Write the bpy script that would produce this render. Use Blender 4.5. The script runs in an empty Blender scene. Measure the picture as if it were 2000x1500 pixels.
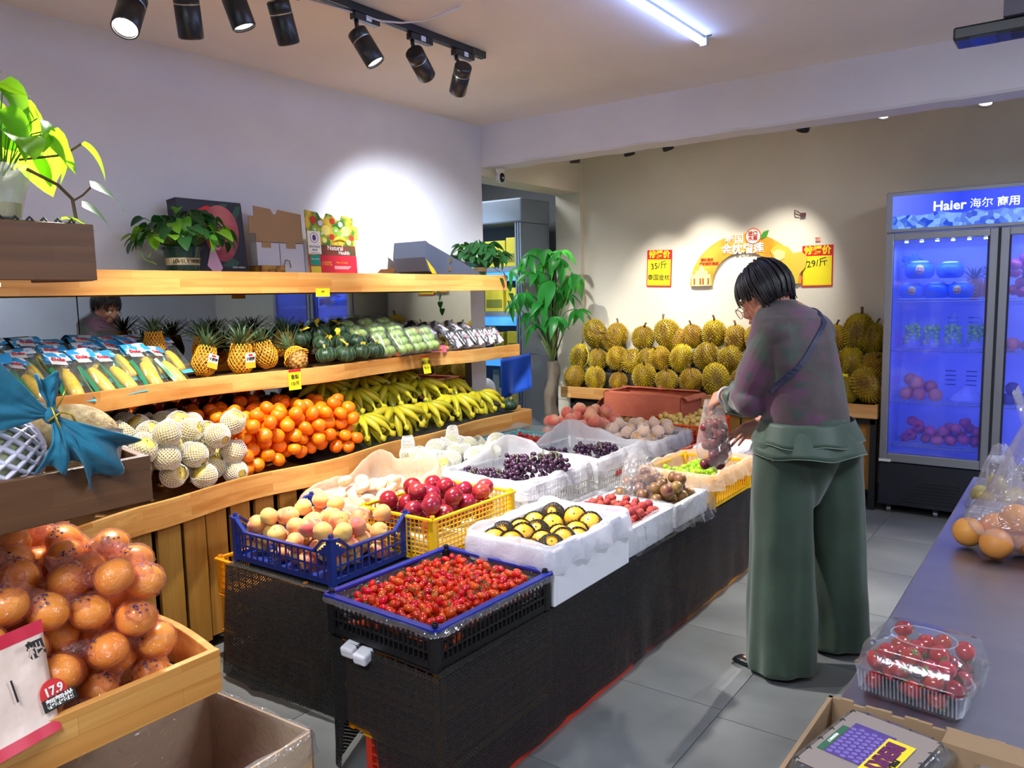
import bpy, bmesh, math, random
from mathutils import Vector as V, Matrix, Euler, noise
random.seed(7)
SC = bpy.context.scene
COL = SC.collection
PI = math.pi
RND = random.random
def U(a, b): return random.uniform(a, b)

# ---------------------------------------------------------------- camera, world, lights, exposure
cam_d = bpy.data.cameras.new('camera'); cam = bpy.data.objects.new('camera', cam_d); COL.objects.link(cam)
_r = [[0.8069, -0.0500, 0.5886], [0.5903, 0.1029, -0.8006], [-0.0205, 0.9934, 0.1128]]
cam.matrix_world = Matrix.Translation((0, 0, 1.45)) @ Matrix(_r).to_4x4()
cam_d.sensor_fit = 'HORIZONTAL'; cam_d.sensor_width = 36.0; cam_d.lens = 36.0 * 1532.1 / 2000.0
cam_d.clip_start = 0.02; cam_d.clip_end = 60
SC.camera = cam
W = bpy.data.worlds.new('world'); SC.world = W; W.use_nodes = True
W.node_tree.nodes['Background'].inputs[0].default_value = (0.55, 0.6, 0.75, 1)
W.node_tree.nodes['Background'].inputs[1].default_value = 0.15
SC.view_settings.view_transform = 'Standard'; SC.view_settings.look = 'None'
SC.view_settings.gamma = 1.0; SC.view_settings.use_curve_mapping = False
SC.view_settings.exposure = 0.85
SC.cycles.max_bounces = 7; SC.cycles.diffuse_bounces = 5; SC.cycles.glossy_bounces = 4
SC.cycles.transmission_bounces = 4; SC.cycles.transparent_max_bounces = 16
SC.cycles.use_adaptive_sampling = True; SC.cycles.adaptive_threshold = 0.03
SC.cycles.caustics_reflective = False; SC.cycles.caustics_refractive = False
SC.cycles.sample_clamp_indirect = 4.0

def spot(loc, target, watts, angle=50, blend=0.6, col=(1, .95, .88), size=.03):
    d = bpy.data.lights.new('spot_light', 'SPOT'); d.energy = watts; d.spot_size = math.radians(angle)
    d.spot_blend = blend; d.color = col; d.shadow_soft_size = size
    o = bpy.data.objects.new('spot_light', d); COL.objects.link(o)
    o.location = loc; o.rotation_euler = (V(target) - V(loc)).to_track_quat('-Z', 'Y').to_euler()
    o['kind'] = 'helper'
    return o
def area(loc, target, watts, sx, sy, col=(1, 1, 1)):
    d = bpy.data.lights.new('area_light', 'AREA'); d.energy = watts; d.shape = 'RECTANGLE'; d.size = sx; d.size_y = sy
    d.color = col
    o = bpy.data.objects.new('area_light', d); COL.objects.link(o)
    o.location = loc; o.rotation_euler = (V(target) - V(loc)).to_track_quat('-Z', 'Y').to_euler()
    o['kind'] = 'helper'
    return o
# front track heads: position of the lens and where each one points
CANS = [((-2.44, 1.37, 2.36), (-1.75, 0.50, 0.8), 34, 66, True),
        ((-2.44, 1.56, 2.42), (-2.95, 2.05, 0.8), 22, 74, True),
        ((-2.44, 1.74, 2.49), (-2.05, 2.20, 0.6), 30, 60, True),
        ((-2.44, 1.94, 2.49), (-2.80, 2.80, 0.7), 19, 72, False),
        ((-2.44, 2.34, 2.49), (-1.40, 3.10, 0.3), 46, 64, True),
        ((-2.44, 2.67, 2.49), (-3.15, 4.90, 1.2), 40, 44, False),
        ((-2.44, 2.97, 2.49), (-3.54, 3.72, 1.42), 26, 76, False)]
REAR = [((-3.25, 5.30, 2.555), (-3.35, 5.45, 1.2), 12, 55, False),
        ((-2.80, 5.30, 2.555), (-2.75, 5.80, 1.1), 16, 60, True),
        ((-2.50, 5.30, 2.555), (-2.35, 5.85, 1.35), 14, 60, False),
        ((-1.52, 5.30, 2.555), (-1.95, 5.85, 1.35), 14, 60, False),
        ((-1.05, 5.30, 2.555), (-1.22, 3.25, 0.0), 46, 42, True),
        ((-0.52, 5.30, 2.555), (-0.75, 3.9, 0.0), 26, 56, True)]
CW = (1, .965, .92)
for p, t, w, a, lit in CANS:
    dirv = (V(t) - V(p)).normalized()
    spot(V(p) + dirv * .112, t, w * 4.2, a, .9, CW if p[1] < 2.9 else (.86, .92, 1))
for p, t, w, a, lit in REAR:
    dirv = (V(t) - V(p)).normalized()
    spot(V(p) + dirv * .112, t, w * 3.4, a, .9, (1, .96, .86))
# fill lamps added at unseen ceiling panels to lift the ambient light
area((-0.6, -0.6, 2.58), (-0.6, -0.6, 0), 50, 1.2, .6, (.78, .87, 1))
area((1.0, 2.6, 2.58), (1.0, 2.6, 0), 40, .6, 1.2, (.78, .86, 1))

# ---------------------------------------------------------------- materials
MATS = {}
def lin(c):
    return tuple(((x / 255.0) / 12.92 if x / 255.0 <= .04045 else ((x / 255.0 + .055) / 1.055) ** 2.4) for x in c[:3]) + (1,)
def M(name, col, rough=.5, metal=0, col2=None, ns=4, stretch=(1, 1, 1), bump=0, bs=30, rnd=0, sss=0, alpha=1, emit=None, es=0,
      coat=0, spec=.5, ramp=(.35, .65), trans=0, sheen=0, coords='Object', detail=4):
    if name in MATS: return MATS[name]
    m = bpy.data.materials.new(name); m.use_nodes = True; nt = m.node_tree; N = nt.nodes; L = nt.links
    b = N['Principled BSDF']; MATS[name] = m
    c = lin(col); b.inputs['Base Color'].default_value = c
    b.inputs['Roughness'].default_value = rough; b.inputs['Metallic'].default_value = metal
    b.inputs['Specular IOR Level'].default_value = spec
    if coat: b.inputs['Coat Weight'].default_value = coat; b.inputs['Coat Roughness'].default_value = .08
    if sheen: b.inputs['Sheen Weight'].default_value = sheen
    if sss:
        b.inputs['Subsurface Weight'].default_value = sss; b.inputs['Subsurface Radius'].default_value = (.02, .008, .004)
        b.inputs['Subsurface Scale'].default_value = .5
    if trans: b.inputs['Transmission Weight'].default_value = trans
    if alpha < 1: b.inputs['Alpha'].default_value = alpha
    if emit: b.inputs['Emission Color'].default_value = lin(emit); b.inputs['Emission Strength'].default_value = es
    tc = mp = None
    if col2 or bump:
        tc = N.new('ShaderNodeTexCoord'); mp = N.new('ShaderNodeMapping'); mp.inputs['Scale'].default_value = stretch
        L.new(tc.outputs[coords], mp.inputs[0])
    out = None
    if col2:
        n = N.new('ShaderNodeTexNoise'); n.inputs['Scale'].default_value = ns; n.inputs['Detail'].default_value = detail
        L.new(mp.outputs[0], n.inputs['Vector'])
        if rnd or coords == 'Object':
            oi = N.new('ShaderNodeObjectInfo'); ad = N.new('ShaderNodeVectorMath'); ad.operation = 'ADD'
            sc = N.new('ShaderNodeMath'); sc.operation = 'MULTIPLY'; sc.inputs[1].default_value = 40
            L.new(oi.outputs['Random'], sc.inputs[0]); L.new(mp.outputs[0], ad.inputs[0]); L.new(sc.outputs[0], ad.inputs[1])
            L.new(ad.outputs[0], n.inputs['Vector'])
        r = N.new('ShaderNodeValToRGB'); r.color_ramp.elements[0].position = ramp[0]; r.color_ramp.elements[1].position = ramp[1]
        r.color_ramp.elements[0].color = c; r.color_ramp.elements[1].color = lin(col2)
        L.new(n.outputs['Fac'], r.inputs[0]); out = r.outputs[0]
    if rnd:
        oi = N.new('ShaderNodeObjectInfo'); hs = N.new('ShaderNodeHueSaturation')
        mr = N.new('ShaderNodeMapRange'); mr.inputs['To Min'].default_value = 1 - rnd; mr.inputs['To Max'].default_value = 1 + rnd * .6
        mh = N.new('ShaderNodeMapRange'); mh.inputs['To Min'].default_value = .5 - rnd * .06; mh.inputs['To Max'].default_value = .5 + rnd * .06
        L.new(oi.outputs['Random'], mr.inputs[0]); L.new(mr.outputs[0], hs.inputs['Value'])
        mu = N.new('ShaderNodeMath'); mu.operation = 'MULTIPLY'; mu.inputs[1].default_value = 7.13
        fr = N.new('ShaderNodeMath'); fr.operation = 'FRACT'
        L.new(oi.outputs['Random'], mu.inputs[0]); L.new(mu.outputs[0], fr.inputs[0]); L.new(fr.outputs[0], mh.inputs[0])
        L.new(mh.outputs[0], hs.inputs['Hue'])
        if out: L.new(out, hs.inputs['Color'])
        else: hs.inputs['Color'].default_value = c
        out = hs.outputs[0]
    if out: L.new(out, b.inputs['Base Color'])
    if bump:
        n2 = N.new('ShaderNodeTexNoise'); n2.inputs['Scale'].default_value = bs; n2.inputs['Detail'].default_value = 3
        L.new(mp.outputs[0], n2.inputs['Vector'])
        bp = N.new('ShaderNodeBump'); bp.inputs['Strength'].default_value = bump; bp.inputs['Distance'].default_value = .01
        L.new(n2.outputs['Fac'], bp.inputs['Height']); L.new(bp.outputs[0], b.inputs['Normal'])
    return m
def film(name, col, opac=.3, rough=.12, transl=.5, crinkle=.6, bs=40, gloss=.12):
    """thin plastic film: see-through share, translucent white share and a crinkled glossy share"""
    if name in MATS: return MATS[name]
    m = bpy.data.materials.new(name); m.use_nodes = True; nt = m.node_tree; N = nt.nodes; L = nt.links; MATS[name] = m
    for n in list(N):
        if n.type == 'BSDF_PRINCIPLED': N.remove(n)
    o = [n for n in N if n.type == 'OUTPUT_MATERIAL'][0]
    c = lin(col)
    tr = N.new('ShaderNodeBsdfTransparent'); tr.inputs[0].default_value = tuple(.85 + .15 * x for x in c[:3]) + (1,)
    df = N.new('ShaderNodeBsdfDiffuse'); df.inputs[0].default_value = c
    tl = N.new('ShaderNodeBsdfTranslucent'); tl.inputs[0].default_value = c
    gl = N.new('ShaderNodeBsdfGlossy'); gl.inputs['Roughness'].default_value = rough
    mx1 = N.new('ShaderNodeMixShader'); mx1.inputs[0].default_value = transl
    mx2 = N.new('ShaderNodeMixShader'); mx2.inputs[0].default_value = opac
    mx3 = N.new('ShaderNodeMixShader')
    lw = N.new('ShaderNodeLayerWeight'); lw.inputs[0].default_value = .35
    pw = N.new('ShaderNodeMath'); pw.operation = 'POWER'; pw.inputs[1].default_value = 2.5; L.new(lw.outputs['Facing'], pw.inputs[0])
    ml = N.new('ShaderNodeMath'); ml.operation = 'MULTIPLY_ADD'; ml.inputs[1].default_value = .45; ml.inputs[2].default_value = gloss * .18
    L.new(pw.outputs[0], ml.inputs[0]); L.new(ml.outputs[0], mx3.inputs[0])
    L.new(df.outputs[0], mx1.inputs[1]); L.new(tl.outputs[0], mx1.inputs[2])
    L.new(tr.outputs[0], mx2.inputs[1]); L.new(mx1.outputs[0], mx2.inputs[2])
    L.new(mx2.outputs[0], mx3.inputs[1]); L.new(gl.outputs[0], mx3.inputs[2]); L.new(mx3.outputs[0], o.inputs[0])
    if crinkle:
        tc = N.new('ShaderNodeTexCoord'); n2 = N.new('ShaderNodeTexNoise'); n2.inputs['Scale'].default_value = bs
        n2.inputs['Distortion'].default_value = 1.2
        L.new(tc.outputs['Object'], n2.inputs['Vector'])
        bp = N.new('ShaderNodeBump'); bp.inputs['Strength'].default_value = crinkle; bp.inputs['Distance'].default_value = .012
        L.new(n2.outputs['Fac'], bp.inputs['Height'])
        L.new(bp.outputs[0], gl.inputs['Normal']); L.new(bp.outputs[0], df.inputs['Normal']); L.new(bp.outputs[0], lw.inputs['Normal'])
    return m
def wood(name, c1, c2, c3, axis='Y', blocks=True, rough=.45):
    """glued pine: long grain plus staves of slightly different tone"""
    if name in MATS: return MATS[name]
    m = bpy.data.materials.new(name); m.use_nodes = True; nt = m.node_tree; N = nt.nodes; L = nt.links; MATS[name] = m
    b = N['Principled BSDF']; b.inputs['Roughness'].default_value = rough
    tc = N.new('ShaderNodeTexCoord'); mp = N.new('ShaderNodeMapping')
    mp.inputs['Scale'].default_value = {'X': (.8, 14, 14), 'Y': (14, .8, 14), 'Z': (14, 14, .8)}[axis]
    L.new(tc.outputs['Object'], mp.inputs[0])
    oi = N.new('ShaderNodeObjectInfo'); ad = N.new('ShaderNodeVectorMath'); ad.operation = 'ADD'
    mu = N.new('ShaderNodeMath'); mu.operation = 'MULTIPLY'; mu.inputs[1].default_value = 30
    L.new(oi.outputs['Random'], mu.inputs[0]); L.new(mp.outputs[0], ad.inputs[0]); L.new(mu.outputs[0], ad.inputs[1])
    n = N.new('ShaderNodeTexNoise'); n.inputs['Scale'].default_value = 2.2; n.inputs['Detail'].default_value = 5; n.inputs['Distortion'].default_value = .6
    L.new(ad.outputs[0], n.inputs['Vector'])
    r = N.new('ShaderNodeValToRGB'); r.color_ramp.elements[0].position = .3; r.color_ramp.elements[1].position = .7
    r.color_ramp.elements[0].color = lin(c1); r.color_ramp.elements[1].color = lin(c2); L.new(n.outputs['Fac'], r.inputs[0])
    out = r.outputs[0]
    if blocks:
        sw = N.new('ShaderNodeSeparateXYZ'); L.new(tc.outputs['Object'], sw.inputs[0]); cb = N.new('ShaderNodeCombineXYZ')
        L.new(sw.outputs[axis], cb.inputs[0]); L.new(sw.outputs['Z' if axis != 'Z' else 'X'], cb.inputs[1])
        br = N.new('ShaderNodeTexBrick'); br.inputs['Scale'].default_value = 1; br.inputs['Brick Width'].default_value = .42
        br.inputs['Row Height'].default_value = .036; br.inputs['Mortar Size'].default_value = .0004
        br.inputs['Color1'].default_value = (1, 1, 1, 1); br.inputs['Color2'].default_value = lin(c3); br.inputs['Mortar'].default_value = (.5, .4, .3, 1)
        L.new(cb.outputs[0], br.inputs['Vector'])
        mx = N.new('ShaderNodeMixRGB'); mx.blend_type = 'MULTIPLY'; mx.inputs[0].default_value = .8
        L.new(out, mx.inputs[1]); L.new(br.outputs['Color'], mx.inputs[2]); out = mx.outputs[0]
    L.new(out, b.inputs['Base Color'])
    bp = N.new('ShaderNodeBump'); bp.inputs['Strength'].default_value = .15; bp.inputs['Distance'].default_value = .004
    L.new(n.outputs['Fac'], bp.inputs['Height']); L.new(bp.outputs[0], b.inputs['Normal'])
    return m

# ---------------------------------------------------------------- mesh collecting
def frame_of(d):
    d = V(d).normalized(); up = V((0, 0, 1)) if abs(d.z) < .95 else V((1, 0, 0))
    a = d.cross(up).normalized(); return a, d.cross(a).normalized()
class MB:
    def __init__(s): s.v = []; s.f = []; s.mi = []; s.m = 0
    def add(s, vs, fs):
        k = len(s.v); s.v += [tuple(p) for p in vs]; s.f += [tuple(k + i for i in f) for f in fs]; s.mi += [s.m] * len(fs); return s
    def box(s, c, d, rot=None):
        x, y, z = d[0] / 2, d[1] / 2, d[2] / 2
        vs = [V((sx * x, sy * y, sz * z)) for sx in (-1, 1) for sy in (-1, 1) for sz in (-1, 1)]
        if rot: R = Euler(rot).to_matrix(); vs = [R @ p for p in vs]
        c = V(c)
        return s.add([p + c for p in vs], [(0, 1, 3, 2), (4, 6, 7, 5), (0, 4, 5, 1), (2, 3, 7, 6), (0, 2, 6, 4), (1, 5, 7, 3)])
    def box2(s, a, b): return s.box([(a[i] + b[i]) / 2 for i in range(3)], [abs(b[i] - a[i]) for i in range(3)])
    def bar(s, a, b, w, h=None):
        a = V(a); b = V(b); h = h or w; p, q = frame_of(b - a)
        o = [p * w / 2 + q * h / 2, p * w / 2 - q * h / 2, -p * w / 2 - q * h / 2, -p * w / 2 + q * h / 2]
        return s.add([a + x for x in o] + [b + x for x in o], [(0, 1, 2, 3), (7, 6, 5, 4), (0, 4, 5, 1), (1, 5, 6, 2), (2, 6, 7, 3), (3, 7, 4, 0)])
    def tube(s, path, r, seg=6, cap=True, closed=False):
        P = [V(p) for p in path]; n = len(P); rs = r if isinstance(r, (list, tuple)) else [r] * n
        vs = []; pa = None
        for i in range(n):
            if closed: d = P[(i + 1) % n] - P[i - 1]
            else: d = P[min(i + 1, n - 1)] - P[max(i - 1, 0)]
            if d.length < 1e-9: d = V((0, 0, 1))
            d.normalize()
            if pa is None: pa, q = frame_of(d)
            else:
                pa = (pa - d * pa.dot(d))
                if pa.length < 1e-6: pa, _ = frame_of(d)
                pa.normalize(); q = d.cross(pa)
            for j in range(seg):
                t = 2 * PI * j / seg; vs.append(P[i] + (pa * math.cos(t) + q * math.sin(t)) * rs[i])
        fs = []
        for i in range(n if closed else n - 1):
            for j in range(seg):
                a = i * seg + j; b = i * seg + (j + 1) % seg; i2 = (i + 1) % n
                fs.append((a, b, i2 * seg + (j + 1) % seg, i2 * seg + j))
        if cap and not closed: fs += [tuple(range(seg))[::-1], tuple(range((n - 1) * seg, n * seg))]
        return s.add(vs, fs)
    def lathe(s, prof, seg=16, c=(0, 0, 0), cap=False):
        vs = []; fs = []; n = len(prof)
        for r, z in prof:
            for j in range(seg):
                t = 2 * PI * j / seg; vs.append((c[0] + r * math.cos(t), c[1] + r * math.sin(t), c[2] + z))
        for i in range(n - 1):
            for j in range(seg): fs.append((i * seg + j, i * seg + (j + 1) % seg, (i + 1) * seg + (j + 1) % seg, (i + 1) * seg + j))
        if cap: fs += [tuple(range(seg))[::-1], tuple(range((n - 1) * seg, n * seg))]
        return s.add(vs, fs)
    def ball(s, c, r, seg=12, rings=8, fn=None, rot=None):
        r = (r, r, r) if not isinstance(r, (tuple, list)) else r; c = V(c); vs = [V((0, 0, 1))]
        for i in range(1, rings):
            p = PI * i / rings
            for j in range(seg): t = 2 * PI * j / seg; vs.append(V((math.sin(p) * math.cos(t), math.sin(p) * math.sin(t), math.cos(p))))
        vs.append(V((0, 0, -1)))
        if fn: vs = [p * fn(p) for p in vs]
        vs = [V((p.x * r[0], p.y * r[1], p.z * r[2])) for p in vs]
        if rot: R = Euler(rot).to_matrix(); vs = [R @ p for p in vs]
        fs = [(0, 1 + j, 1 + (j + 1) % seg) for j in range(seg)]
        for i in range(rings - 2):
            for j in range(seg): fs.append((1 + i * seg + j, 1 + (i + 1) * seg + j, 1 + (i + 1) * seg + (j + 1) % seg, 1 + i * seg + (j + 1) % seg))
        l = len(vs) - 1; b = 1 + (rings - 2) * seg
        fs += [(l, b + (j + 1) % seg, b + j) for j in range(seg)]
        return s.add([p + c for p in vs], fs)
    def loft(s, rings, cap=True, closed=True):
        n = len(rings[0]); vs = [p for r in rings for p in r]; fs = []
        for i in range(len(rings) - 1):
            for j in range(n if closed else n - 1): fs.append((i * n + j, i * n + (j + 1) % n, (i + 1) * n + (j + 1) % n, (i + 1) * n + j))
        if cap: fs += [tuple(range(n))[::-1], tuple(range((len(rings) - 1) * n, len(rings) * n))]
        return s.add(vs, fs)
    def prism(s, pts, z0, z1):
        n = len(pts); return s.add([(p[0], p[1], z0) for p in pts] + [(p[0], p[1], z1) for p in pts],
              [tuple(range(n))[::-1], tuple(range(n, 2 * n))] + [(i, (i + 1) % n, n + (i + 1) % n, n + i) for i in range(n)])
    def grid(s, fn, nu, nv):
        vs = [fn(i / nu, j / nv) for i in range(nu + 1) for j in range(nv + 1)]
        return s.add(vs, [(i * (nv + 1) + j, (i + 1) * (nv + 1) + j, (i + 1) * (nv + 1) + j + 1, i * (nv + 1) + j + 1) for i in range(nu) for j in range(nv)])
    def mesh(s, name, mats, smooth=False):
        me = bpy.data.meshes.new(name); me.from_pydata(s.v, [], s.f); me.update()
        for m in (mats if isinstance(mats, (list, tuple)) else [mats]): me.materials.append(m)
        if any(s.mi): me.polygons.foreach_set('material_index', s.mi)
        if smooth: me.polygons.foreach_set('use_smooth', [True] * len(me.polygons))
        return me
    def obj(s, name, mats, parent=None, loc=(0, 0, 0), rot=(0, 0, 0), smooth=False, bevel=0, thick=0, angle=0):
        return put(name, s.mesh(name, mats, smooth), parent, loc, rot, bevel=bevel, thick=thick, angle=angle)
def put(name, me, parent=None, loc=(0, 0, 0), rot=(0, 0, 0), scale=None, bevel=0, thick=0, angle=0):
    o = bpy.data.objects.new(name, me); COL.objects.link(o); o.location = loc; o.rotation_euler = rot
    if scale: o.scale = scale if isinstance(scale, (tuple, list)) else (scale,) * 3
    if parent: o.parent = parent
    if thick: md = o.modifiers.new('s', 'SOLIDIFY'); md.thickness = thick
    if bevel: md = o.modifiers.new('b', 'BEVEL'); md.width = bevel; md.segments = 2; md.limit_method = 'ANGLE'; md.angle_limit = .7
    return o
def tag(o, label=None, cat=None, group=None, kind=None):
    if label: o['label'] = label
    if cat: o['category'] = cat
    if group: o['group'] = group
    if kind: o['kind'] = kind
    return o
def thing(name, label, cat, loc=(0, 0, 0), rot=(0, 0, 0), group=None, scale=None):
    o = bpy.data.objects.new(name, None); COL.objects.link(o); o.location = loc; o.rotation_euler = rot; o.empty_display_size = .05
    if scale: o.scale = (scale,) * 3
    return tag(o, label, cat, group)
def kids(o): return CH.get(o.name, [])
def dup(o, loc=None, rot=None, label=None, group=None, scale=None, parent=None):
    c = o.copy(); COL.objects.link(c)
    if parent: c.parent = parent
    if loc is not None: c.location = loc
    if rot is not None: c.rotation_euler = rot
    if scale is not None: c.scale = (scale,) * 3 if not isinstance(scale, (tuple, list)) else scale
    if label: c['label'] = label
    if group: c['group'] = group
    for ch in list(o.children): dup(ch, parent=c)
    return c
def P(*a): return V(a)
def nz(p, s=1.0, seed=0): return noise.noise(V((p[0] * s + seed, p[1] * s - seed * .7, p[2] * s + seed * .3)))
def rrot(): return (U(0, 6.28), U(0, 6.28), U(0, 6.28))
FONT_DY = 0
def text(s, size, mat, parent=None, loc=(0, 0, 0), rot=(0, 0, 0), name='lettering', ext=.0006, align='CENTER', bold=0, sx=1):
    cu = bpy.data.curves.new(name, 'FONT'); cu.body = s; cu.size = size; cu.extrude = ext; cu.align_x = align; cu.align_y = 'CENTER'
    cu.offset = bold; cu.resolution_u = 2; cu.materials.append(mat)
    o = bpy.data.objects.new(name, cu); COL.objects.link(o); o.location = loc; o.rotation_euler = rot; o.scale = (sx, 1, 1)
    if parent: o.parent = parent
    return o
def heap(x0, x1, y0, y1, z0, r, n, k=14, hump=0, tries=None):
    """drop spheres one by one, each taking the lowest of k candidate seats"""
    pts = []; cell = 2.2 * r; gridd = {}
    cx, cy = (x0 + x1) / 2, (y0 + y1) / 2
    for i in range(n):
        best = None
        for _ in range(k):
            x = U(x0 + r, x1 - r); y = U(y0 + r, y1 - r)
            z = (z0(x, y) if callable(z0) else z0) + r; gx, gy = int(x // cell), int(y // cell)
            for a in (-1, 0, 1):
                for b in (-1, 0, 1):
                    for q in gridd.get((gx + a, gy + b), ()):
                        d2 = (q[0] - x) ** 2 + (q[1] - y) ** 2
                        if d2 < 4 * r * r: z = max(z, q[2] + math.sqrt(4 * r * r - d2))
            e = max(abs(x - cx) / (x1 - x0), abs(y - cy) / (y1 - y0)) * 2
            sc = z + hump * e
            if best is None or sc < best[0]: best = (sc, x, y, z)
        _, x, y, z = best; gridd.setdefault((int(x // cell), int(y // cell)), []).append((x, y, z)); pts.append((x, y, z))
    return pts
# ================================================================ the room
plaster = M('wall_plaster', (224, 224, 230), .85, col2=(217, 216, 224), ns=2.5, bump=.12, bs=14)
plaster_back = M('back_wall_plaster', (226, 220, 204), .85, col2=(218, 211, 195), ns=2.0, bump=.1, bs=14)
ceil_m = M('ceiling_paint', (238, 232, 228), .9, col2=(232, 226, 221), ns=1.5, bump=.08, bs=6)
XW, YB, ZC, ZB = -3.54, 5.91, 2.64, 2.357
def st(name, mb, m, **k): return tag(mb.obj(name, m, **k), kind='structure')
# floor: a slab with individually laid tiles
fl = st('floor', MB().box2((-5.6, -2.2, -.1), (2.2, 6.3, -.006)), M('grout', (120, 122, 124), .9))
tile_m = M('slate_tile', (92, 95, 96), .38, col2=(128, 130, 129), ns=1.6, stretch=(1, 1.4, 1), bump=.05, bs=30, rnd=.07, detail=8, ramp=(.3, .7))
tm = MB().box2((-.2985, -.2985, -.006), (.2985, .2985, 0)).mesh('tile', tile_m)
for i in range(-8, 6):
    for j in range(-4, 11):
        x = -.96 + .3 + i * .6; y = 3.10 - .3 + j * .6 - (0 if i < 0 else .05)
        if -5.4 < x < 2.1 and -2 < y < 6.2: put('tile', tm, fl, (x, y, 0))
# ceiling: front bay and rear bay
st('ceiling', MB().box2((-3.8, -2.2, ZC), (2.2, 4.5, ZC + .1)).box2((-5.4, 4.5, ZC), (2.2, 6.3, ZC + .1)), ceil_m)
# left wall, up to the doorway; the jamb and the lintel
wl = st('wall_left', MB().box2((XW - .25, -2.2, 0), (XW, 4.5, ZC)), plaster)
wl2 = MB().box2((XW - .25, 5.85, 0), (XW, YB + .02, ZC)).obj('jamb', plaster_back, wl)
MB().box2((XW - .25, 4.5, 2.30), (XW, 5.85, ZC)).obj('lintel', plaster_back, wl)
st('wall_back', MB().box2((XW - .25, YB, 0), (2.2, YB + .15, ZC)), plaster_back)
st('wall_right', MB().box2((2.05, -2.2, 0), (2.2, 6.0, ZC)), plaster)
st('wall_front', MB().box2((-3.8, -2.3, 0), (2.2, -2.15, ZC)), plaster)
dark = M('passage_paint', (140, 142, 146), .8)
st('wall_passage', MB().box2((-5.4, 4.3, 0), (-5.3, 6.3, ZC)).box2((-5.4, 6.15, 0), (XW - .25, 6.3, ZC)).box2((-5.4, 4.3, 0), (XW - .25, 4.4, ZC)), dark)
# downstand beam with an uneven plaster arris
def beam():
    mb = MB(); n = 60; R = []
    for i in range(n + 1):
        x = XW - .02 + (2.1 - XW) * i / n; w = nz((x * 5, 0, 0)) * .008
        R.append([(x, 4.5, ZC + .02), (x, 4.5 + w * .3, ZB + .012 + w), (x, 4.512 + w, ZB + w), (x, 4.69, ZB + w), (x, 4.70, ZB + .01), (x, 4.70, ZC + .02)])
    mb.loft(R); return mb
st('trim_1', beam(), plaster, smooth=False)
# skirting hidden behind the furniture
st('baseboard_back', MB().box2((XW, YB - .012, 0), (2.0, YB, .08)), M('skirting', (90, 92, 96), .5))

# ================================================================ track lights
blk = M('black_metal', (24, 25, 30), .35, metal=.0, spec=.6)
lens_on = M('lit_lens', (255, 255, 255), .4, emit=(255, 244, 226), es=14)
lens_off = M('lens_rim', (210, 210, 215), .3, emit=(255, 244, 226), es=9)
steel = M('steel', (190, 192, 196), .3, metal=1)
stick = M('paper_sticker', (220, 222, 228), .6)
t = thing('light_track', 'black ceiling light track with three long end spotlights hanging from it', 'track', (-2.47, 2.2, ZC))
MB().box2((-.017, -1.2, -.032), (.017, .98, 0)).obj('rail', blk, t, bevel=.002)
MB().box2((-.006, -1.19, -.0335), (.006, .97, -.0315)).obj('slot', M('track_slot', (8, 8, 10), .5), t)
for y in (-1.0, .9): MB().box2((-.02, y - .03, -.034), (.02, y + .03, .0)).obj('end_cap', blk, t, bevel=.002)
def can(p, tgt, lit, label, grp, track_z):
    d = (V(tgt) - V(p)).normalized()
    t = thing('track_spotlight', label, 'spotlight', (p[0] - .03 if track_z == ZC and p[1] < 4 else p[0], p[1] + .03, track_z), group=grp)
    o = V(p) - t.location
    MB().box2((-.017, -.05, -.062), (.017, .09, -.0335)).obj('driver_box', blk, t, bevel=.003)
    MB().box2((.0171, .01, -.058), (.0176, .04, -.036)).obj('sticker', stick, t)
    MB().tube([(0, -.03, -.06), (0, -.03, -.075), o - d * .03], .009, 8).obj('stem', blk, t, smooth=True)
    q = d.to_track_quat('Z', 'Y').to_euler()
    b = MB().lathe([(0, -.045), (.036, -.045), (.041, -.041), (.041, -.004), (.0395, -.003), (.0395, 0), (.041, .001), (.041, .100), (.038, .104), (.036, .100), (.034, .092), (0, .092)], 28)
    h = b.obj('can', blk, t, o, q, smooth=False)
    for pl in h.data.polygons: pl.use_smooth = abs(pl.normal.z) < .5
    MB().lathe([(.0412, -.0035), (.0402, -.0015), (.0412, .0005)], 28).obj('ring', steel, h)
    MB().lathe([(0, .0935), (.0335, .0935)], 24).obj('lens', lens_on, h)
    return t
cl = ['black can spotlight at the far left of the track, tilted low with its lens glowing', 'black can spotlight cut by the top edge, second from the left', 'third black can spotlight, only its glowing bottom in view', 'upright black can spotlight with its lens hidden, fourth along', 'black can spotlight with a glowing lens under the white-stickered driver', 'slanting black can spotlight in the middle of the last three', 'last black can spotlight at the end of the track']
for (p, tg, w, a, lit), l in zip(CANS, cl): can(p, tg, lit, l, 'spotlights on the front track', ZC)
for i, (p, tg, w, a, lit) in enumerate(REAR):
    can(p, tg, lit, ['leftmost', 'second', 'third', 'fourth', 'fifth', 'last'][i] + ' spotlight peeking out below the plaster beam, counted from the doorway', 'spotlights behind the beam', ZC)
t = thing('light_track', 'black track on the rear ceiling, hidden behind the plaster beam', 'track', (-1.9, 5.30, ZC))
MB().box2((-1.6, -.017, -.032), (1.8, .017, 0)).obj('rail', blk, t)
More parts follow.
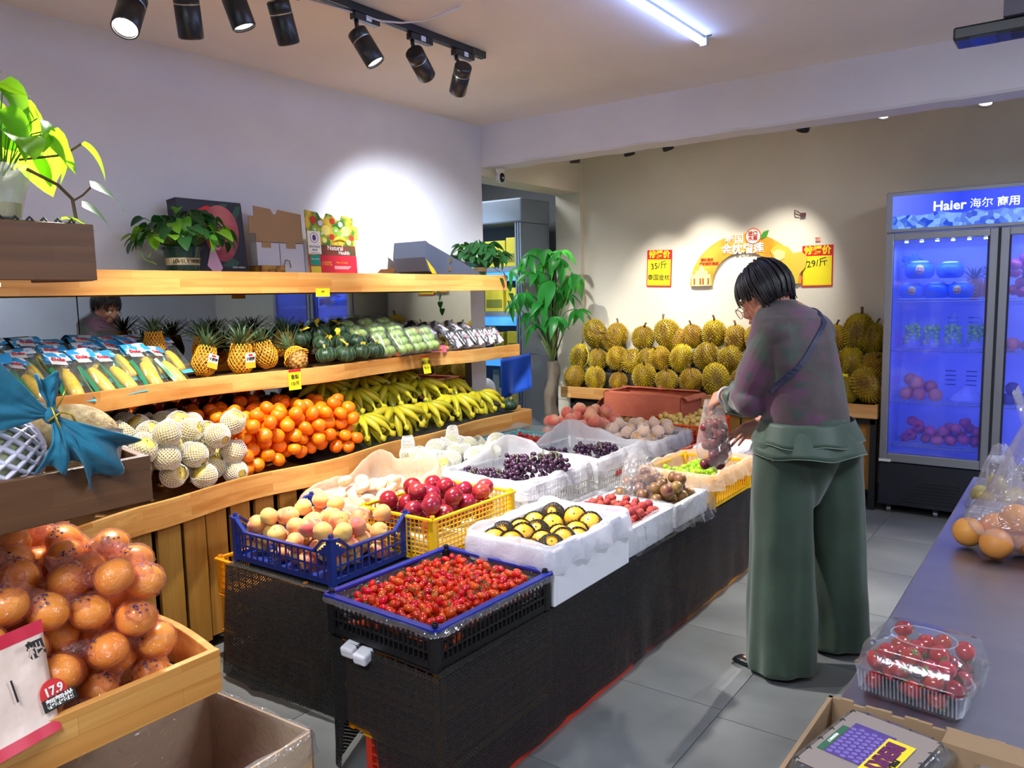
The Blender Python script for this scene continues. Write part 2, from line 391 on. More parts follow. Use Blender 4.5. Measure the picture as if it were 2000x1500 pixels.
# loose cable near the track
wire = M('white_cable', (205, 200, 198), .5)
tag(MB().tube([(-2.75, 1.35, ZC - .01), (-2.62, 1.6, ZC - .06), (-2.53, 1.9, ZC - .035), (-2.50, 2.2, ZC - .03), (-2.44, 2.45, ZC - .045), (-2.40, 2.53, ZC - .04), (-2.33, 2.6, ZC - .03), (-2.15, 2.62, ZC - .008)], .004, 6).obj('cable', wire, smooth=True), 'white cable looping along the ceiling track past the spotlights', 'cable')
tag(MB().tube([(-2.1, 2.25, ZC - .002), (-2.05, 2.42, ZC - .02), (-1.95, 2.52, ZC - .02), (-1.82, 2.5, ZC - .002)], .003, 6).obj('cable', wire, smooth=True), 'thin white wire sagging from the ceiling between track and tube light', 'cable')
# blue-white batten
tb = thing('tube_light', 'glowing blue-white tube light on the ceiling', 'light', (-1.53, 2.55, ZC))
MB().box2((-.013, -.75, -.012), (.013, 1.13, 0)).obj('backplate', M('batten_white', (200, 205, 215), .4), tb)
MB().tube([(0, -.75, -.026), (0, 1.13, -.026)], .014, 12).obj('tube', M('tube_glow', (255, 255, 255), .4, emit=(150, 180, 255), es=14), tb, smooth=True)
for y in (-.72, 1.12): MB().box2((-.016, y - .012, -.04), (.016, y + .012, 0)).obj('end_cap', M('batten_white', (200, 205, 215), .4), tb)
MB().tube([(0, 1.1, -.01), (.03, 1.08, -.01), (.045, 1.1, -.003)], .003, 5).obj('wire_tail', blk, tb)
# unseen overhead panels, added to go with the fill lamps
for (x, y, sx, sy) in ((-.6, -.6, 1.2, .6), (1.0, 2.6, .6, 1.2)):
    c = thing('added_fill_panel', 'added out-of-view fill light panel over the ' + ('counter front' if y < 0 else 'right aisle'), 'light', (x, y, ZC))
    MB().box((0, 0, -.02), (sx + .04, sy + .04, .03)).obj('frame', stick, c)
# hanging device at the top right
d = thing('ceiling_projector', 'slim black flat device hanging from the ceiling at the top corner by the counter', 'device', (-.17, 2.50, 2.10))
MB().box2((-.16, -.03, 0), (.20, .07, .035)).obj('casing', blk, d, bevel=.006)
MB().box2((-.12, -.032, .004), (-.06, .05, -.004)).obj('window', M('smoked_plastic', (40, 44, 64), .12), d)
MB().box2((-.03, -.02, -.003), (.02, .04, 0)).obj('vent', M('track_slot', (8, 8, 10), .5), d)
MB().box2((.03, -.034, .012), (.1, -.03, .018)).obj('indicator', M('led_yellow', (220, 190, 80), .4, emit=(230, 190, 90), es=.8), d)
MB().box2((-.045, -.045, .035), (.1, .06, .075)).obj('mount', M('grey_mount', (96, 90, 104), .5), d)
MB().tube([(0.03, 0, .07), (.03, 0, .55)], .014, 10).obj('pole', blk, d)
# security camera hanging under the beam at the wall end
s = thing('security_camera', 'small white dome security camera with a black face under the beam', 'camera', (-3.46, 4.62, ZB), (0, 0, .3))
wp = M('white_plastic', (225, 222, 216), .35)
MB().lathe([(0, 0), (.034, 0), (.034, -.012), (.020, -.045), (0, -.045)], 20).obj('mount', wp, s, smooth=True)
hd = MB().ball((0, 0, -.070), (.034, .034, .040), 20, 12).obj('head', wp, s, smooth=True)
MB().ball((.018, -.018, -.070), (.020, .020, .034), 16, 10).obj('face', M('gloss_black', (12, 14, 24), .1), s, smooth=True)
MB().ball((.0295, -.0295, -.074), .008, 12, 8).obj('lens', steel, s, smooth=True)
# ================================================================ helpers that need the camera only to read positions off the photograph
def at(px, py, Y=None, X=None, Z=None):
    d = Matrix(_r) @ V(((px - 1000) / 1532.1, (750 - py) / 1532.1, -1)); o = V((0, 0, 1.45))
    k = (Y - o.y) / d.y if Y is not None else (X - o.x) / d.x if X is not None else (Z - o.z) / d.z
    return o + d * k
def interp(T, y):
    if y <= T[0][0]: return T[0][1]
    for (a, b), (c, d) in zip(T, T[1:]):
        if y <= c:
            t = (y - a) / (c - a); t = t * t * (3 - 2 * t); return b + (d - b) * t
    return T[-1][1]
pine = wood('pine_front', (214, 150, 72), (238, 186, 108), (226, 196, 160), 'Y')
pineX = wood('pine_front_x', (206, 150, 84), (232, 186, 118), (226, 196, 160), 'X')
pine_slat = wood('pine_slat', (176, 124, 50), (204, 152, 70), (255, 255, 255), 'Z', blocks=False)
pine_dark = wood('pine_shelf_floor', (150, 104, 58), (184, 136, 84), (255, 255, 255), 'Y', blocks=False, rough=.6)
frame_m = M('black_frame', (26, 25, 26), .5)
mirror_m = M('mirror_glass', (172, 178, 178), .02, metal=1)
LIPB = [(.3, -2.62), (1.1, -2.70), (1.5, -2.79), (2.0, -2.87), (2.4, -2.825), (2.9, -2.90), (3.15, -2.885), (3.7, -2.95), (4.2, -2.93)]
LIPM = [(.3, -3.0), (1.3, -3.02), (1.95, -3.13), (2.55, -3.055), (3.1, -3.12), (3.5, -3.165), (3.85, -3.10), (4.37, -3.14)]
LIPT = [(.3, -3.13), (4.25, -3.15)]
ds = thing('display_shelf', 'long three-tier pine display shelf with wavy fronts along the white wall', 'shelf', (0, 0, 0))
def lip(T, y0, y1, z0, z1, name, breaks, th=.018):
    ys = [y0] + breaks + [y1]
    for a, b in zip(ys, ys[1:]):
        n = max(4, int((b - a) / .05)); R = []
        for i in range(n + 1):
            y = a + (b - a) * i / n; x = interp(T, y)
            R.append([(x, y, z0), (x, y, z1), (x - th, y, z1), (x - th, y, z0)])
        MB().loft(R).obj(name, pine, ds, bevel=.002)
def shelf_floor(T, y0, y1, zf, zb, xb, name):
    n = 60; R = []
    for i in range(n + 1):
        y = y0 + (y1 - y0) * i / n; x = interp(T, y) - .012
        R.append([(x, y, zf), (x, y, zf - .015), (xb, y, zb - .015), (xb, y, zb)])
    MB().loft(R).obj(name, pine_dark, ds)
XM = -3.49
lip(LIPB, .3, 4.2, .595, .70, 'front_board', [2.66]); shelf_floor(LIPB, .3, 4.2, .615, .66, XM, 'shelf_board')
lip(LIPM, .3, 4.37, 1.035, 1.115, 'front_board', [2.85]); shelf_floor(LIPM, .3, 4.37, 1.05, 1.09, XM, 'shelf_board')
lip(LIPT, .3, 4.25, 1.482, 1.582, 'front_board', [2.3]); shelf_floor(LIPT, .3, 4.25, 1.575, 1.575, XW + .002, 'shelf_board')
MB().box2((-3.49, 4.36, .6), (-3.14, 4.372, .69)).obj('end_board', pineX, ds)
MB().box2((-2.95, 4.2, .52), (-3.46, 4.212, .70)).obj('end_board', pineX, ds)
for y0, y1 in ((.3, 1.62), (1.625, 2.92), (2.925, 4.28)):
    MB().box2((XM - .006, y0, 1.10), (XM, y1, 1.49)).obj('mirror', mirror_m, ds)
for y0, y1 in ((.3, 1.62), (1.625, 2.92), (2.925, 4.20)):
    MB().box2((XM - .006, y0, .67), (XM, y1, 1.045)).obj('mirror', mirror_m, ds)
MB().box2((-3.535, .3, .02), (-3.497, 4.28, 1.57)).obj('back_panel', frame_m, ds)
for y in (.32, 1.6, 2.9, 4.14): MB().box2((-3.44, y, 0), (-2.97, y + .04, .60)).obj('support', frame_m, ds)
slm = MB().box2((-.009, -.0475, 0), (.009, .0475, .53)).mesh('slat', pine_slat)
y = .5; i = 0
while y < 4.1:
    o = put('slat', slm, ds, (interp(LIPB, y) - .055 - .004 * (i % 3), y, .05)); y += .122 + .004 * math.sin(i * 2.3); i += 1
MB().box2((-2.98, .4, .12), (-3.0, 4.15, .17)).box2((-2.98, .4, .48), (-3.0, 4.15, .53)).obj('rail', frame_m, ds)
led = M('warm_led', (255, 240, 200), .4, emit=(255, 214, 130), es=1.5)
# price tags on the shelf fronts
yel = M('tag_yellow', (244, 226, 30), .5); ink = M('marker_ink', (28, 26, 22), .6); red = M('tag_red', (214, 30, 34), .5)
def tag_on(x, y, z, w, h, l1, l2, label, roll=0, redtop=.014):
    t = thing('price_tag', label, 'price tag', (x, y, z), (0, 0, 0))
    MB().box2((0, -w / 2, -h), (.0012, w / 2, 0)).obj('card', yel, t)
    if redtop: MB().box2((.0013, -w / 2, -redtop), (.0018, w / 2, 0)).obj('red_band', red, t)
    text(l1, h * .24, ink, t, (.0022, 0, -h * .38), (PI / 2, 0, PI / 2)); text(l2, h * .24, ink, t, (.0022, 0, -h * .70), (PI / 2, 0, PI / 2))
    if roll: t.rotation_euler = (0, -.2, 0)
    return t
p = at(571, 721, X=interp(LIPM, 2.33) + .003); tag_on(interp(LIPM, p.y) + .006, p.y, 1.117, .072, .098, '香梨', '10/斤', 'yellow handwritten price tag with a red top on the middle shelf under the pineapples', redtop=.012)
p = at(831, 706, X=-3.15); tag_on(interp(LIPM, p.y) + .006, p.y, 1.102, .062, .105, '番石榴', '9/斤', 'yellow price tag curling off the middle shelf front under the guavas', roll=1, redtop=.01)
p = at(629, 568, X=-3.14); tag_on(-3.135, p.y, 1.503, .09, .042, '16/斤', '', 'small yellow price tag under the top shelf front', redtop=0)

# ---------------------------------------------------------------- near display unit (three trays ending beside the camera)
nu = thing('display_unit', 'near three-tier pine display unit with deep trays at the photo\'s left edge', 'shelf', (0, 0, 0))
nbrown = wood('brown_tray', (90, 58, 32), (110, 74, 42), (236, 224, 210), 'Y')
def tray(x1, x0, y1, z0, z1, m, endz=None):
    MB().box2((x1 - .018, -1.0, z0), (x1, y1, z1)).obj('front_board', m, nu, bevel=.002)
    MB().box2((x0, -1.0, z0 + .01), (x1 - .018, y1 - .018, z0 + .022)).obj('shelf_board', pine_dark, nu)
    n = 14; R = []
    for i in range(n + 1):
        t = i / n; x = x1 - .018 - (x1 - .018 - x0) * t; yy = y1 + .03 * math.sin(t * 4.2)
        R.append([(x, yy, z0), (x, yy, z1), (x, yy - .018, z1), (x, yy - .018, z0)])
    MB().loft(R).obj('end_board', m, nu, bevel=.002)
tray(-1.485, -2.15, .93, .605, .70, pine)
tray(-1.51, -2.15, .82, 1.052, 1.145, nbrown)
tray(-1.90, -2.15, .935, 1.505, 1.635, nbrown)
MB().box2((-2.19, -1.0, 0), (-2.15, -.25, 1.52)).obj('back_panel', frame_m, nu)
MB().box2((-2.15, -.9, 0), (-1.56, -.87, .605)).obj('support', frame_m, nu)
MB().box2((-2.15, .55, 0), (-1.92, .58, .605)).obj('support', frame_m, nu)
MB().box2((-1.98, -.9, 1.492), (-1.96, .75, 1.500)).obj('led_strip', M('warm_led_bright', (255, 240, 200), .4, emit=(255, 220, 120), es=6), nu)

# ---------------------------------------------------------------- durian stand at the back
dt = thing('durian_stand', 'low pine stand with a boxed edge and black legs holding the durians', 'stand', (0, 0, 0))
YF = 5.38
MB().box2((-3.46, YF, .61), (-1.06, YF + .02, .70)).obj('front_board', pineX, dt, bevel=.002)
MB().box2((-1.08, YF + .02, .61), (-1.06, 5.9, .70)).obj('end_board', pine, dt); MB().box2((-3.46, YF + .02, .61), (-3.44, 5.9, .70)).obj('end_board', pine, dt)
MB().box2((-3.44, YF + .02, .615), (-1.08, 5.9, .63)).obj('board', pine_dark, dt)
bmat = M('black_rubber_mat', (40, 36, 30), .7, bump=.3, bs=60)
MB().box2((-3.44, 5.58, .63), (-1.08, 5.9, .80)).obj('step', bmat, dt, bevel=.006)
MB().box2((-3.40, 5.74, .80), (-1.08, 5.9, .97)).obj('step', bmat, dt, bevel=.006)
for x in (-3.4, -2.3, -1.11): MB().box2((x, YF + .05, 0), (x + .04, YF + .09, .61)).obj('leg', frame_m, dt)
for x in (-3.4, -1.11): MB().box2((x, 5.82, 0), (x + .04, 5.86, .61)).obj('leg', frame_m, dt)
MB().box2((-3.4, YF + .05, .565), (-1.08, YF + .09, .60)).obj('rail', frame_m, dt)
for i in range(17):
    x = -3.30 + i * .132; MB().box2((x, YF + .10, .12), (x + .118, YF + .118, .56)).obj('slat', pine_slat, dt)

# ---------------------------------------------------------------- fridge with two glass doors
fr = thing('display_fridge', 'tall silver two-door display fridge with a blue lit header and blue lit shelves', 'fridge', (-1.045, 5.40, 0))
fm = M('fridge_silver', (150, 152, 158), .35, metal=.6); fdark = M('fridge_black', (26, 28, 38), .5)
fin = M('fridge_lining', (190, 198, 235), .5)
FW, FD = 1.22, .50
MB().box2((0, .03, .32), (.02, FD, 2.03)).box2((FW - .02, .03, .32), (FW, FD, 2.03)).box2((0, .03, 2.0), (FW, FD, 2.03)).obj('cabinet', fm, fr)
MB().box2((.02, FD - .03, .36), (FW - .02, FD, 2.0)).box2((.02, .05, .34), (FW - .02, FD, .37)).box2((.0205, .06, .37), (.026, FD, 1.78)).box2((FW / 2 - .012, .06, .37), (FW / 2 + .012, .10, 1.78)).obj('lining', fin, fr)
for k in range(4):
    for zz in (.80, 1.15): MB().box2((.30 + .0 * k, FD - .034, zz + k * .03), (.36, FD - .031, zz + .006 + k * .03)).box2((.42, FD - .034, zz + k * .03), (.48, FD - .031, zz + .006 + k * .03)).obj('air_slot', M('slot_blue', (40, 44, 120), .6), fr)
MB().box2((0, .0, .06), (FW, .05, .335)).obj('base_panel', fdark, fr, bevel=.004)
MB().box2((0, .05, .06), (FW, FD, .32)).obj('compressor_box', fdark, fr)
for j in range(7):
    MB().box2((.24 - .018 * j, -.003, .215 - j * .021), (.46, .001, .221 - j * .021)).obj('vent_slot', M('track_slot', (8, 8, 10), .5), fr)
# header: backlit print
hb = MB().box2((0, -.01, 1.785), (FW, .05, 2.03)).obj('header_frame', fm, fr, bevel=.004)
def header_mat():
    m = bpy.data.materials.new('header_print'); m.use_nodes = True; nt = m.node_tree; N = nt.nodes; L = nt.links; b = N['Principled BSDF']
    tc = N.new('ShaderNodeTexCoord'); sp = N.new('ShaderNodeSeparateXYZ'); L.new(tc.outputs['Object'], sp.inputs[0])
    ns = N.new('ShaderNodeTexVoronoi'); ns.inputs['Scale'].default_value = 34; L.new(tc.outputs['Object'], ns.inputs['Vector'])
    n2 = N.new('ShaderNodeTexNoise'); n2.inputs['Scale'].default_value = 9; L.new(tc.outputs['Object'], n2.inputs['Vector'])
    r = N.new('ShaderNodeValToRGB'); r.color_ramp.elements[0].color = lin((16, 64, 200)); r.color_ramp.elements[1].color = lin((120, 168, 236)); r.color_ramp.elements[0].position = .15; r.color_ramp.elements[1].position = .7
    L.new(ns.outputs['Color'], r.inputs[0])
    a = N.new('ShaderNodeMath'); a.operation = 'MULTIPLY_ADD'; a.inputs[1].default_value = .07; L.new(n2.outputs['Fac'], a.inputs[0]); L.new(sp.outputs['Z'], a.inputs[2])
    gt = N.new('ShaderNodeMath'); gt.operation = 'LESS_THAN'; gt.inputs[1].default_value = 1.8485 + .072; L.new(a.outputs[0], gt.inputs[0])
    rb = N.new('ShaderNodeValToRGB'); rb.color_ramp.elements[0].color = lin((110, 130, 235)); rb.color_ramp.elements[1].color = lin((10, 52, 226)); rb.color_ramp.elements[0].position = .0; rb.color_ramp.elements[1].position = .4
    L.new(sp.outputs['X'], rb.inputs[0])
    mx = N.new('ShaderNodeMixRGB'); L.new(gt.outputs[0], mx.inputs[0]); L.new(rb.outputs[0], mx.inputs[1]); L.new(r.outputs[0], mx.inputs[2])
    L.new(mx.outputs[0], b.inputs['Base Color']); L.new(mx.outputs[0], b.inputs['Emission Color']); b.inputs['Emission Strength'].default_value = .45; b.inputs['Roughness'].default_value = .2
    return m
MB().box2((.035, -.016, 1.805), (FW - .035, -.010, 2.005)).obj('header_panel', header_mat(), fr, bevel=.002)
wl_ = M('header_letters', (225, 235, 250), .4, emit=(200, 215, 245), es=.9)
text('Haier', .078, wl_, fr, (.345, -.018, 1.925), (PI / 2, 0, 0), bold=.0016)
text('海尔', .06, wl_, fr, (.51, -.018, 1.925), (PI / 2, 0, .0)); text('商用', .058, wl_, fr, (.645, -.018, 1.925), (PI / 2, 0, 0), bold=.001)
film('door_glass', (110, 140, 255), .20, .05, .5, 0, gloss=.25)
for k in range(2):
    x0 = .004 + k * .61; x1 = x0 + .602
    dr = MB().box2((x0, -.02, .345), (x0 + .045, .02, 1.78)).box2((x1 - .045, -.02, .345), (x1, .02, 1.78)).box2((x0 + .045, -.02, .345), (x1 - .045, .02, .40)).box2((x0 + .045, -.02, 1.735), (x1 - .045, .02, 1.78)).obj('door', fm, fr, bevel=.004)
    MB().box2((x0 + .045, -.003, .40), (x1 - .045, .003, 1.735)).obj('glass_pane', MATS['door_glass'], dr)
    MB().box2((x1 - .055 if k == 0 else x0 + .045, -.021, .40), (x1 - .045 if k == 0 else x0 + .055, -.018, 1.735)).obj('gasket', fdark, dr)
MB().box2((.602, -.022, .35), (.618, .018, 1.78)).obj('centre_gap', fdark, fr)
MB().box2((.005, -.03, .345), (.075, -.018, .36)).obj('hinge', M('white_plastic', (225, 222, 216), .35), fr)
wirem = M('wire_shelf', (200, 206, 230), .35)
SH = [.44, .72, 1.05, 1.355]
for z in SH:
    for x0, x1 in ((.04, .59), (.63, 1.18)):
        m = MB().tube([(x0, .06, z), (x1, .06, z)], .004, 5).tube([(x0, .44, z), (x1, .44, z)], .004, 5).tube([(x0 + .03, .055, z + .018), (x1 - .03, .055, z + .018)], .003, 5)
        for i in range(19): m.bar((x0 + (x1 - x0) * i / 18, .06, z), (x0 + (x1 - x0) * i / 18, .44, z), .003)
        m.obj('wire_shelf', wirem, fr)
for i in range(12):
    x = .10 + i * .085 + (.03 if i > 5 else 0); MB().box2((x, .045, 1.722), (x + .018, .06, 1.730)).obj('led_lamp', M('led_white', (255, 255, 255), .4, emit=(200, 225, 255), es=20), fr)
for x in (.06, .33): MB().lathe([(.0, -.012), (.022, -.012), (.022, .012), (0, .012)], 16).obj('caster', steel, fr, (x, .06, .024), (0, PI / 2, 0)); 
for x in (.06, .33): MB().box2((x - .015, .04, .03), (x + .015, .08, .07)).obj('caster_bracket', fdark, fr)
for k, x in enumerate((.3, .92)):
    a = area((-1.045 + x, 5.40 + .05, 1.70), (-1.045 + x, 5.40 + .35, .7), 2.6, .5, .03, (.16, .24, 1)); 
    a = area((-1.045 + x, 5.40 + .08, .9), (-1.045 + x, 5.40 + .5, .9), 1.6, .5, .9, (.10, .14, 1))

# ---------------------------------------------------------------- counter
ct = thing('counter', 'long brushed stainless steel counter at the photo\'s right side', 'counter', (0, 0, 0))
ss = M('brushed_steel', (176, 176, 188), .38, metal=1, col2=(170, 170, 184), ns=3, stretch=(1, 8, 1), bump=.04, bs=20)
MB().box2((-.29, -.5, .772), (.55, 3.05, .80)).obj('top', ss, ct, bevel=.003)
MB().box2((-.27, -.45, .05), (.53, 3.0, .772)).obj('body', M('counter_body', (96, 76, 60), .6), ct)
for i in range(6): MB().box2((-.28, -.43 + i * .572, .09), (-.268, .12 + i * .572, .75)).obj('door', wood('counter_door', (120, 92, 66), (140, 108, 78), (255, 255, 255), 'Z', blocks=False), ct)
# ---------------------------------------------------------------- signs on the back wall
YS = YB - .004
def sign(cx, cz, w, h, l1, l2, label, tilt):
    t = thing('price_sign', label, 'sign', (cx, YS, cz), (0, tilt, 0))
    MB().box2((-w / 2, -.002, -h / 2), (w / 2, .002, h / 2)).obj('board', red, t)
    MB().box2((-w / 2 + .008, -.0035, -h / 2 + .01), (w / 2 - .008, -.002, h / 2 - .075)).obj('paper', yel, t)
    text('惊爆价', .062, yel, t, (0, -.003, h / 2 - .038), (PI / 2, 0, 0), bold=.0022)
    text(l1, .066, ink, t, (-.0, -.005, .02), (PI / 2, -.12, 0)); 
    if l2: text(l2, .05, ink, t, (0, -.005, -.075), (PI / 2, 0, 0))
sign(-2.833, 1.640, .218, .295, '35/斤', '泰国金枕', 'red and yellow price sign reading 35 on the back wall, nearer the doorway', .03)
sign(-1.592, 1.612, .215, .295, '29/斤', '', 'red and yellow price sign reading 29 on the back wall, nearer the fridge', -.0)
# arch board
ar = thing('arch_sign', 'golden arched durian advertising board on the back wall above the woman\'s head', 'sign', (-2.13, YS, 1.49))
def arch_mat():
    m = M('arch_gold', (236, 186, 70), .45, col2=(214, 146, 34), ns=7, detail=6); return m
mb = MB(); n = 40; R = []
for i in range(n + 1):
    t = PI * (1 - i / n); R.append([(-.255 * math.cos(PI - t) * 1 if 0 else .25 * math.cos(t), y_, .25 * math.sin(t)) if r == 0 else (.43 * math.cos(t), y_, .385 * math.sin(t)) for r, y_ in ((0, -.012), (1, -.012), (1, 0), (0, 0))])
mb.loft(R); mb.obj('board', arch_mat(), ar)
white_m = M('print_white', (245, 240, 230), .5); orange_m = M('print_orange', (224, 110, 40), .5); cream_m = M('print_cream', (240, 214, 150), .5)
text('泰国', .075, white_m, ar, (-.075, -.014, .345), (PI / 2, 0, 0), bold=.0015); text('金枕榴莲', .082, white_m, ar, (-.01, -.016, .268), (PI / 2, 0, 0), bold=.0022)
text('烟红香牙', .026, M('print_red', (196, 52, 30), .5), ar, (-.29, -.014, .20), (PI / 2, 0, 0), bold=.0006); text('榴奶酥酪微渣', .026, MATS['print_red'], ar, (-.275, -.014, .168), (PI / 2, 0, 0), bold=.0006)
MB().lathe([(0, 0), (.06, 0), (.06, .004), (0, .004)], 28).obj('badge', orange_m, ar, (.072, -.013, .36), (PI / 2, 0, 0)); MB().lathe([(0, 0), (.053, 0), (.053, .003), (0, .003)], 28).obj('badge_disc', white_m, ar, (.072, -.0175, .36), (PI / 2, 0, 0))
text('进口', .038, MATS['print_red'], ar, (.072, -.0225, .378), (PI / 2, 0, 0), bold=.0008); text('水果', .038, MATS['print_red'], ar, (.072, -.0225, .342), (PI / 2, 0, 0), bold=.0008)
lfm = M('print_green', (70, 150, 50), .5)
def flat(pts, y0, m, nm, par): 
    n = len(pts); mb = MB().add([(p[0], y0, p[1]) for p in pts] + [(p[0], y0 + .003, p[1]) for p in pts], [tuple(range(n)), tuple(range(n, 2 * n))[::-1]] + [(i, n + i, n + (i + 1) % n, (i + 1) % n) for i in range(n)]); return mb.obj(nm, m, par)
flat([(.12, .345), (.15, .39), (.19, .40), (.175, .35), (.14, .335)], -.016, lfm, 'leaf_print', ar)
flat([(-.415, 0), (-.415, .09), (-.385, .09), (-.385, .115), (-.36, .12), (-.335, .17), (-.31, .12), (-.285, .115), (-.285, .09), (-.26, .09), (-.26, 0)], -.0155, cream_m, 'temple_print', ar)
for x in (-.40, -.35, -.328, -.285): flat([(x, .01), (x + .014, .01), (x + .014, .06), (x, .06)], -.0165, M('print_brown', (150, 90, 40), .5), 'temple_window', ar)
flat([(.20, .25), (.25, .29), (.33, .27), (.37, .22), (.43, .23), (.47, .19), (.46, .12), (.42, .07), (.41, .0), (.36, 0), (.35, .06), (.29, .11), (.24, .16)], -.017, M('durian_print', (222, 190, 66), .5), 'durian_print', ar)
flat([(.22, .235), (.26, .255), (.31, .235), (.31, .19), (.27, .17), (.24, .19)], -.0205, cream_m, 'pulp_print', ar)
# small wall leftovers
h = thing('wall_socket_stub', 'small dark broken bracket on the back wall between the arch and the second price sign', 'bracket', (-1.71, YS, 1.99))
MB().box2((-.005, -.02, -.02), (.03, 0, .005)).obj('block', M('rust_brown', (90, 50, 46), .6), h); MB().tube([(0, -.01, 0), (-.03, -.02, .02), (-.045, -.02, .03), (-.04, -.02, -.0), (-.01, -.015, -.01)], .004, 6).obj('wire', MATS['rust_brown'], h)
tag(MB().box2((-1.61, YS - .003, 1.785), (-1.575, YS, 1.815)).obj('sticker', M('sticker_mix', (214, 190, 170), .6, col2=(190, 60, 40), ns=40), ), 'small torn sticker above the second price sign', 'sticker')

# ---------------------------------------------------------------- passage behind the doorway
cb = thing('wall_cabinet', 'grey-blue tall cabinet with lit shelves in the passage beyond the doorway', 'cabinet', (-4.05, 5.80, 0))
cg = M('cabinet_grey', (118, 130, 146), .5)
CBX0 = -1.1
MB().box2((CBX0, -.02, 0), (.22, .0, 2.2)).obj('back', cg, cb)
MB().box2((.185, -.40, 0), (.22, -.02, 2.05)).obj('side', cg, cb, bevel=.006)
for k in range(3): MB().box2((.155 + k * .024, -.42, 0), (.170 + k * .024, -.40, 2.05)).obj('pilaster_rib', cg, cb)
MB().box2((CBX0, -.43, 2.05), (.235, .0, 2.25)).obj('cornice', cg, cb, bevel=.015)
blu = M('lit_shelf_blue', (80, 150, 225), .5, emit=(60, 140, 235), es=.6)
for z in (.49, .92, 1.27, 1.65): MB().box2((CBX0, -.40, z), (.185, -.02, z + .04)).obj('shelf', cg, cb)
for z in (.84, 1.19, 1.57): MB().box2((CBX0, -.395, z), (.17, -.385, z + .079)).obj('light_box', blu, cb)
ybx = M('gift_box_yellow', (212, 196, 60), .5, col2=(190, 176, 50), ns=5); gbx = M('gift_box_green', (20, 84, 80), .5)
for i, (x, z, w, h) in enumerate([(-.10, 1.311, .20, .23), (.09, 1.311, .12, .20), (-.06, .961, .10, .17), (.09, .961, .12, .18), (-.08, 1.691, .22, .22), (.09, 1.691, .10, .24)]):
    b = thing('gift_box', ['wide yellow gift box on the passage shelf level with the wooden top shelf', 'yellow gift box beside the wide one in the passage cabinet', 'small yellow gift box on the lower lit passage shelf', 'narrow yellow gift box on the lower lit passage shelf nearer the money tree', 'mustard gift box on the highest passage shelf', 'mustard narrow box on the highest passage shelf by the pilaster'][i], 'box', (-4.05 + x, 5.48, z))
    MB().box2((-w / 2, -.07, 0), (w / 2, .08, h)).obj('carton', ybx, b, bevel=.003)
    MB().box2((-w / 2 + .015, -.072, h * .15), (w / 2 - .015, -.0705, h * .45)).obj('print_band', M('olive_print', (120, 124, 50), .5), b)
b = thing('gift_box', 'dark green and gold standing gift box with calligraphy beside the blue cloth', 'box', (-3.99, 5.50, .531))
MB().box2((-.12, -.09, .12), (.12, .09, .30)).obj('sleeve', gbx, b); MB().box2((-.12, -.09, 0), (.12, .09, .12)).obj('base', M('gift_gold', (206, 186, 96), .5), b)
text('红皮花', .055, M('print_gold', (226, 200, 110), .4), b, (.03, -.092, .19), (PI / 2, 0, 0)); flat([(-.11, .14), (-.10, .26), (-.075, .18), (-.08, .29), (-.045, .21), (-.05, .14)], -.093, M('print_teal', (40, 130, 110), .5), 'leaf_print', b)
flat([(-.105, .27), (-.092, .29), (-.079, .27)], -.097, M('print_blue', (60, 120, 210), .5), 'logo', b)
b = thing('gift_box', 'pale grey box standing behind the dark green gift box', 'box', (-4.17, 5.52, .531)); MB().box2((-.035, -.08, 0), (.035, .08, .27)).obj('carton', M('pale_box', (150, 160, 166), .5), b)
# white cap on a stand
c = thing('hat_stand', 'white sun hat resting on a dark stand behind the bananas', 'hat stand', (-3.72, 4.72, .60))
mb = MB().ball((0, 0, .12), (.075, .085, .10), 16, 10); mb.obj('hat', M('cap_white', (226, 228, 230), .7), c, smooth=True); MB().lathe([(.0, -.60), (.10, -.60), (.10, -.58), (.02, -.57), (.02, .06), (.06, .07), (0, .10)], 14).obj('stand', frame_m, c)
# cobalt cloth on a line
tag(MB().grid(lambda u, v: (-3.86 + .30 * u, 5.10 + .03 * math.sin(u * 9) * v, .93 + .06 * u - v * (.33 - .05 * u)), 16, 10).obj('blue_cloth', M('cobalt_cloth', (16, 84, 206), .6, sheen=.3), smooth=True, thick=.002), 'cobalt blue cloth hanging beside the money tree trunk', 'cloth')
tag(MB().tube([(-3.86, 5.40, .95), (-3.86, 5.12, .935), (-3.58, 5.11, .985), (-3.40, 5.12, .97)], .003, 6).obj('cord', frame_m), 'thin cord holding the blue cloth between cabinet and tree trunk', 'cord')
spot((-4.3, 4.75, 2.4), (-4.2, 5.4, .9), 30, 100, .8, (.7, .85, 1))
area((-4.3, 5.0, 2.6), (-4.3, 5.0, 0), 7, .5, .5, (.9, .95, 1))  # added area lamp, brightens the dark passage
